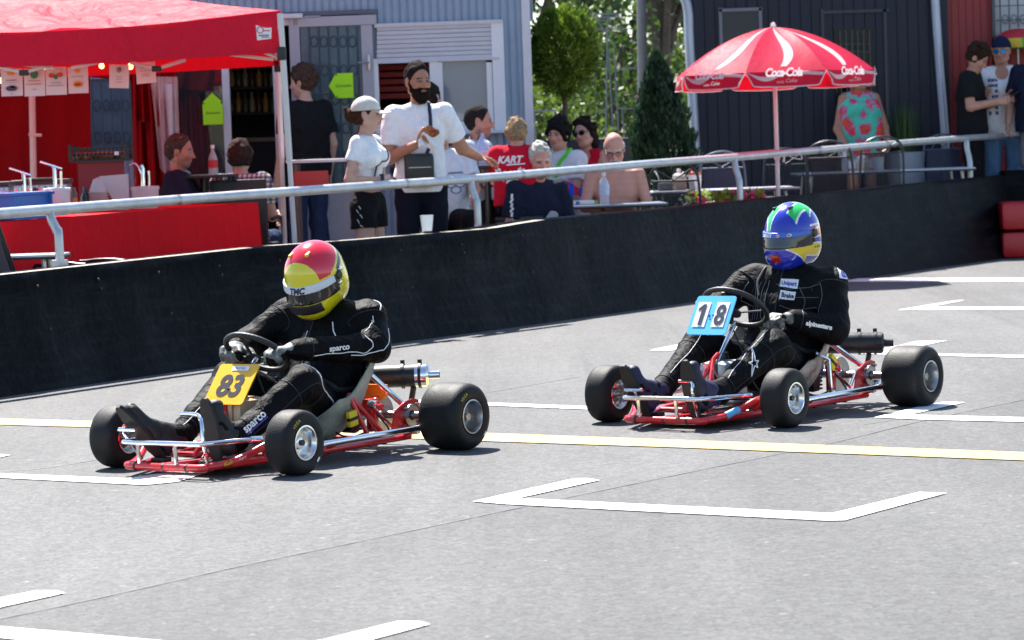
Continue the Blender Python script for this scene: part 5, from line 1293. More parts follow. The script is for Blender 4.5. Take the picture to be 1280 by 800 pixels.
do = hpart(dr, 'door_frame', mat('navy_trim', (.012, .018, .035), .4)); gz = MB(); wbox(gz, 1044, 36, 1092, 130, YH - .012, .01); hpart(gz, 'door_glass', glass_mat('dark_pane', (.01, .011, .013), .1, .95, .15), do, smooth=0)
bz = MB(); bars(bz, 1046, 38, 1090, 130, YH - .04, 6, (60, 100)); hpart(bz, 'door_grille', mat('grille_grey', (.07, .075, .085), .5), do)
for (pts, r_) in (([(842, -14), (854, -4), (860, 14), (862, 60), (870, 200), (874, 300)], .05), ([(1167, -60), (1169, 0), (1175, 90), (1181, 168), (1188, 300)], .045)):
    d_ = MB(); P = [D(x, y, YH - .09) for x, y in pts]; d_.tube(P, r_, n=14, smooth=5); hpart(d_, 'drainpipe', mat('drainpipe_zinc', (.42, .46, .54), .35, metal=.3, vary=.12))
    
shed = thing('red_shed', 'dark red boarded shed with a barred white window beside the navy hall', 'building', (4.6, YH + .12, TZ(YH)))
def spart(mb, name, mats, parent=shed, **k):
    mb.v = [tuple(V(v) - shed.location) for v in mb.v]; return mb.build(name, mats, parent, **k)
w = MB(); corr(w, 1186, -110, 1243, 300, YH + .12, .075, .012, board=True); SW = mat('dark_red_boards', (.27, .016, .018), .5, vary=.2, vscale=5); spart(w, 'wall', SW, smooth=0); w = MB(); corr(w, 1243, 46, 1420, 300, YH + .12, .075, .012, board=True); spart(w, 'wall', SW, smooth=0); w = MB(); corr(w, 1243, -110, 1420, -12, YH + .12, .075, .012, board=True)
w.box((D(1300, 0, YH).x, YH + 4, zt / 2), (2.0, .05, zt)); spart(w, 'wall', mat('dark_red_boards', (.27, .016, .018), .5, vary=.2, vscale=5), smooth=0)
g = MB(); wbox(g, 1243, -12, 1420, 46, YH + .16, .02); spart(g, 'white_window', mat('white_tiles', (.55, .57, .58), .35), smooth=0)
g = MB(); bars(g, 1244, -12, 1400, 46, YH + .07, 14, (24,)); wbox(g, 1243, 42, 1420, 47, YH + .05, .06); wbox(g, 1240, -12, 1244, 46, YH + .05, .06)
for yy in (4, 22): wbox(g, 1243, yy, 1420, yy + 1.2, YH + .07, .01)
spart(g, 'window_grille', mat('grille_grey', (.07, .075, .085), .5))
rfm = MB(); rfm.box((D(1300, 0, YH).x, YH + 2.2, zt + .1), (2.2, 4.2, .15)); spart(rfm, 'roof', M_NAVY)
# ------------------------------------------------------------------ red tent and its snack stall
M_TENT = cloth('tent_red', (.72, .018, .05), fold=1.0, fscale=2.2, rough=.55, thin=.34)
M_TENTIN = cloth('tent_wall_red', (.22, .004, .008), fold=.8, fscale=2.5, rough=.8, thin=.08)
M_POLE = mat('white_pole', (.62, .60, .58), .4, vary=.05)
FR = D(351, 40, 20.3); FL = D(-190, 40, 21.0)
ex = (V((FL.x, FL.y, 0)) - V((FR.x, FR.y, 0))).normalized(); ey = V((-.084, 1, 0)).normalized()
W = (V((FL.x, FL.y, 0)) - V((FR.x, FR.y, 0))).length; DEP = 3.0
tent = thing('party_tent', 'red folding party tent with white legs and a small white patch on its valance', 'tent', (FR.x, FR.y, TZ(FR.y)))
T0 = V((FR.x, FR.y, TZ(FR.y)))
def tl(a, b, z): return ex * (a * W) + ey * (b * DEP) + V((0, 0, z - T0.z))
ZE = D(351, 13, 20.3).z; ZV = D(351, 66, 20.3).z; ZP = ZE + .42
cv = MB()
def roof(side):
    A_, B_ = [((0, 0), (1, 0)), ((1, 0), (1, 1)), ((1, 1), (0, 1)), ((0, 1), (0, 0))][side]
    def fn(u, v):
        # u along the eave, v from eave to peak
        ax, ay = A_[0] + (B_[0] - A_[0]) * u, A_[1] + (B_[1] - A_[1]) * u
        x = ax + (.5 - ax) * v; y = ay + (.5 - ay) * v
        z = ZE + (ZP - ZE) * v - .07 * sin(pi * u) * (1 - v) ** 1.5 - .05 * sin(pi * v)
        z += (.014 * sin(u * 17 + v * 6) + .008 * sin(u * 41 - v * 15)) * sin(pi * u) * (1 - v)
        return tl(x, y, z)
    return fn
for s in range(4): cv.grid(roof(s), 28, 14)
cv.build('canopy', M_TENT, tent, smooth=50, fix=False)
vl = MB()
def val(side):
    A_, B_ = [((0, 0), (1, 0)), ((1, 0), (1, 1)), ((1, 1), (0, 1)), ((0, 1), (0, 0))][side]
    def fn(u, v):
        ax, ay = A_[0] + (B_[0] - A_[0]) * u, A_[1] + (B_[1] - A_[1]) * u
        z = ZE - (ZE - ZV) * v - .07 * sin(pi * u) * (1 - v) - .02 * sin(pi * u) * v
        p = tl(ax, ay, z); n = [-ey, ex, ey, -ex][side]
        return p + n * (.006 + .02 * v * sin(u * 23 + side) * .6 + .012 * v)
    return fn
for s in range(4): vl.grid(val(s), 40, 5, .002)
vl.build('valance', M_TENT, tent, smooth=50)
pa = MB(); o = D(330, 41, 20.27) - T0
pa.add([o + V((x, -.035, z)) for x, z in ((-.045, -.05), (.05, -.042), (.055, .03), (.01, .032), (-.05, .052))], [(0, 1, 2, 3, 4)])
pa.mat(1); pa.lathe([(.018, 0), (.024, 0)], o + V((-.022, -.037, .018)), (0, -1, 0), n=14); pa.box(o + V((.02, -.037, .012)), (.05, .001, .006)); pa.mat(2).box(o + V((.0, -.037, -.018)), (.07, .001, .006)); pa.box(o + V((.01, -.037, -.03)), (.05, .001, .005))
pa.build('logo_patch', [M_WHITEP, mat('patch_red', (.5, .02, .03), .5), M_INK], tent, smooth=0)
for (a, b_) in ((0, 0), (1, 0), (0, 1), (1, 1)):
    l = MB(); top = tl(a, b_, ZE - .02); bot = tl(a, b_, T0.z + .0)
    if (a, b_) == (0, 0): bot = bot + V((.055, 0, 0))
    l.tube([top, top.lerp(bot, .45)], .022, n=10); l.tube([top.lerp(bot, .42), bot], .018, n=10); l.mat(1).bbox(top + V((0, 0, -.27)), (.06, .06, .09), .01); l.mat(0).box(bot + V((0, 0, .006)), (.09, .09, .01))
    l.build('leg', [M_POLE, M_BLACK], tent)
ts = MB()
for a0, a1 in ((.0, .5), (.5, 1.0)):
    for b_ in (0.02,):
        z1, z2 = ZV + .03, ZV - .06
        m_ = (a0 + a1) / 2
        ts.mat(0).tube([tl(a0 + .02, b_, ZV - .04), tl(m_ + .03, b_, ZV + .08)], .012, n=6); ts.tube([tl(a1 - .02, b_, ZV - .04), tl(m_ - .03, b_, ZV + .08)], .012, n=6)
for px, py in ((30, 91), (196, 86)):
    c = D(px, py, 20.75) - T0; ts.mat(0).tube([c + V((-.18, 0, .05)), c, c + V((.2, 0, .055))], .014, n=8); ts.mat(1).bbox(c, (.07, .03, .04), .008)
c = D(343, 69, 20.33) - T0; ts.mat(0).tube([c + V((-.09, 0, .03)), c + V((.03, 0, -.02))], .012, n=6)
ts.build('truss', [M_POLE, M_BLACK], tent)
# back and side sheets of the tent
YT = 23.9
def sheet(name, pts_top, pts_bot, Y, m, parent, wave=.05, off=V((0, 0, 0)), seed=0, dY=0.0):
    q = MB(); n = 24
    def fn(u, v):
        x = np.interp(u, np.linspace(0, 1, len(pts_top)), [p[0] for p in pts_top]), np.interp(u, np.linspace(0, 1, len(pts_top)), [p[1] for p in pts_top])
        y = np.interp(u, np.linspace(0, 1, len(pts_bot)), [p[0] for p in pts_bot]), np.interp(u, np.linspace(0, 1, len(pts_bot)), [p[1] for p in pts_bot])
        p = D(x[0] + (y[0] - x[0]) * v, x[1] + (y[1] - x[1]) * v, Y + dY * v + wave * sin(u * 19 + seed + 1.5 * v) * (.3 + v) + wave * .4 * sin(u * 41 + v * 3))
        return p - off
    q.grid(fn, n * 2, n, .002); return q.build(name, m, parent, smooth=60)
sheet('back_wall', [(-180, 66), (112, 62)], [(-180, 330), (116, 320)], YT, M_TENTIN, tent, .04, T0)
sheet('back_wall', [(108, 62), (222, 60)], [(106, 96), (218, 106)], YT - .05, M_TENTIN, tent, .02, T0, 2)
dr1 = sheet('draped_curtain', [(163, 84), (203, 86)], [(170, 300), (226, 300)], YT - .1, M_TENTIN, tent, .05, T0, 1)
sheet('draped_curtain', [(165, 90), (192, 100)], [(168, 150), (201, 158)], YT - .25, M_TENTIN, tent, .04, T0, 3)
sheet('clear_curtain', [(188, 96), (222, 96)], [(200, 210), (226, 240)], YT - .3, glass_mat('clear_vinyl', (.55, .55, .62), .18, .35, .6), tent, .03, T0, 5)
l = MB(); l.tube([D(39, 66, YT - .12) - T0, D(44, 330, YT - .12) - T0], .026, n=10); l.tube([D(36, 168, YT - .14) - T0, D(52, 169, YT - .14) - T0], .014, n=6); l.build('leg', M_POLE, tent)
# hanging menu sheets
def menu(x0, y0, x1, y1, lab, art, tilt=0):
    Y = 20.95; c = D((x0 + x1) / 2, (y0 + y1) / 2, Y); w, h = (x1 - x0) / F_PX * Y, (y1 - y0) / F_PX * Y
    q = MB(); q.grid(lambda u, v: V(((u - .5) * w, .012 * sin(v * 2.5 + tilt * 9), (v - .5) * h)), 4, 8, .001)
    R_ = Matrix.Rotation(tilt, 4, 'Y'); o = q.build('menu_sheet', mat('paper_pinkish', (.72, .62, .6), .8), smooth=30); o.matrix_world = Matrix.Translation(c) @ R_
    tag(o, lab, 'menu sheet')
    a = MB()
    def blob(x, z, rx, rz, mi, n=10): a.mat(mi).add([V((x * w + rx * w * cos(k), -.013, z * h + rz * h * sin(k))) for k in np.linspace(0, 2 * pi, n + 1)[:-1]], [tuple(range(n))])
    def line(z, ww, mi=0, x=0, t_=.025): a.mat(mi).box((x * w, -.0125, z * h), (ww * w, .002, t_ * h))
    art(blob, line)
    a.build('print', [mat('print_dark', (.06, .05, .09), .7), mat('print_red', (.55, .06, .03), .7), mat('print_green', (.05, .2, .08), .7), mat('print_orange', (.75, .28, .02), .7), mat('print_grey', (.3, .25, .26), .7)], o, smooth=0)
    mt = MB()
def a1(b, l): b(0, .34, .2, .08, 3); l(.08, .5); l(.0, .7, 4, 0, .012); b(0, -.22, .28, .1, 0); b(.05, -.16, .12, .05, 1); l(-.42, .1, 4)
def a2(b, l): b(.02, .30, .2, .17, 2); l(.06, .6, 1); l(-.06, .75, 1); l(-.25, .2, 4)
def a3(b, l): l(.4, .7, 3); b(-.18, .2, .16, .09, 1); b(.02, .14, .1, .09, 2); b(.22, .22, .15, .09, 1); l(-.06, .5, 4); l(-.16, .75, 4)
def a4(b, l): b(0, .36, .14, .08, 3); l(.14, .6, 4); b(.0, -.08, .22, .06, 3); b(0, -.16, .24, .05, 1); b(0, -.22, .2, .05, 3)
def a5(b, l): b(.0, .28, .14, .13, 4); b(.05, .32, .05, .05, 2); l(-.02, .3, 4); l(-.12, .3, 4); l(-.24, .3, 1)
def a6(b, l): l(.25, .5, 4); l(.1, .6, 4); l(-.05, .4, 3); l(-.15, .4, 4)
menu(1, 86, 28, 120, 'menu sheet with an orange bun above a dark blue dish', a1)
menu(30, 86, 56, 120, 'menu sheet with a dark green round emblem and red lines', a2)
menu(57, 84, 83, 118.5, 'menu sheet with a yellow headline over two red bowls', a3)
menu(85, 84, 110, 116.5, 'menu sheet with a red and orange burger under a small picture', a4)
menu(136.5, 81, 161, 110, 'menu sheet with a grey ice cup hanging alone beside a glowing bulb', a5, .06)
menu(170, 78, 194.5, 104, 'tilted menu sheet of plain text near the tent corner brace', a6, -.06)
for i, (px, py, lab) in enumerate(((127, 82.5, 'glowing bulb half hidden by the valance between two menu sheets'), (163, 83.5, 'bright glowing bulb beside the ice cup menu sheet'), (0.5, 101, 'glowing bulb at the edge of the bun menu sheet'), (55, 85.5, 'small glowing bulb between the emblem and bowl menu sheets'))):
    o = thing('light_bulb', lab, 'bulb', D(px, py, 21.05)); q = MB(); s_ = (.02, .021, .018, .01)[i]
    q.lathe([(.0005, -s_), (s_ * .7, -s_ * .75), (s_, 0), (s_ * .7, s_ * .8), (.4 * s_, s_ * 1.2)], n=14)
    m = mat('bulb_glow', (1, .8, .5), .4); _, bb_ = nodes_of(m); bb_.inputs['Emission Color'].default_value = (1, .55, .18, 1); bb_.inputs['Emission Strength'].default_value = 1.6
    q.build('glass', m, o); q = MB(); q.lathe([(.0005, s_ * 1.2), (.012, s_ * 1.2), (.012, s_ * 1.2 + .03), (.0005, s_ * 1.2 + .03)], n=10); q.build('socket', M_BLACK, o)
# counter with red cloth
CY0, CY1 = 17.65, 22.0       # front edge depth at the left and right ends
cl0 = D(-60, 282, CY0); cl1 = D(322, 253, CY1); zc = cl1.z; cl0.z = zc
counter = thing('serving_counter', 'serving counter covered to the ground with a red cloth', 'counter', ((cl0.x + cl1.x) / 2, (cl0.y + cl1.y) / 2, TZ(20.5)))
C0 = V(counter.location); cd = (V((cl1.x, cl1.y, 0)) - V((cl0.x, cl0.y, 0))); CL = cd.length; cd.normalize(); cn = V((-cd.y, cd.x, 0))
A0 = V((cl0.x, cl0.y, 0))
q = MB()
def ctop(u, v): return A0 + cd * (u * CL) + cn * (v * .75) + V((0, 0, zc + .003 * sin(u * 30))) - C0
q.grid(ctop, 30, 4)
def cfront(u, v):
    dep = .03 * sin(u * 37 + 1.2 * sin(u * 11)) * v ** 1.3 + .04 * v + (.012 if .24 < v < .27 else 0)
    return A0 + cd * (u * (CL + .06 * v)) - cn * dep + V((0, 0, zc * (1 - v) + .03 * v)) - C0
q.grid(cfront, 120, 14, .002)
q.grid(lambda u, v: A0 + cd * (CL + .06 * v + .02 * sin(u * 9) * v) + cn * (u * .75 - .04 * v * (1 - u)) + V((0, 0, zc * (1 - v) + .03 * v)) - C0, 12, 8, .002)
q.build('tablecloth', cloth('counter_red', (.72, .004, .012), fold=.5, fscale=3, rough=.75), counter, smooth=50)
fr2 = MB()
for u in (.03, .5, .97):
    for v in (.05, .7): fr2.tube([A0 + cd * (u * CL) + cn * v + V((0, 0, zc - .02)) - C0, A0 + cd * (u * CL) + cn * v + V((0, 0, TZ(20.5))) - C0], .02, n=8)
fr2.build('leg', M_STEEL, counter)
def on_counter(px, d):
    """point on the counter top, d behind its front edge, in picture column px"""
    best = None
    for u in np.linspace(0, 1, 400):
        p = A0 + cd * (u * CL) + cn * d; x = 640 + F_PX * ((p - CAM).dot(_r)) / ((p - CAM).dot(_d))
        if best is None or abs(x - px) < best[0]: best = (abs(x - px), p)
    return V((best[1].x, best[1].y, zc + .004))
def bucket(px, d, r, h, col, lab, lid=True, base=None, pump=True, lever=1):
    p = on_counter(px, d) if base is None else base; o = thing('sauce_bucket', lab, 'bucket', p)
    q = MB(); q.lathe([(.0005, 0), (r * .86, 0), (r * .9, .01), (r, h - .02), (r * 1.06, h - .02), (r * 1.06, h), (r * .98, h + .004), (.0005, h + .006)], n=28); b_ = q.build('tub', mat('tub_%d' % int(col[2] * 99), col, .4), o)
    if pump:
        q = MB(); q.tube([(-.01, 0, h), (-.01, 0, h + .13), (-.02, 0, h + .15)], .012, n=8); q.tube([(.03, 0, h), (.03, 0, h + .11)], .008, n=8)
        if lever: q.bbox((-.03, 0, h + .15), (.15, .03, .014), .004, R=Matrix.Rotation(.35, 3, 'Y'))
        else: q.tube([(-.02, 0, h), (-.02, 0, h + .09), (-.06, 0, h + .16), (-.1, 0, h + .15)], .009, n=8, smooth=4)
        q.build('pump', M_CHROME, o)
    return o
bucket(42, .34, .105, .14, (.62, .6, .42), 'cream sauce bucket with a chrome pump near the blue crate')
pb = on_counter(80, .16); bucket(80, .16, .085, .175, (.6, .6, .62), 'white sauce bucket with a chrome pump standing in front of the counter edge', base=V((pb.x, pb.y, zc + .004)))
bucket(189, .30, .095, .15, (.62, .55, .56), 'white sauce bucket with a bent hose pump beside the draped curtain', lever=0)
q = MB(); o = thing('paper_cone', 'large white paper cone of wrapping sheets on the counter', 'paper', on_counter(152, .38))
q.add([(-.11, 0, .235), (.085, 0, .245), (.085, 0, 0), (.02, 0, 0), (-.05, .09, .235), (.085, .09, .245), (.085, .06, 0), (.03, .06, 0)], [(0, 1, 2, 3), (4, 7, 6, 5), (0, 3, 7, 4), (1, 5, 6, 2), (3, 2, 6, 7)]); q.build('sheet', mat('cone_paper', (.62, .5, .5), .8), o, smooth=0)
o = thing('plate_stack', 'stack of pale paper bowls beside the white paper cone', 'bowls', on_counter(131, .42)); q = MB()
for k in range(6): q.lathe([(.0005, .01), (.045, .01), (.07, .03), (.073, .03), (.05, .0), (.0005, .0)], (0, 0, .02 * k), n=24)
q.lathe([(.0005, .10), (.03, .085), (.055, .02), (.06, .0)], (0, 0, .13), n=18); q.build('bowl', mat('paper_bowl', (.55, .46, .45), .7), o)
# black crate of burgers on a shelf pole
ck = on_counter(136, .68); ck.z = D(136, 200, ck.y).z
o = thing('plastic_crate', 'black openwork plastic crate of rolls raised behind the counter', 'crate', ck); q = MB(); w_, h_ = .39, .085
for y in (-.13, .13):
    for z in (.0, h_ * .5, h_): q.box((0, y, z), (w_, .012, .014))
    for x in np.linspace(-w_ / 2, w_ / 2, 14): q.box((x, y, h_ / 2), (.008, .012, h_))
for x in (-w_ / 2, w_ / 2):
    for z in (0, h_ * .5, h_ + .02): q.box((x, 0, z), (.012, .27, .014))
    for y in (-.13, .13): q.box((x, y, h_ / 2 + .012), (.02, .02, h_ + .03))
q.box((0, 0, -.005), (w_, .27, .008)); q.build('basket', M_BLACK, o)
q = MB(); rg = random.Random(2)
for k in range(16): q.lathe([(.0005, .03), (.03, .022), (.04, 0), (.03, -.02), (.0005, -.025)], (rg.uniform(-.16, .16), rg.uniform(-.1, .1), .03), n=12)
q.build('rolls', mat('bread_crust', (.32, .12, .04), .6, vary=.4), o); q = MB(); q.box((.13, -.137, .045), (.03, .004, .025)); q.build('price_tag', M_WHITEP, o)
st = thing('crate_stand', 'dark wooden stand under the black crate of rolls', 'stand', (ck.x, ck.y, zc)); q = MB(); q.box((0, 0, (ck.z - zc) / 2), (.3, .2, ck.z - zc - .02)); q.build('box', mat('stand_red', (.25, .015, .02), .6), st)
# waffle irons
for px, dd, lab in ((62, .58, 'quilted steel waffle iron with a black lid behind the cream bucket'), (-12, .58, 'quilted steel waffle iron cut by the picture edge')):
    p = on_counter(px, dd); o = thing('waffle_iron', lab, 'appliance', p); q = MB()
    q.bbox((0, 0, .10), (.36, .26, .2), .012); b_ = q.build('body', M_STEEL, o)
    q = MB()
    for i in range(9):
        for j in range(5):
            if 2 <= i <= 6 and j < 3: continue
            x, z = -.16 + i * .04 + (j % 2) * .02, .03 + j * .036; q.add([(x - .018, -.1315, z), (x, -.1315, z - .017), (x + .018, -.1315, z), (x, -.1315, z + .017), (x, -.137, z)], [(0, 1, 4), (1, 2, 4), (2, 3, 4), (3, 0, 4)])
    q.build('quilted_plate', M_ALU, b_, smooth=0)
    q = MB(); q.bbox((-.01, -.134, .06), (.13, .012, .11), .004); q.mat(1).box((-.03, -.142, .06), (.03, .006, .11)); q.box((.05, -.142, .06), (.024, .006, .11))
    for k in range(4): q.mat(0).lathe([(.0005, .02), (.014, .02), (.018, 0)], (-.1 + k * .07, -.132, .165), (0, -1, 0), n=12)
    q.build('control_panel', [M_BLACK, M_GREYW], b_)
    q = MB(); q.bbox((0, 0, .215), (.38, .28, .035), .012); q.tube([(-.1, -.15, .225), (-.1, -.19, .235), (.1, -.19, .235), (.1, -.15, .225)], .009, n=8); q.build('lid', M_BLACK, o)
o = thing('mustard_jar', 'jar with an orange label beside the waffle iron', 'jar', on_counter(96, .5)); q = MB(); q.lathe([(.0005, 0), (.045, 0), (.05, .02), (.05, .13), (.04, .15), (.04, .17), (.0005, .17)], n=18); q.mat(1).lathe([(.051, .03), (.051, .10)], n=18); q.build('glass', [mat('jar_brown', (.12, .05, .03), .3), mat('jar_label_orange', (.6, .2, .03), .5)], o)
o = thing('oil_bottle', 'dark bottle between the jar and the stack of bowls', 'bottle', on_counter(115, .5)); q = MB(); q.lathe([(.0005, 0), (.03, 0), (.032, .1), (.014, .14), (.014, .17), (.0005, .17)], n=14); q.build('glass', mat('bottle_dark', (.03, .03, .035), .15), o)
# blue crate in front
p = on_counter(26, .13); o = thing('bread_crate', 'blue plastic crate on the front edge of the red counter', 'crate', (p.x, p.y, p.z), atan2(cd.y, cd.x)); q = MB()
for y in (-.11, .11): q.bbox((0, y, .085), (.5, .012, .16), .004); q.bbox((0, y * 1.05, .155), (.52, .022, .022), .006); q.bbox((0, y * 1.04, .02), (.5, .016, .03), .004)
for x in (-.25, .25): q.bbox((x, 0, .085), (.012, .28, .16), .004); q.bbox((x * 1.03, 0, .155), (.022, .3, .022), .006)
q.box((0, 0, .004), (.5, .28, .008)); q.build('basket', mat('crate_blue', (.02, .12, .42), .45), o)
# ------------------------------------------------------------------ chairs and tables
def bistro_chair(lab, loc, rz, col=0, h=.98, group=None, heart=False):
    o = thing('bistro_chair', lab, 'chair', loc, rz, group); s = .21
    m = [mat('chair_iron', (.035, .04, .05), .4, metal=.4), mat('chair_pale', (.14, .17, .23), .4, metal=.4)][col]
    q = MB(); q.tube([(-.2, -s, .45), (-.24, -s * .98, h - .22), (-.26, -s * .8, h - .06), (-.265, 0, h), (-.26, s * .8, h - .06), (-.24, s * .98, h - .22), (-.2, s, .45)], .0115, n=10, smooth=7); q.tube([(-.25, -s * .93, h - .15), (-.25, s * .93, h - .15)], .008, n=8)
    if heart: q.tube([(-.255, -.12, h - .15), (-.262, -.06, h - .05), (-.255, 0, h - .13), (-.262, .06, h - .05), (-.255, .12, h - .15)], .007, n=8, smooth=6)
    else: q.tube([(-.255, -.15, h - .05), (-.258, -.02, h - .13), (-.258, .02, h - .13), (-.255, .15, h - .05)], .006, n=8, smooth=5)
    q.build('back_frame', m, o)
    q = MB(); q.grid(lambda u, v: V((-.215 - .035 * v + .02 * sin(u * pi), (u - .5) * 1.78 * s * (1 - .1 * v), .47 + (h - .15 - .47) * v)), 8, 8, .004); q.build('backrest', glass_mat('chair_mesh_panel', (.04, .045, .055), .6, .42, .2) if col == 0 else glass_mat('chair_mesh_panel_blue', (.05, .07, .11), .5, .75, .3), o)
    q = MB(); q.bbox((0, 0, .45), (.42, .42, .02), .008); q.build('seat', m, o)
    for x, y in ((.19, s * .9), (.19, -s * .9), (-.19, s * .9), (-.19, -s * .9)): q = MB(); q.tube([(x, y, .45), (x * 1.15, y * 1.08, 0)], .0115, n=8); q.build('leg', m, o)
    return o
def garden_table(lab, c, w, d, h, rz, top, cat='table'):
    o = thing('garden_table', lab, cat, c, rz); q = MB(); q.bbox((0, 0, h - .012), (w, d, .022), .006); q.mat(1).bbox((0, 0, h - .022), (w + .008, d + .008, .016), .004); q.build('top', [top, M_BLACK], o)
    for x in (-1, 1):
        for y in (-1, 1): q = MB(); q.tube([(x * (w / 2 - .12), y * (d / 2 - .08), h - .03), (x * (w / 2 - .06), y * (d / 2 - .04), 0)], .014, n=8); q.build('leg', M_STEEL, o)
    return o
def spot(px, Y, zoff=0.0): p = D(px, 200, Y); return V((p.x, Y, TZ(Y) + zoff))
M_TOPW = mat('table_top_pale', (.5, .55, .62), .3, vary=.06); M_TOPB = mat('table_top_grey', (.2, .24, .3), .3)
YT1 = 24.0; zt1 = D(750, 255, YT1).z - TZ(YT1)
garden_table('black-edged grey table in front of the shirtless man', spot(747, YT1), 1.04, .62, zt1, radians(3), M_TOPB)
Y2 = 26.4; garden_table('pale table with a jar and white cup near the parasol pole', spot(898, Y2), 1.32, .7, D(900, 236, Y2).z - TZ(Y2), radians(4), M_TOPW)
Y3 = 29.6; garden_table('pale table with a jar in front of the woman in the floral top', spot(1102, Y3), 1.72, .7, D(1100, 212.5, Y3).z - TZ(Y3), radians(3), M_TOPW)
Y4 = 17.95; garden_table('white table corner beside the dark chair at the red stall', spot(-22, Y4), .95, .3, D(20, 318, Y4).z - TZ(Y4), radians(-3), mat('table_top_white', (.62, .65, .68), .3))
def jar(px, Y, lab): 
    z = D(px, 0, Y).z; p = None
    return p
def table_things(px, Y, tz, a):
    p = spot(px, Y); p.z = tz
    o = thing('sugar_jar', 'lidded glass jar of brown sugar on the table %s' % a, 'jar', p); q = MB(); q.lathe([(.0005, .003), (.058, .003), (.064, .02), (.064, .075), (.058, .088), (.0005, .088)], n=20); q.build('contents', mat('brown_sugar', (.45, .25, .13), .7, vary=.2, vscale=60), o)
    q = MB(); q.lathe([(.0005, 0), (.062, 0), (.068, .02), (.068, .10), (.055, .118), (.052, .124)], n=22); q.build('glass', glass_mat('jar_glass', (.8, .85, .85), .05, .22), o)
    q = MB(); q.lathe([(.056, .122), (.056, .135), (.03, .15), (.012, .155), (.022, .175), (.012, .19), (.0005, .192)], n=18); q.build('lid', glass_mat('lid_glass', (.75, .78, .8), .1, .6), o)
    p2 = spot(px + 20, Y); p2.z = tz
    o = thing('cutlery_cup', 'white cup of wrapped cutlery on the table %s' % a, 'cup', p2); q = MB(); q.lathe([(.0005, 0), (.05, 0), (.058, .13), (.055, .13), (.048, .01), (.0005, .01)], n=20); q.build('cup', mat('cup_white', (.62, .64, .66), .35), o)
    q = MB(); rg = random.Random(px)
    for k in range(9): q.tube([(rg.uniform(-.03, .03), rg.uniform(-.03, .03), .02), (rg.uniform(-.06, .06), rg.uniform(-.05, .05), rg.uniform(.15, .18))], .009, n=6)
    q.build('cutlery', mat('sachets_red', (.4, .12, .09), .6, vary=.5, vscale=60), o)
t2z = D(900, 236, Y2).z; t3z = D(1100, 212.5, Y3).z
table_things(848, Y2 - .05, t2z, 'near the parasol pole'); table_things(1078, Y3 - .05, t3z, 'before the floral top')
p = spot(831, Y2); p.z = t2z; o = thing('napkin_box', 'grey napkin box beside the sugar jar near the parasol', 'box', p); q = MB(); q.bbox((0, 0, .035), (.13, .1, .07), .008); q.mat(1).box((0, 0, .072), (.09, .02, .01)); q.build('box', [mat('box_grey', (.12, .13, .14), .5), M_WHITEP], o)
p = spot(1056, Y3); p.z = t3z; o = thing('salt_bottle', 'slim white shaker bottle on the table before the floral top', 'bottle', p); q = MB(); q.lathe([(.0005, 0), (.028, 0), (.03, .1), (.018, .15), (.02, .2), (.0005, .21)], n=16); q.build('bottle', mat('cup_white', (.62, .64, .66), .35), o)
bistro_chair('black iron bistro chair beside the sugar jar near the parasol', spot(842, 24.7), radians(86), 0, .93)
bistro_chair('black iron bistro chair just behind the cable tie on the railing', spot(1039, 27.3), radians(80), 0, .98)
bistro_chair('black iron bistro chair in front of the white shorts', spot(1093, 28.1), radians(100), 0, .98)
bistro_chair('blue-grey bistro chair with heart-shaped back beside the man with the phone', spot(1184, 30.3), radians(-90), 1, .95, heart=True)
bistro_chair('blue-grey bistro chair in front of the navy hall behind the railing post', spot(902, 27.2), radians(-95), 1, .92)
bistro_chair('dark iron bistro chair half hidden behind the parasol pole', spot(985, 28.0), radians(-90), 0, .9)
o = thing('folding_chair', 'dark sling garden chair beside the blue crate', 'chair', spot(8, 18.0), radians(60)); q = MB(); q.grid(lambda u, v: V((-.2 - .2 * v, (u - .5) * .46, .42 + .5 * v)), 4, 6, .01); q.build('backrest', mat('sling_mauve', (.05, .045, .07), .7), o)
q = MB(); q.bbox((0, 0, .41), (.44, .46, .02), .006); q.build('seat', mat('sling_mauve', (.05, .045, .07), .7), o)
for y in (-.24, .24): q = MB(); q.tube([(-.42, y, .95), (-.18, y, .42), (.2, y, 0)], .013, n=8); q.tube([(.2, y, .42), (-.3, y, 0)], .013, n=8); q.build('frame', M_BLACKMETAL, o)
o = thing('folding_chair', 'black tubular garden chair with rounded arm against the red cloth', 'chair', spot(96, 18.45), radians(-30)); q = MB()
q.tube([(-.2, -.22, 0), (-.2, -.22, .55), (-.12, -.22, .62), (.15, -.22, .62), (.22, -.22, .55), (.22, -.22, 0)], .013, n=8, smooth=4); q.tube([(-.2, .22, 0), (-.2, .22, .55), (-.12, .22, .62), (.15, .22, .62), (.22, .22, .55), (.22, .22, 0)], .013, n=8, smooth=4); q.build('frame', M_BLACKMETAL, o)
q = MB(); q.bbox((0, 0, .42), (.4, .44, .02), .006); q.build('seat', M_BLACK, o)
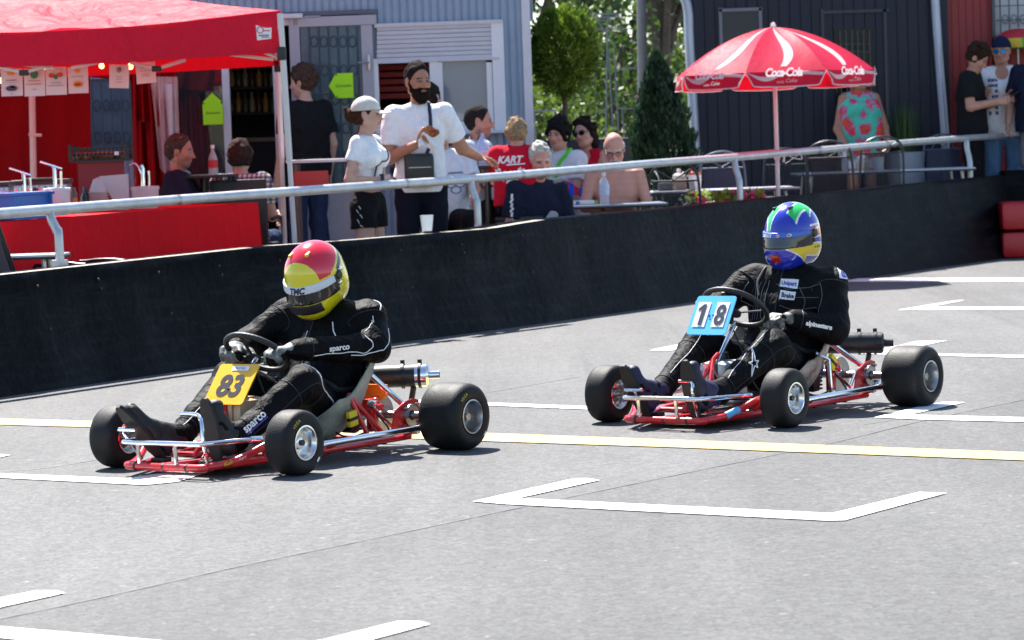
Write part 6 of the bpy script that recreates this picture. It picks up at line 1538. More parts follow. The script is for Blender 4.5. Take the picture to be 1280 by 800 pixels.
# black chair of the boy and fence-like stand near the door
o = thing('padded_chair', 'black high-backed chair under the man in the checked shirt', 'chair', spot(303, 23.2), radians(84)); q = MB(); q.bbox((-.22, 0, .69), (.04, .44, .56), .015); q.build('backrest', M_BLACK, o); q = MB(); q.bbox((0, 0, .45), (.44, .46, .05), .015); q.build('seat', M_BLACK, o)
q = MB(); q.tube([(-.2, -.25, .66), (.15, -.26, .66), (.2, -.26, .5)], .014, n=8, smooth=4); q.build('armrest', M_BLACK, o)
for x in (-.19, .19):
    for y in (-.2, .2): q = MB(); q.tube([(x, y, .45), (x, y, 0)], .014, n=8); q.build('leg', M_BLACKMETAL, o)
o = thing('metal_stand', 'grey tubular stand with a red tray below the cabin door', 'stand', spot(405, 22.9)); zz = TZ(22.9); q = MB(); zt_ = D(400, 201, 22.9).z - zz
for x in (-.22, .24): q.tube([(x, 0, 0), (x, 0, zt_ - .02)], .016, n=8); q.tube([(x, .3, 0), (x, .3, zt_ - .02)], .016, n=8)
q.build('frame', mat('stand_brown', (.09, .06, .055), .5), o); q = MB(); q.bbox((.01, .15, zt_), (.6, .34, .025), .006); q.build('top', M_GREYW, o); q = MB(); q.bbox((-.1, -.02, zt_ - .14), (.26, .03, .13), .008); q.build('tray', mat('tray_red', (.4, .03, .03), .5), o)
# ------------------------------------------------------------------ parasol
YP = 26.05
M_PAR = cloth('parasol_red', (.72, .03, .085), fold=.12, fscale=3, rough=.5, thin=.5); M_PARW = cloth('parasol_white', (.85, .83, .83), fold=.02, rough=.6, thin=.5)
par = thing('parasol', 'open red and white parasol with scalloped valance and soft drink lettering', 'parasol', spot(971.5, YP)); PO = V(par.location)
s_ = 1 / px_per_m(YP); RP = .885; zr = D(971, 92, YP).z - PO.z; zp_ = D(971, 34, YP).z - PO.z; zb = D(971, 109, YP).z - PO.z
a0 = radians(-90 - 21.0)      # first corner, towards the camera
def canopy(ang, t):
    """ang in gore units from the first corner, t 0 rim .. 1 apex"""
    k = math.floor(ang); f = ang - k
    c0, c1 = a0 + k * pi / 4, a0 + (k + 1) * pi / 4
    x = RP * ((1 - f) * cos(c0) + f * cos(c1)); y = RP * ((1 - f) * sin(c0) + f * sin(c1))
    r = 1 - t; z = zr + (zp_ - zr) * (1 - r ** 1.75) + .0
    r2 = r * (1 + .02 * sin(pi * r)); sag = .03 * sin(pi * f) * sin(pi * min(1, r * 1.0)) 
    return V((x * r2, y * r2, z - sag))
def cnormal(ang, t):
    e = 1e-3; a = canopy(ang + e, t) - canopy(ang - e, t) if .01 < ang % 1 < .99 else canopy(math.floor(ang) + .52, t) - canopy(math.floor(ang) + .48, t); b_ = canopy(ang, min(t + e, 1)) - canopy(ang, max(t - e, 0)); n = a.cross(b_).normalized(); return n if n.z > 0 else -n
q = MB()
for g in range(8):
    q.mat(0).grid(lambda u, v: canopy(g + .0005 + u * .999, v * .995), 12, 20)
    def sw(u, v):      # white swoosh running from the apex to the rim
        t = 1 - v * .93; c = .30 + .52 * v ** .6 * sin(pi * (.12 + v * .62)) * 1.0 - .20 * v ** 2; w = .02 + .16 * sin(pi * min(1, .12 + v * .8)) ** 1 * (.35 + v * .5)
        ang = min(.985, max(.015, c + (u - .5) * w * 1.5))
        return canopy(g + ang, t) + cnormal(g + ang, t) * .003
    q.mat(1).grid(sw, 6, 30)
q.build('canopy', [M_PAR, M_PARW], par, smooth=25, fix=False)
q = MB(); q2 = MB(); q3 = MB()
for g in range(8):
    c0, c1 = a0 + g * pi / 4, a0 + (g + 1) * pi / 4
    P0, P1 = V((RP * cos(c0), RP * sin(c0), zr)), V((RP * cos(c1), RP * sin(c1), zr)); out = ((P0 + P1) / 2); out.z = 0; out.normalize()
    along = (P1 - P0).normalized(); wd = (P1 - P0).length; hv = zr - zb
    def vf(u, v, off=0.0):
        e = min(u, 1 - u); ins = .06 * v * max(0, 1 - e * 7)   # panels narrow downward, notch between them
        round_ = 1 - .35 * max(0, 1 - e / .07) ** 2
        h = hv * (round_ if v > 0 else 1)
        uu = u + (ins if u < .5 else -ins) * 1.0
        return P0.lerp(P1, uu) + out * (.015 * v + .012 * sin(u * 13 + g * 2) * v + off) + V((0, 0, -h * v - .012 * sin(u * pi) * v))
    q.grid(lambda u, v: vf(u, v), 30, 6, .0015)
    q2.tube([vf(u, 1.0, .001) for u in np.linspace(0, 1, 25)], .0055, n=6); q2.tube([vf(0, v, .001) for v in (0, .3, .6, 1)], .004, n=5); q2.tube([vf(1, v, .001) for v in (0, .3, .6, 1)], .004, n=5)
    # white wave under the lettering
    q3.grid(lambda u, v: vf(.02 + .50 * u, min(.98, max(.02, .10 + .50 * sin(pi * u) * .75 + (v - .5) * (.06 + .28 * sin(pi * u))))), .5 and 18, 3) if False else None
    def wave(u, v):
        cc = .06 + .42 * sin(pi * min(1, u * 1.15)) if u < .87 else .06
        return vf(.02 + .5 * u, min(.97, max(.02, cc + (v - .5) * (.05 + .26 * sin(pi * u)))), .004)
    q3.grid(wave, 18, 3)
    q3.grid(lambda u, v: vf(.66 + .32 * u, min(.97, max(.0, .0 + .22 * u ** 1.5 + (v - .5) * .28 * (1 - .3 * u)))), 10, 2) if False else q3.grid(lambda u, v: vf(.66 + .32 * u, min(.97, max(.01, .10 + .16 * u ** 1.6 + (v - .5) * .22)), .004), 10, 2)
    # script lettering: heavy white outline, straddling rim
    cen = P0.lerp(P1, .47) + out * .03 + V((0, 0, .004))
    tm = MB()
    text_on(q3, 'Coca-Cola', cen + V((0, 0, -.012)), along, (V((0, 0, 1)) + out * -.25).normalized(), .11, fit=wd * .46, height=.078, shear=.32, bold=.0035, spacing=.86, off=.008)
    text_on(q3, 'Coke', cen + along * wd * .09 + V((0, 0, -.082)) + out * .0, along, V((0, 0, 1)), .05, fit=wd * .14, shear=.3, off=.012)
    text_on(q3, 'trink', cen - along * wd * .05 + V((0, 0, -.092)), along, V((0, 0, 1)), .02, fit=wd * .09, off=.012)
q.build('valance', M_PAR, par, smooth=40); q2.build('hem', M_PARW, par); q3.build('lettering', M_PARW, par, smooth=0, fix=False)
q = MB(); q.tube([(0, 0, .0), (0, 0, zp_ + .01)], .0185, n=14); q.mat(1).lathe([(.0005, .045), (.014, .04), (.024, .015), (.02, -.01)], (0, 0, zp_), n=14); q.mat(0).tube([(0, 0, .93), (.05, -.01, .94), (.06, -.01, .90), (.055, -.01, .85)], .009, n=8, smooth=4); q.bbox((0, 0, .91), (.05, .05, .08), .01)
q.build('pole', [mat('pole_pale', (.72, .66, .66), .4), M_PARW], par)
for g in range(8):
    c0 = a0 + g * pi / 4; q = MB(); q.tube([canopy(g + 1e-4, .98) - V((0, 0, .02)), canopy(g + 1e-4, .5) - V((0, 0, .015)), canopy(g + 1e-4, .02) - V((0, 0, .01))], .006, n=6, smooth=3); q.tube([canopy(g + 1e-4, .5) - V((0, 0, .02)), V((0, 0, zr + .02))], .005, n=6); q.build('rib', M_STEEL, par)
q = MB(); q.lathe([(.0005, 0), (.24, 0), (.24, .05), (.06, .08), (.03, .3), (.0005, .3)], n=24); q.build('base', M_STEEL, par)
# colourful dome parasol far at the edge
p = D(1272, 60, 30.85); o = thing('beach_parasol', 'small red dome parasol with yellow and green rim behind the tank top man', 'parasol', (p.x, p.y, TZ(30.85))); q = MB(); zc_ = p.z - TZ(30.85)
for g in range(16):
    for m_, v0, v1 in ((0, .0, .68), (1 if g in (6, 7, 8, 9, 10, 11) else 2, .68, 1.0)):
        q.mat(m_).grid(lambda u, v: V((.27 * sin((v0 + (v1 - v0) * v) * pi / 2) * cos((g + u) * pi / 8), .27 * sin((v0 + (v1 - v0) * v) * pi / 2) * sin((g + u) * pi / 8), zc_ + .2 * cos((v0 + (v1 - v0) * v) * pi / 2))), 4, 8)
q.build('canopy', [mat('dome_red', (.5, .02, .03), .6), mat('dome_yellow', (.7, .45, .02), .6), mat('dome_green', (.1, .4, .05), .6)], o); q = MB(); q.tube([(0, 0, 0), (0, 0, zc_ + .21)], .012, n=8); q.build('pole', M_STEEL, o)
# ------------------------------------------------------------------ plants
def leaf_mat(name, c0, c1, thin=.45):
    m = mat(name, c0, .55, vary=.0); nt, b = nodes_of(m); N = nt.nodes.new; Lk = nt.links.new
    g = N('ShaderNodeNewGeometry'); tc = N('ShaderNodeTexCoord'); n = N('ShaderNodeTexNoise'); n.inputs['Scale'].default_value = 2.5; Lk(tc.outputs['Object'], n.inputs['Vector'])
    ad = N('ShaderNodeMath'); ad.operation = 'ADD'; Lk(g.outputs['Random Per Island'], ad.inputs[0]); Lk(n.outputs['Fac'], ad.inputs[1])
    r = N('ShaderNodeValToRGB'); r.color_ramp.elements[0].position = .35; r.color_ramp.elements[1].position = 1.3 / 1.5; r.color_ramp.elements[0].color = (*c0, 1); r.color_ramp.elements[1].color = (*c1, 1)
    Lk(ad.outputs[0], r.inputs['Fac']); Lk(r.outputs['Color'], b.inputs['Base Color'])
    t = N('ShaderNodeBsdfTranslucent'); Lk(r.outputs['Color'], t.inputs['Color']); mx = N('ShaderNodeMixShader'); mx.inputs['Fac'].default_value = thin
    Lk(b.outputs['BSDF'], mx.inputs[1]); Lk(t.outputs['BSDF'], mx.inputs[2]); Lk(mx.outputs['Shader'], nt.nodes['Material Output'].inputs['Surface']); return m
def leaves(mb, pts, size, rg, stretch=1.6, up=.0, outward=None):
    for p in pts:
        d = V((rg.gauss(0, 1), rg.gauss(0, 1), rg.gauss(0, 1) + up))
        if outward is not None: d = d * .7 + (V(p) - outward).normalized() * 1.2 + V((0, 0, up))
        d.normalize(); s, u = frame_from(d, V((rg.gauss(0, 1), rg.gauss(0, 1), rg.gauss(0, 1))).normalized()); L = size * rg.uniform(.6, 1.3); w = L / stretch / 2
        p = V(p); mb.add([p - d * L * .5, p + s * w - d * L * .05, p + d * L * .5, p - s * w - d * L * .05], [(0, 1, 2, 3)])
M_BARK = mat('bark', (.09, .07, .055), .9, vary=.4, vscale=12, bump=.8, bscale=30)
def tree(name, lab, base, H, cr, n, size, m, seed, clumps=14, cz=.62, group=None, trunk=.14, squash=1.0):
    rg = random.Random(seed); o = thing(name, lab, 'tree', base, 0, group); t = MB(); q = MB()
    top = V((rg.uniform(-.2, .2), 0, H * .85)); t.tube([(0, 0, -.1), (rg.uniform(-.08, .08), 0, H * .3), (rg.uniform(-.15, .15), .05, H * .6), top], [trunk, trunk * .8, trunk * .5, trunk * .15], n=10, smooth=4)
    for k in range(clumps):
        a = rg.uniform(0, 2 * pi); rr = cr * sqrt(rg.uniform(.05, 1)); c = V((rr * cos(a), rr * sin(a), H * cz + rg.uniform(-1, 1) * (H * (1 - cz)) * .9 * squash * sqrt(max(.05, 1 - (rr / cr) ** 2))))
        t.tube([V((0, 0, H * rg.uniform(.25, .6))), c * .6 + V((0, 0, H * .22)), c], [trunk * .4, trunk * .22, trunk * .06], n=6, smooth=3)
        r = cr * rg.uniform(.26, .46); pts = []
        for i in range(n // clumps):
            v = V((rg.gauss(0, 1), rg.gauss(0, 1), rg.gauss(0, .8))); v.normalize(); pts.append(c + v * r * rg.uniform(.35, 1.0) ** .6)
        leaves(q, pts, size, rg, outward=None)
    t.build('trunk', M_BARK, o); q.build('crown', m, o, smooth=0, fix=False); return o
LM = [leaf_mat('leaf_green', (.008, .026, .006), (.05, .10, .015)), leaf_mat('leaf_light', (.014, .04, .007), (.10, .16, .02), .5), leaf_mat('leaf_dark', (.006, .02, .007), (.03, .065, .015))]
TG = None
for i, (px, Y, H, cr, n, ms, cz, lab) in enumerate(((655, 47, 7.5, 2.2, 4200, 0, .58, 'tall green leafy tree directly behind the cabin corner'), (742, 52, 8.5, 2.4, 2600, 2, .60, 'dark leafy tree behind the clipped ball tree'), (835, 46, 7.5, 2.0, 1500, 0, .66, 'airy leafy tree with gaps of sky above the conifer'),
        (792, 58, 5.0, 2.2, 3000, 1, .42, 'light green tree low behind the concrete pole'), (905, 50, 7.5, 2.2, 1500, 2, .6, 'leafy tree mostly hidden by the navy hall'), (700, 40, 2.6, 1.3, 2600, 1, .5, 'sunlit light green bush below the clipped ball tree'), (775, 38, 2.7, 1.3, 2600, 0, .5, 'green bush behind the woman with sunglasses'), (655, 36, 2.3, 1.0, 2000, 1, .5, 'yellow-green bush at the cabin corner'))):
    p = D(px, 200, Y); tree('leafy_tree' if H > 3 else 'bush', lab, (p.x, Y, .25), H, cr, n, .17 if H > 3 else .10, LM[ms], 20 + i, clumps=26 if H > 3 else 16, cz=cz, trunk=.16 if H > 3 else .05)
# far wood behind: a band of leaves low down
q = MB(); rg = random.Random(77)
for k in range(60):
    c = D(rg.uniform(640, 900), rg.uniform(60, 190), rg.uniform(62, 70)); r = rg.uniform(.5, 1.1)
    if c.z > 2.9: continue
    leaves(q, [c + V((rg.gauss(0, 1), rg.gauss(0, 1), rg.gauss(0, 1))).normalized() * r * rg.uniform(.4, 1) for i in range(90)], .22, rg)
wd = q.build('undergrowth', LM[2], smooth=0, fix=False); tag(wd, 'dense green undergrowth far behind the buildings', 'undergrowth', kind='stuff')
# clipped ball tree
p = spot(708, 27.3); o = thing('topiary_tree', 'clipped ball-shaped conifer on a bare stem beside the cabin', 'tree', p); rg = random.Random(4); s27 = 27.3 / F_PX
zc2 = D(706, 64, 27.3).z - p.z; q = MB(); pts = []
for i in range(11000):
    v = V((rg.gauss(0, 1), rg.gauss(0, 1), rg.gauss(0, 1))).normalized(); w2 = 1 + .13 * sin(v.x * 7 + v.z * 5) * sin(v.y * 6 + 1) + .09 * sin(v.x * 15 + 2) * sin(v.z * 13) + .05 * rg.gauss(0, 1)
    rr = rg.uniform(.35, 1) ** .35 * w2; pts.append(V((v.x * .315 * rr, v.y * .315 * rr, zc2 + v.z * .40 * rr)))
leaves(q, pts, .06, rg, stretch=3.2, up=.5, outward=V((0, 0, zc2)))
q.build('crown', leaf_mat('thuja_yellow', (.010, .034, .005), (.15, .25, .02), .4), o, smooth=0, fix=False); q = MB(); q.tube([(0, 0, -.1), (.02, 0, .6), (-.01, 0, zc2)], [.035, .028, .02], n=10, smooth=4); q.build('trunk', M_BARK, o)
q = MB(); q.lathe([(.0005, 0), (.17, 0), (.22, .36), (.2, .36), (.19, .32), (.0005, .32)], n=24); q.build('pot', mat('pot_dark', (.04, .04, .045), .6), o)
# dark conifer
p = spot(832, 28.6); o = thing('conifer', 'dense dark green conifer beside the white drainpipe', 'tree', p); q = MB(); rg = random.Random(8); Hc = D(820, 66, 28.6).z - p.z; pts = []
for i in range(11000):
    t_ = rg.uniform(0, 1) ** .8; a = rg.uniform(0, 2 * pi); R_ = (.50 * (1 - t_) ** .75 + .02) * (1 + .26 * sin(a * 5 + t_ * 22) * sin(t_ * 27 + 2)); rr = R_ * rg.uniform(.25, 1) ** .4
    pts.append(V((rr * cos(a) - .06 * t_, rr * sin(a), .05 + t_ * (Hc - .05))))
leaves(q, pts, .075, rg, stretch=3.0, up=.9, outward=V((0, 0, .6)))
q.build('crown', leaf_mat('conifer_dark', (.006, .022, .010), (.022, .060, .024), .25), o, smooth=0, fix=False); q = MB(); q.tube([(0, 0, -.1), (0, 0, Hc * .9)], [.05, .01], n=8); q.build('trunk', M_BARK, o)
# potted grass by the hall
p = spot(1132, 30.55); o = thing('potted_plant', 'feathery green plant in a pale ribbed pot beside the floral woman', 'plant', p); q = MB(); zp2 = D(1132, 190, 30.55).z - p.z
q.lathe([(.0005, 0), (.13, 0), (.2, zp2), (.18, zp2), (.17, zp2 - .04), (.0005, zp2 - .04)], n=30); q.build('pot', mat('pot_pale', (.32, .36, .42), .5), o); q = MB(); rg = random.Random(6)
for i in range(170):
    a = rg.uniform(0, 2 * pi); r = rg.uniform(0, .1); l_ = rg.uniform(.2, .55); e = V((r * cos(a) * 2.4, r * sin(a) * 2.4, zp2 + l_)); b_ = V((r * cos(a), r * sin(a), zp2 - .03)); s2 = V((-sin(a), cos(a), 0)) * .012
    q.add([b_ - s2, b_ + s2, e], [(0, 1, 2)])
q.build('foliage', leaf_mat('grass_green', (.03, .07, .02), (.08, .16, .05), .4), o, smooth=0, fix=False)
# flower box
p = spot(905, 25.6); zf = D(905, 251, 25.6).z; o = thing('flower_box', 'planter of pink flowers and green leaves under the pale table', 'flowers', (p.x, p.y, TZ(25.6))); q = MB(); q.bbox((0, 0, (zf - TZ(25.6)) / 2), (.62, .22, zf - TZ(25.6)), .02); q.build('planter', mat('planter_dark', (.06, .05, .045), .7), o)
q = MB(); q2 = MB(); rg = random.Random(12); zz = zf - TZ(25.6)
leaves(q, [V((rg.uniform(-.33, .33), rg.uniform(-.12, .12), zz + rg.uniform(-.08, .09))) for i in range(420)], .055, rg)
for i in range(24):
    c = V((rg.choice((-.22, -.16, -.26, .0, .08, .15, .27)) + rg.gauss(0, .03), rg.uniform(-.16, .0), zz + rg.uniform(-.04, .08)))
    for k in range(7): 
        d_ = V((rg.gauss(0, 1), rg.gauss(0, 1), rg.gauss(0, 1))).normalized(); q2.lathe([(.0005, .006), (.012, .004), (.016, 0)], c + d_ * .016, d_, n=6)
q.build('foliage', leaf_mat('flower_leaf', (.05, .12, .01), (.25, .38, .05), .5), o, smooth=0, fix=False); q2.build('blossom', mat('blossom_pink', (.65, .04, .16), .6, vary=.3, vscale=40), o)
# concrete pole and mast
p = D(803, 200, 34); o = thing('utility_pole', 'grey round concrete pole between the trees', 'pole', (p.x, 34, .2)); q = MB(); a = D(801, -60, 34); q.tube([(0, 0, 0), (a.x - p.x, 0, a.z - .2)], [.062, .052], n=16); q.build('pole', mat('concrete_pole', (.25, .24, .23), .8, vary=.15, vscale=8), o)
p = D(774, 190, 33); o = thing('lattice_mast', 'thin pale metal mast with crossbars among the trees', 'mast', (p.x, 33, .2)); q = MB()
for dx in (-.03, .03, .1): q.tube([(dx, 0, 0), (dx - .05, 0, D(770, 60 if dx < .1 else 135, 33).z - .2)], .009, n=6)
for (x0, x1, py) in ((737, 776, 18), (735, 775, 22), (740, 790, 37), (775, 798, 86), (775, 801, 136), (667, 694, 139), (744, 764, 26)):
    a, b_ = D(x0, py, 33) - V((p.x, 33, .2)), D(x1, py - 1, 33) - V((p.x, 33, .2)); q.tube([a, b_], .009, n=6)
q.tube([D(742, 18, 33) - V((p.x, 33, .2)), D(770, 60, 33) - V((p.x, 33, .2))], .008, n=5); q.tube([D(760, 14, 33) - V((p.x, 33, .2)), D(757, 190, 33) - V((p.x, 33, .2))], .01, n=6); q.tube([D(668, 139, 33) - V((p.x, 33, .2)), D(672, 215, 33) - V((p.x, 33, .2))], .01, n=6)
q.build('lattice', mat('mast_grey', (.24, .26, .28), .45, metal=.3), o)
bkb = MB(); p = spot(705, 26.1); o = thing('dark_bench', 'dark high-backed bench behind the people seated at the cabin corner', 'bench', p); bkb.bbox((.0, 0, D(690, 176, 25.6).z - p.z - .22), (1.15, .06, .45), .02); bkb.build('backrest', M_BLACK, o)
bkb = MB(); bkb.bbox((0, -.25, .44), (1.15, .5, .06), .015); bkb.build('seat', M_BLACK, o)
for x in (-.5, .5): bkb = MB(); bkb.box((x, -.25, .2), (.06, .45, .41)); bkb.build('leg', M_BLACK, o)
# ------------------------------------------------------------------ spectators
def top_h(px, py, Y): return D(px, py, Y).z - TZ(Y)
def stand_at(px, py, Y, wide=1.0): return standing(top_h(px, py, Y), wide), spot(px, Y)
def sit_at(px, py, Y, H=1.75, lean=0, wide=1.0, head_drop=0.0):
    seat = top_h(px, py, Y) - .09 - .793 * H / 1.75 + head_drop
    return sitting(H, seat, lean, wide), spot(px, Y), seat
def at(J, k, *v): J[k] = A(*v)
def stool(label, p, seat, rz=0, back=False):
    o = thing('bar_stool' if seat > .55 else 'simple_chair', label, 'chair', p, rz); q = MB(); q.bbox((0, 0, seat - .03), (.36, .36, .04), .012); q.build('seat', M_BLACK, o)
    for x in (-.14, .14):
        for y in (-.14, .14): q = MB(); q.tube([(x, y, seat - .05), (x * 1.25, y * 1.25, 0)], .013, n=8); q.build('leg', M_BLACKMETAL, o)
    if back: q = MB(); q.bbox((-.18, 0, seat + .22), (.03, .36, .36), .012); q.build('backrest', M_BLACK, o)
    return o
WHITE_T = cloth('white_tee', (.86, .86, .88), fold=.55, fscale=10); BLACK_T = cloth('black_tee', (.012, .012, .014), fold=.7, fscale=10); NAVY_T = cloth('navy_tee', (.014, .018, .04), fold=.6, fscale=10)
BLACK_S = cloth('black_shorts', (.009, .009, .011), fold=.7, fscale=10); NAVY_P = cloth('navy_trousers', (.008, .01, .02), fold=.7); JEANS = cloth('blue_jeans', (.10, .20, .36), fold=.8, fscale=12); JEANS_D = cloth('dark_jeans', (.025, .045, .10), fold=.8)
RED_T = cloth('red_tee', (.55, .008, .03), fold=.5); GREY_T = cloth('grey_tee', (.42, .46, .54), fold=.6); PURPLE_T = cloth('dusky_tee', (.07, .065, .11), fold=.6)
TAN = (.42, .20, .125); FAIR = (.56, .33, .25); PINK = (.55, .26, .19)
# 1 woman in the cap
J, p = stand_at(458, 123, 20.6, .86); s = J['s']
for k, v in dict(elR=(-.05, -.22, 1.14), wrR=(.17, -.10, 1.135), elL=(.02, .21, 1.13), wrL=(.19, .06, 1.105)).items(): J[k] = A(*v) * s
J['hdR'] = A(.1, 1, .0); J['hdL'] = A(.15, -1, .0)
w = person('woman in a pale cap and cropped white T-shirt with folded arms at the railing', J, p, radians(-22), look=(14, 2, 0), skin_c=FAIR, hair_c=(.05, .022, .012), b=.86, bust=.075, arm=.82, leg=.98, h=.006, palm=dict(R=A(-1, 0, .1), L=A(-1, 0, -.2)),
    clothes=[('tshirt', 'top', WHITE_T, dict(hem=.10, sleeve=.5, t=.008, drape=False, noise=.002)), ('shorts', 'bottom', BLACK_S, dict(len=.36, t=.014, waist=.14))], hair=dict(kind='bun', t=.003, noise=.002), shoes=(.6, .6, .6))
make_cap(w, cloth('cap_cream', (.62, .58, .52), fold=.1), tilt=0)
bvT = bvh_of(w['tshirt']); q = MB(); sn = J['shL'] * .55 + J['neck'] * .45
stroke_on(q, bvT, [mix(J['neck'], J['shL'], .55) + A(.0, 0, .05), mix(J['neck'], J['shL'], .5) + A(.12, 0, -.06), J['chest'] + A(.2, .02, -.02), J['pel'] + A(.2, -.12, .16)], .006); q.build('bag_strap', M_BLACK, w['root'])
q = MB(); wr = J['wrR']; q.lathe([(.033, -.012), (.036, 0), (.033, .012)], wr - A(.0, .0, 0), J['wrR'] - J['elR'], n=18); q.mat(0).bbox(wr + A(.0, -.0, .033), (.03, .03, .012), .004); q.build('wristwatch', M_BLACK, w['root'])
bvS = bvh_of(w['shorts']); q = MB()
for sd in (1, -1):
    for k in range(5): stroke_on(q, bvS, [J['hip' + ('L' if sd > 0 else 'R')] + A(.02 - .03 * (k % 2), sd * .14, .02 - .033 * k), J['hip' + ('L' if sd > 0 else 'R')] + A(.04 - .03 * (k % 2), sd * .14, -.005 - .033 * k)], .0025, k=3)
q.build('side_lacing', M_WHITEP, w['shorts'], fix=False)
# 2 bearded man
J, p = stand_at(525, 79, 21.45, 1.12); s = J['s']
for k, v in dict(shL=(.02, .175, 1.405), shR=(.01, -.175, 1.40), elR=(.06, -.22, 1.105), wrR=(.26, -.045, 1.19), elL=(-.06, .30, 1.155), wrL=(-.26, .43, 1.09)).items(): J[k] = A(*v) * s
J['hdR'] = A(.25, .85, .35); J['hdL'] = A(-.1, .9, -.2)
m2 = person('bearded man in a white T-shirt holding a snack and leaning one hand on the railing', J, p, radians(-84), look=(26, 4, 0), skin_c=TAN, hair_c=(.018, .012, .01), b=.9, arm=1.06, h=.006, curl=(.45, .75), palm=dict(R=A(-.35, -.1, .9), L=A(.0, -.2, -1.0), tR=-1),
    clothes=[('tshirt', 'top', WHITE_T, dict(hem=-.10, sleeve=.72, t=.012, w=.055)), ('trousers', 'bottom', NAVY_P, dict(len=2.0, t=.016, waist=.08))], hair=dict(kind='short', t=.003, top=.010, fringe=.05, noise=.004))
make_beard(m2, (.012, .008, .006))
bvT = bvh_of(m2['tshirt']); q = MB(); Sh = mix(J['neck'], J['shL'], .42)
stroke_on(q, bvT, [Sh + A(-.02, 0, .07), Sh + A(.12, .0, -.05), J['chest'] + A(.2, .09, -.05), J['pel'] + A(.22, .06, .2), J['pel'] + A(.2, -.03, .08)], .013, k=8); q.build('bag_strap', mat('strap_navy', (.012, .014, .05), .6), m2['root'])
q = MB(); q.bbox(J['pel'] + A(.175, -.02, .06), (.09, .21, .24), .035); q.mat(1).box(J['pel'] + A(.222, -.02, .08), (.004, .16, .005)); o = q.build('shoulder_bag', [M_BLACK, M_STEEL], m2['root'])
hp_ = J['wrR'] + A(.06, .10, .045) * 1.0
sn = thing('flatbread_snack', 'half-eaten flatbread with a paper napkin in the bearded man\'s hand', 'food', p, radians(-84)); q = MB(); rg = random.Random(3)
q.grid(lambda u, v: V(hp_) + V((.02 * sin(u * 6), (u - .5) * .12, (v - .3) * .10 + .02 * cos(u * 5 + v * 4))), 8, 8, .012); q.build('flatbread', mat('bread_crust', (.32, .12, .04), .6, vary=.4), sn)
q = MB(); q.grid(lambda u, v: V(hp_) + V((.012 + .02 * sin(u * 9 + v * 5), (u - .55) * .16, (v - .75) * .09 + .02 * sin(u * 7))), 8, 8, .002); q.build('napkin', M_WHITEP, sn)
q = MB()
for k in range(9): q.lathe([(.0005, .012), (.012, .006), (.014, 0), (.0005, -.01)], hp_ + A(.02 * rg.uniform(-1, 1), rg.uniform(-.05, .05), rg.uniform(.03, .075)), n=8)
q.build('topping', mat('topping_red', (.5, .1, .03), .5, vary=.5, vscale=60), sn)
# cup on the barrier
cp = D(534, 289, Ywall(534) + .07); o = thing('plastic_cup', 'clear plastic cup standing on top of the barrier', 'cup', cp); q = MB(); q.lathe([(.0005, 0), (.034, 0), (.046, .105), (.047, .108), (.043, .105), (.032, .004), (.0005, .004)], n=20); q.build('cup', glass_mat('cup_clear', (.8, .84, .86), .08, .4), o)
# 3 man at the open door
J, p = stand_at(384, 83, 24.95); s = J['s']
person('man in a black shirt seen from behind at the open glass door', J, p, radians(128), look=(28, 4, 0), skin_c=FAIR, hair_c=(.07, .04, .028), b=1.0, stubble=.2, clothes=[('shirt', 'top', BLACK_T, dict(hem=-.08, sleeve=.7)), ('jeans', 'bottom', JEANS_D, dict(len=2))], hair=dict(kind='short', t=.012, top=.012), h=.0075)
# 4 boy in checked shirt
J, p, st = sit_at(300, 174, 23.25, 1.72); s = J['s']; J['elR'] = J['shR'] + A(.02, -.06, -.27); J['wrR'] = J['elR'] + A(.2, .0, -.02)
chk = cloth('checked_shirt', (.6, .58, .5), fold=.4); nt, b_ = nodes_of(chk)
tcx = nt.nodes.new('ShaderNodeTexCoord'); acc = None
for ax_ in ('Y', 'Z'):
    wv = nt.nodes.new('ShaderNodeTexWave'); wv.bands_direction = ax_; wv.inputs['Scale'].default_value = 9; nt.links.new(tcx.outputs['Object'], wv.inputs['Vector'])
    rp_ = nt.nodes.new('ShaderNodeValToRGB'); rp_.color_ramp.elements[0].position = .35; rp_.color_ramp.elements[1].position = .5; rp_.color_ramp.elements[0].color = (.22, .28, .42, 1); rp_.color_ramp.elements[1].color = (.9, .86, .74, 1); nt.links.new(wv.outputs['Fac'], rp_.inputs['Fac'])
    if acc is None: acc = rp_.outputs['Color']
    else:
        mx = nt.nodes.new('ShaderNodeMix'); mx.data_type = 'RGBA'; mx.blend_type = 'MULTIPLY'; mx.inputs['Factor'].default_value = 1; nt.links.new(acc, mx.inputs['A']); nt.links.new(rp_.outputs['Color'], mx.inputs['B']); acc = mx.outputs['Result']
nt.links.new(acc, b_.inputs['Base Color'])
person('person in a checked shirt seated on the black chair with back turned', J, p, radians(80), skin_c=FAIR, hair_c=(.035, .022, .018), h=.0075, clothes=[('shirt', 'top', chk, dict(hem=-.06, sleeve=.65)), ('jeans', 'bottom', JEANS_D, dict(len=2))], hair=dict(kind='bowl', t=.012))
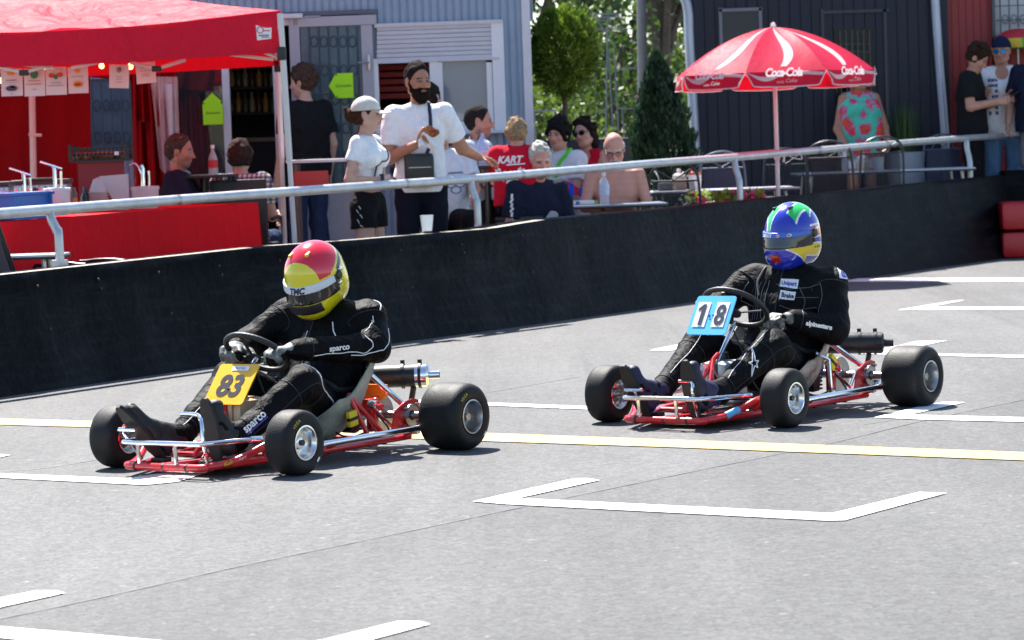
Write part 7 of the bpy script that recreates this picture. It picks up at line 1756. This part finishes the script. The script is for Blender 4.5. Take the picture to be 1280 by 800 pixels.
# 5 man in profile inside the tent
J, p, st = sit_at(222, 168, 22.9, 1.78)
person('man with short greying hair in profile behind the clear tent curtain', J, p, radians(-6), look=(0, 8, 0), skin_c=(.40, .2, .14), hair_c=(.06, .05, .045), stubble=.35, h=.0075, clothes=[('shirt', 'top', NAVY_T, dict(sleeve=.65)), ('jeans', 'bottom', JEANS_D, dict(len=2))], hair=dict(kind='short', t=.006, fringe=.045)); stool('plain stool under the man in profile in the tent', p, st, radians(-6))
p_ = D(267, 218, 23.0); o = thing('cola_bottle', 'clear bottle with a red label beside the person in the checked shirt', 'bottle', p_); q = MB(); q.lathe([(.0005, 0), (.036, 0), (.038, .02), (.036, .12), (.013, .18), (.013, .2), (.0005, .2)], n=16); q.mat(1).lathe([(.0375, .05), (.0375, .11)], n=16); q.mat(2).lathe([(.0005, .225), (.015, .225), (.015, .2)], n=12); q.build('bottle', [glass_mat('bottle_clear', (.6, .65, .7), .06, .45), mat('label_red', (.5, .02, .03), .5), M_WHITEP], o)
o = thing('small_table', 'small dark table carrying the bottle with a red label', 'table', (p_.x, p_.y, TZ(23.0))); q = MB(); hh_ = p_.z - TZ(23.0); q.bbox((-.08, 0, hh_ - .013), (.5, .4, .025), .006); q.build('top', M_BLACK, o); q = MB(); q.tube([(-.08, 0, hh_ - .02), (-.08, 0, 0)], .025, n=10); q.lathe([(.0005, 0), (.2, 0), (.2, .02), (.0005, .03)], (-.08, 0, 0), n=20); q.build('leg', M_BLACKMETAL, o)
# 6 person bending at the serving window
J, p = stand_at(512, 96, 24.4, 1.05); J = standing(1.72); s = J['s']
zt_ = top_h(540, 108, 24.4)
for k in ('chest', 'neck', 'head', 'shL', 'shR'):
    v = J[k] - J['pel']; a_ = radians(24); J[k] = J['pel'] + A(v[0] * cos(a_) + v[2] * sin(a_), v[1], -v[0] * sin(a_) + v[2] * cos(a_))
for n, q_ in (('L', 1), ('R', -1)): J['el' + n] = J['sh' + n] + A(.12, q_ * .06, -.25); J['wr' + n] = J['el' + n] + A(.25, 0, .05); J['hd' + n] = A(1, 0, 0)
person('person in a dusky purple shirt leaning in at the cabin serving window', J, spot(519, 24.4), radians(62), skin_c=FAIR, hair_c=(.02, .015, .012), b=1.1, h=.008, clothes=[('shirt', 'top', PURPLE_T, dict(sleeve=.7)), ('trousers', 'bottom', BLACK_S, dict(len=2))], hair=dict(kind='short'))
# 7 tattooed man
def tattoo(Vt, C):
    J = TJ; s = J['s']; nk = (np.abs(Vt[:, 2] - (J['neck'][2] + .06)) < .05) & (np.linalg.norm(Vt[:, :2] - J['neck'][:2], axis=1) < .1); ar = (np.abs(Vt[:, 1]) > .2)
    t = np.sin(Vt[:, 0] * 90 + 3 * np.sin(Vt[:, 2] * 60)) * np.sin(Vt[:, 2] * 80 + 2 * np.sin(Vt[:, 1] * 70)); C[(nk | ar) & (t > .15)] = (.08, .07, .08)
J, p, st = sit_at(590, 131, 23.2, 1.78, 4); TJ = J; s = J['s']
J['elL'] = J['shL'] + A(.10, .04, -.26); J['wrL'] = J['elL'] + A(.2, -.12, .13); J['hdL'] = A(.3, -.2, 1); J['elR'] = J['shR'] + A(.1, -.06, -.26); J['wrR'] = J['elR'] + A(.22, .05, .02)
m7 = person('tattooed man with cropped dark hair in a pale grey T-shirt by the cabin window', J, p, radians(-18), look=(18, 4, 0), skin_c=(.42, .22, .16), hair_c=(.02, .016, .015), b=1.0, arm=1.1, h=.007, stubble=.3, tattoo=tattoo, clothes=[('tshirt', 'top', GREY_T, dict(sleeve=.55)), ('shorts', 'bottom', BLACK_S, dict(len=.9))], hair=dict(kind='short', t=.002, fringe=.05, noise=.002)); stool('black bar stool under the tattooed man', p, st)
bv = bvh_of(m7['tshirt']); q = MB(); decal_shape(q, [V((-.10, -.03, 0)), V((.10, -.02, 0)), V((.10, .03, 0)), V((-.10, .025, 0))], [[0, 1, 2, 3]], bv, J['chest'] + A(.16, .0, .02), (0, 1, 0), (0, 0, 1), off=.004); q.build('orange_print', mat('print_orange_bright', (.7, .2, .01), .7), m7['root'], fix=False)
# 8 seated person in printed white shirt, head behind the bearded man
J, p, st = sit_at(552, 142, 22.4, 1.72, 0)
m8 = person('seated person in a white shirt with a blue-grey print half behind the bearded man', J, p, radians(-80), skin_c=(.42, .22, .16), hair_c=(.03, .02, .015), h=.008, tattoo=None, clothes=[('tshirt', 'top', cloth('pale_blue_tee', (.55, .60, .70), fold=.5), dict(sleeve=.6)), ('trousers', 'bottom', BLACK_S, dict(len=2))], hair=dict(kind='short')); stool('plain chair under the person in the printed white shirt', p, st)
bv = bvh_of(m8['tshirt']); q = MB(); ck_ = [V((.045 * cos(a) * r_, .03 * sin(a) * r_, 0)) for r_ in (1, .7) for a in np.linspace(0, 2 * pi, 17)[:-1]]
for ox, oz in ((.04, .0), (.115, .0), (.08, -.045)): decal_shape(q, [v + V((ox, oz, 0)) for v in ck_], [[i, (i + 1) % 16, 16 + (i + 1) % 16, 16 + i] for i in range(16)], bv, J['chest'] + A(.2, 0, -.05), (0, 1, 0), (0, 0, 1), off=.004)
decal_shape(q, [V((-.06, -.008, 0)), V((.06, -.004, 0)), V((.055, .012, 0)), V((-.05, .008, 0))], [[0, 1, 2, 3]], bv, J['chest'] + A(.2, .08, .03), (0, 1, 0), (0, 0, 1), off=.004); q.build('print', mat('print_blue_grey', (.12, .2, .32), .7), m8['root'], smooth=0, fix=False)
# 9 child in red shirt
J, p, st = sit_at(646, 147, 22.7, 1.42, 3); s = J['s']
m9 = person('child with blond hair and a red racing shirt with back turned', J, p, radians(83), look=(-6, 0, 0), skin_c=FAIR, hair_c=(.28, .19, .11), b=1.05, h=.007, clothes=[('tshirt', 'top', RED_T, dict(sleeve=.7, t=.02, noise=.004)), ('shorts', 'bottom', NAVY_P, dict(len=.9))], hair=dict(kind='bowl', t=.016)); stool('plain chair under the child in the red shirt', p, st)
bv = bvh_of(m9['tshirt']); q = MB(); bk = J['chest'] + A(-.2, .045, .0)
decal_text(q, 'KART', bv, bk + A(0, .0, .075), (0, -1, 0), (.0, 0, 1), .1, fit=.2, shear=.25, bold=.004, off=.005)
decal_shape(q, [V((-.02, -.006, 0)), V((.12, .0, 0)), V((.12, .008, 0)), V((-.02, .004, 0))], [[0, 1, 2, 3]], bv, bk + A(0, 0, .04), (0, -1, 0), (0, 0, 1), off=.005)
for sd in (-1, 1):
    for i in range(4):
        for j in range(4):
            if (i + j) % 2: continue
            x, z = sd * (.018 + i * .024), -.045 - j * .021 + i * .012; decal_shape(q, [V((x, z, 0)), V((x + sd * .024, z + .012, 0)), V((x + sd * .024, z - .009, 0)), V((x, z - .021, 0))], [[0, 1, 2, 3]], bv, bk + A(0, 0, .03), (0, -1, 0), (0, 0, 1), off=.005)
decal_shape(q, [V((-.03, -.13, 0)), V((.05, -.13, 0)), V((.012, -.03, 0))], [[0, 1, 2]], bv, bk + A(0, 0, .03), (0, -1, 0), (0, 0, 1), off=.005)
q.build('shirt_print', M_WHITEP, m9['root'], smooth=0, fix=False)
# 10 grey-haired man in navy at the barrier
J, p, st = sit_at(664, 178, 22.75, 1.78, 10); s = J['s']; ps = J['pel']
J['elL'] = J['shL'] + A(.02, .06, -.28); J['wrL'] = J['elL'] + A(.16, -.16, -.06); J['elR'] = J['shR'] + A(.02, -.08, -.28); J['wrR'] = J['elR'] + A(.18, .1, -.08)
m10 = person('grey-haired man in a navy T-shirt seated close behind the barrier', J, p, radians(-62), look=(-14, 8, 0), skin_c=PINK, hair_c=(.48, .46, .43), b=.95, arm=1.1, h=.006, stubble=.15, clothes=[('tshirt', 'top', NAVY_T, dict(sleeve=.8)), ('shorts', 'bottom', NAVY_P, dict(len=.85))], hair=dict(kind='short', t=.010, top=.01)); stool('plain chair under the grey-haired man in navy', p, st)
bv = bvh_of(m10['tshirt']); q = MB(); pts = [V((.055 * cos(a) * (1 + .3 * sin(2 * a)), .07 * sin(a), 0)) for a in np.linspace(0, 2 * pi, 22)[:-1]]
decal_shape(q.mat(0), pts, [list(range(21))], bv, J['chest'] + A(.25, .06, -.13), (0, 1, 0), (.3, 0, 1), off=.004); decal_shape(q.mat(1), [V((v.x * .55 + .01, v.y * .4 - .01, 0)) for v in pts], [list(range(21))], bv, J['chest'] + A(.25, .06, -.13), (0, 1, 0), (.3, 0, 1), off=.008); q.build('shirt_print', [mat('print_lilac', (.5, .5, .6), .7), NAVY_T], m10['root'], fix=False)
q = MB(); 
for k in range(6): stroke_on(q, bv, [J['shR'] + A(.06 + .015 * (k % 2), -.07, -.03 - .035 * k), J['shR'] + A(.08 - .015 * (k % 2), -.09, -.06 - .035 * k)], .009, k=3)
q.build('sleeve_print', M_WHITEP, m10['root'], fix=False)
# 11 dark-haired person with the green strap
J, p, st = sit_at(703, 149, 24.9, 1.72, 2); s = J['s']
J['elR'] = J['shR'] + A(.12, -.05, -.25); J['wrR'] = J['elR'] + A(.2, .1, -.1); 
m11 = person('dark-haired person in a white T-shirt with a green lanyard band', J, p, radians(-128), look=(8, 6, 0), skin_c=(.5, .27, .2), hair_c=(.012, .010, .010), b=1.12, belly=.05, h=.007, clothes=[('tshirt', 'top', cloth('pale_tee', (.6, .63, .68), fold=.6), dict(sleeve=.75, t=.018)), ('trousers', 'bottom', cloth('colour_trousers', (.02, .06, .4), fold=.6), dict(len=2))], hair=dict(kind='fringe', t=.016, top=.012)); stool('plain chair under the dark-haired person with the green band', p, st)
bv = bvh_of(m11['tshirt']); q = MB(); stroke_on(q, bv, [J['neck'] + A(-.08, -.02, .02), J['neck'] + A(.02, .1, .0), J['neck'] + A(.10, .07, -.08), J['chest'] + A(.2, .05, -.02), J['chest'] + A(.2, .05, -.12)], .02, k=8); q.build('green_band', mat('band_green', (.08, .55, .03), .6), m11['root'], fix=False)
q = MB(); stroke_on(q, bv, [J['neck'] + A(-.08, .02, .02), J['neck'] + A(.02, -.1, .0), J['neck'] + A(.10, -.07, -.08), J['chest'] + A(.2, -.03, -.02)], .02, k=8); q.build('green_band', MATS['band_green'], m11['root'], fix=False)
# colourful towel in the lap
lp = V(p) + V((.02, -.30, 0)); lp.z = D(716, 240, 24.6).z; o = thing('beach_towel', 'blue, red and yellow towel lying on the lap of the person with the green band', 'towel', lp); q = MB()
for i in range(12):
    q.mat((0, 1, 0, 2, 0, 1)[i % 6]).grid(lambda u, v: V((-.22 + (i + u) * .040, -.17 + .34 * v, .06 - .24 * abs(v - .6) ** 1.5 + .03 * sin((i + u) * 1.1 + v * 3))), 3, 10)
q.build('cloth', [cloth('towel_blue', (.02, .07, .5), fold=.8), cloth('towel_red', (.55, .02, .02), fold=.8), cloth('towel_yellow', (.75, .45, .02), fold=.8)], o, smooth=50)
# 12 woman with sunglasses
J, p, st = sit_at(740, 148, 25.3, 1.68, 6); s = J['s']
m12 = person('woman with dark sunglasses and a red top leaning beside the dark-haired person', J, p, radians(-130), look=(4, 0, 14), skin_c=(.5, .27, .21), hair_c=(.018, .012, .012), b=1.02, bust=.07, h=.007, clothes=[('red_top', 'top', RED_T, dict(sleeve=0, deep=.1)), ('trousers', 'bottom', NAVY_P, dict(len=2))], hair=dict(kind='long', t=.014)); stool('plain chair under the woman with sunglasses', p, st)
make_glasses(m12, glass_mat('dark_lens', (.01, .01, .012), .05, 1.0))
# 13 shirtless man
J, p, st = sit_at(768, 165, 24.5, 1.8, 6, 1.05); s = J['s']
J['elR'] = J['shR'] + A(.12, -.06, -.25); J['wrR'] = J['elR'] + A(.24, .14, -.03); J['elL'] = J['shL'] + A(.06, .07, -.27); J['wrL'] = J['elL'] + A(.24, .0, -.05)
m13 = person('shirtless elderly man with glasses reading at the black-edged table', J, p, radians(-92), look=(0, 26, 0), skin_c=(.60, .30, .22), hair_c=(.6, .58, .55), b=1.02, belly=.05, h=.006, clothes=[('shorts', 'bottom', NAVY_P, dict(len=.85))], hair=dict(kind='fringe_bald', t=.004)); stool('plain chair under the shirtless elderly man', p, st)
make_beard(m13, (.6, .58, .55), full=False); make_glasses(m13, glass_mat('clear_lens', (.5, .5, .5), .05, .12), (.06, .05, .04), round_=True, dark=False)
tz = zt1 + TZ(YT1)
pb_ = spot(754, 23.85); pb_.z = tz; o = thing('water_bottle', 'clear plastic water bottle with a pale blue label on the black-edged table', 'bottle', pb_); q = MB(); q.lathe([(.0005, 0), (.036, 0), (.04, .012), (.038, .06), (.04, .09), (.04, .15), (.036, .18), (.014, .215), (.014, .225), (.0005, .225)], n=20); q.mat(1).lathe([(.041, .075), (.041, .16)], n=20); q.mat(2).lathe([(.0005, .25), (.016, .25), (.016, .225)], n=14)
q.build('bottle', [glass_mat('pet_clear', (.7, .8, .9), .05, .42), mat('label_pale_blue', (.5, .62, .8), .5, vary=.3, vscale=60), M_WHITEP], o)
pb_ = spot(728, 23.9); pb_.z = tz; o = thing('snack_packet', 'white and blue packet lying on the black-edged table', 'packet', pb_); q = MB(); q.bbox((0, 0, .018), (.17, .09, .035), .012); q.mat(1).box((-.05, -.047, .018), (.03, .002, .025)); q.build('wrapper', [M_WHITEP, mat('wrapper_blue', (.05, .12, .6), .4)], o)
pb_ = spot(741, 24.05); pb_.z = tz; o = thing('green_tin', 'small green and yellow tin beside the water bottle', 'tin', pb_); q = MB(); q.lathe([(.0005, 0), (.03, 0), (.03, .03), (.0005, .03)], n=16); q.build('tin', mat('tin_green', (.3, .4, .05), .4), o)
pb_ = spot(690, 23.9); pb_.z = tz; o = thing('beer_bottle', 'brown glass with a yellow label beside the man in navy', 'bottle', pb_); q = MB(); q.lathe([(.0005, 0), (.03, 0), (.03, .07), (.0005, .07)], n=14); q.mat(1).lathe([(.0305, .02), (.0305, .05)], n=14); q.build('glass', [mat('beer_brown', (.25, .1, .02), .2), mat('label_yellow', (.6, .45, .1), .5)], o)
pb_ = D(604, 200, 22.9); pb_ = V((pb_.x, 22.9, D(604, 206, 22.9).z)); o = thing('water_bottle', 'pale blue water bottle in front of the tattooed man', 'bottle', pb_); q = MB(); q.lathe([(.0005, 0), (.038, 0), (.04, .02), (.04, .16), (.014, .22), (.014, .24), (.0005, .24)], n=18); q.mat(1).lathe([(.041, .05), (.041, .11)], n=18); q.build('bottle', [glass_mat('pet_blue', (.35, .6, .9), .05, .5), mat('label_pale_blue', (.5, .62, .8), .5)], o)
o = thing('bar_table', 'dark bar table between the tattooed man and the child in red', 'table', (pb_.x, 22.9, TZ(22.9))); q = MB(); hh_ = pb_.z - TZ(22.9); q.bbox((.03, 0, hh_ - .014), (.42, .4, .025), .006); q.build('top', M_BLACK, o); q = MB(); q.tube([(.03, 0, hh_ - .02), (.03, 0, 0)], .028, n=10); q.lathe([(.0005, 0), (.2, 0), (.2, .02), (.0005, .03)], (.03, 0, 0), n=20); q.build('leg', M_BLACKMETAL, o)
# 14 woman in the floral top
J, p = stand_at(1076, 84, 30.45, .95); s = J['s']
J['elL'] = J['shL'] + A(.03, .09, -.30); J['wrL'] = J['elL'] + A(.2, -.03, -.19); J['hdL'] = A(.7, -.3, -.5); J['elR'] = J['shR'] + A(.02, -.08, -.30); J['wrR'] = J['elR'] + A(.18, .02, -.19)
def floral():
    m = cloth('floral_cloth', (.1, .6, .4), fold=.4); nt, b = nodes_of(m); N = nt.nodes.new; Lk = nt.links.new
    tc = N('ShaderNodeTexCoord'); ns = N('ShaderNodeTexNoise'); ns.inputs['Scale'].default_value = 22; ns.inputs['Detail'].default_value = 2; Lk(tc.outputs['Object'], ns.inputs['Vector'])
    mxv = N('ShaderNodeMix'); mxv.data_type = 'VECTOR'; mxv.inputs['Factor'].default_value = .06; Lk(tc.outputs['Object'], mxv.inputs['A']); Lk(ns.outputs['Color'], mxv.inputs['B'])
    vo = N('ShaderNodeTexVoronoi'); vo.inputs['Scale'].default_value = 7.5; Lk(mxv.outputs['Result'], vo.inputs['Vector'])
    wv = N('ShaderNodeTexNoise'); wv.inputs['Scale'].default_value = 30; wv.inputs['Distortion'].default_value = 2; Lk(tc.outputs['Object'], wv.inputs['Vector'])
    mm = N('ShaderNodeMath'); mm.operation = 'MULTIPLY_ADD'; mm.inputs[1].default_value = .55; Lk(wv.outputs['Fac'], mm.inputs[0]); Lk(vo.outputs['Distance'], mm.inputs[2])
    r = N('ShaderNodeValToRGB'); r.color_ramp.interpolation = 'CONSTANT'; e = r.color_ramp.elements; e[0].position = 0; e[0].color = (.75, .12, .03, 1); e[1].position = .58; e[1].color = (.75, .05, .08, 1)
    for ps_, c in ((.72, (.62, .12, .35)), (.80, (.06, .50, .33)), (.90, (.10, .58, .42))): x = e.new(ps_); x.color = (*c, 1)
    Lk(mm.outputs[0], r.inputs['Fac']); Lk(r.outputs['Color'], b.inputs['Base Color']); return m
m14 = person('woman in a floral sleeveless top and white shorts standing behind the parasol', J, p, radians(-78), look=(6, 0, 0), skin_c=(.45, .2, .13), hair_c=(.3, .2, .12), b=1.12, bust=.09, belly=.05, arm=1.12, h=.007, clothes=[('floral_top', 'top', floral(), dict(hem=-.17, sleeve=0, t=.022, w=.1, noise=.006)), ('shorts', 'bottom', cloth('white_shorts', (.68, .66, .74), fold=.6), dict(len=.62))], hair=dict(kind='long', t=.016))
# 15 curly man with phone
J, p = stand_at(1216, 53, 30.2); s = J['s']; v = J['head'] - J['neck']; J['head'] = J['neck'] + A(.075, 0, .145) * s
J['elR'] = J['shR'] + A(.04, -.05, -.29); J['wrR'] = J['elR'] + A(.24, .07, .04); J['hdR'] = A(1, .2, .1); J['elL'] = J['shL'] + A(.07, .03, -.29); J['wrL'] = J['elL'] + A(.25, -.09, .06); J['hdL'] = A(1, -.2, .1)
m15 = person('curly-haired man in black looking down at a phone', J, p, radians(-20), look=(0, 36, 0), skin_c=(.5, .26, .18), hair_c=(.035, .018, .012), b=.98, arm=1.05, h=.007, clothes=[('tshirt', 'top', BLACK_T, dict(hem=-.08, sleeve=.7)), ('trousers', 'bottom', BLACK_S, dict(len=2))], hair=dict(kind='curly'))
o = thing('mobile_phone', 'dark mobile phone held by the curly-haired man', 'phone', p, radians(-20)); q = MB(); c = (J['wrR'] + J['wrL']) / 2 + A(.12, 0, .05); q.bbox(c, (.15, .075, .009), .004, R=Matrix.Rotation(-.5, 3, 'Y')); q.build('body', M_BLACK, o)
# 16 man in tank top
J, p = stand_at(1255, 47, 30.5, 1.08); s = J['s']
J['elR'] = J['shR'] + A(.05, -.08, -.29); J['wrR'] = J['elR'] + A(.22, .1, .08); J['hdR'] = A(1, .4, .2)
m16 = person('man in a white tank top with blue sunglasses and a backward cap', J, p, radians(-100), look=(-10, 4, 0), skin_c=(.50, .25, .17), hair_c=(.2, .15, .1), b=1.08, arm=1.1, h=.007, clothes=[('tank_top', 'top', WHITE_T, dict(hem=-.14, sleeve=0, deep=.1)), ('jeans', 'bottom', JEANS, dict(len=2))])
make_cap(m16, cloth('cap_navy', (.012, .018, .05), fold=.1), back=True); make_glasses(m16, mat('blue_mirror_lens', (.02, .3, .75), .1, metal=.6))
bv = bvh_of(m16['tank_top']); q = MB()
rg = random.Random(31)
for k in range(7):
    for c_ in range(3):
        if rg.random() < .85: decal_shape(q, [V((-.016 + rg.uniform(-.004, .004), -.02, 0)), V((.014, -.022 + rg.uniform(-.006, .006), 0)), V((.016, .012 + rg.uniform(0, .01), 0)), V((.002, .006, 0)), V((-.012, .02, 0))], [[0, 1, 2, 3, 4]], bv, J['chest'] + A(.22, -.125 + .034 * c_, .10 - .055 * k), (0, 1, 0), (0, 0, 1), off=.004)
q.build('print', mat('print_navy', (.05, .08, .2), .7), m16['root'], smooth=0, fix=False)
# 17 person at the edge
J, p = stand_at(1300, 44, 30.1, 1.05)
J['elR'] = J['shR'] + A(.0, -.09, -.29); J['wrR'] = J['elR'] + A(.14, .02, -.20)
person('person in a navy T-shirt cut by the picture edge at the railing', J, p, radians(-120), skin_c=(.45, .24, .17), hair_c=(.03, .02, .02), b=1.12, belly=.05, arm=1.12, h=.0075, clothes=[('tshirt', 'top', NAVY_T, dict(hem=-.1, sleeve=.72)), ('shorts', 'bottom', cloth('grey_shorts', (.2, .2, .22), fold=.6), dict(len=.9))], hair=dict(kind='short'))
# ------------------------------------------------------------------ light, sky, camera
world = bpy.data.worlds.new('World'); SC.world = world; world.use_nodes = True
nt = world.node_tree; bg = nt.nodes['Background']; sky = nt.nodes.new('ShaderNodeTexSky'); sky.sky_type = 'NISHITA'; sky.sun_disc = False
SUN_EL = radians(56); SUN_AZ = V((-.37, .93, 0)).normalized()      # towards the sun
sky.sun_elevation = SUN_EL; sky.sun_rotation = atan2(SUN_AZ.x, SUN_AZ.y); sky.air_density = 1.0; sky.dust_density = .6; sky.ozone_density = 1.0; sky.altitude = 200
nt.links.new(sky.outputs['Color'], bg.inputs['Color']); bg.inputs['Strength'].default_value = .088
sd = bpy.data.lights.new('sun', 'SUN'); sd.energy = 5.0; sd.angle = radians(.53); sd.color = (1, .955, .89)
so = bpy.data.objects.new('sun', sd); COL.objects.link(so)
to_sun = V((SUN_AZ.x * cos(SUN_EL), SUN_AZ.y * cos(SUN_EL), sin(SUN_EL))); so.rotation_euler = to_sun.to_track_quat('Z', 'Y').to_euler(); so.location = (0, 20, 30)
cam = bpy.data.cameras.new('camera'); co = bpy.data.objects.new('camera', cam); COL.objects.link(co); SC.camera = co
cam.sensor_width = 36; cam.lens = 36 * F_PX / 1280; cam.clip_start = .1; cam.clip_end = 2000
M = Matrix((( _r.x, _u.x, -_d.x, 0), (_r.y, _u.y, -_d.y, 0), (_r.z, _u.z, -_d.z, 0), (0, 0, 0, 1))); co.matrix_world = Matrix.Translation(CAM) @ M
cam.dof.use_dof = True; cam.dof.focus_distance = 12.6; cam.dof.aperture_fstop = 7.5
vs = SC.view_settings; vs.view_transform = 'Standard'; vs.look = 'None'; vs.exposure = 1.5; vs.gamma = 1.0; vs.use_curve_mapping = False
SC.cycles.use_denoising = True; SC.cycles.max_bounces = 6; SC.cycles.transparent_max_bounces = 12; SC.cycles.sample_clamp_indirect = 6
# ------------------------------------------------------------------ groups of like things
GROUPS = {'bistro_chair': 'iron bistro chairs on the terrace', 'garden_table': 'garden tables behind the barrier', 'menu_sheet': 'menu sheets hanging under the tent valance', 'light_bulb': 'bulbs under the tent valance',
          'sauce_bucket': 'sauce buckets on the red counter', 'leafy_tree': 'leafy trees behind the terrace', 'bush': 'bushes behind the terrace', 'arrow_sign': 'neon arrow signs on the cabin', 'simple_chair': 'plain chairs of the seated spectators',
          'go_kart': 'go-karts on the track', 'waffle_iron': 'waffle irons on the red counter', 'sugar_jar': 'jars on the terrace tables', 'cutlery_cup': 'cutlery cups on the terrace tables', 'folding_chair': 'garden chairs beside the stall', 'water_bottle': 'water bottles of the spectators'}
for o_ in list(COL.objects):
    if o_.parent is None and 'label' in o_ and 'group' not in o_:
        g_ = GROUPS.get(o_.name.split('.')[0])
        if o_.name.split('.')[0] == 'person': g_ = 'kart drivers' if 'driving' in o_['label'] else 'spectators behind the barrier'
        if g_: o_['group'] = g_
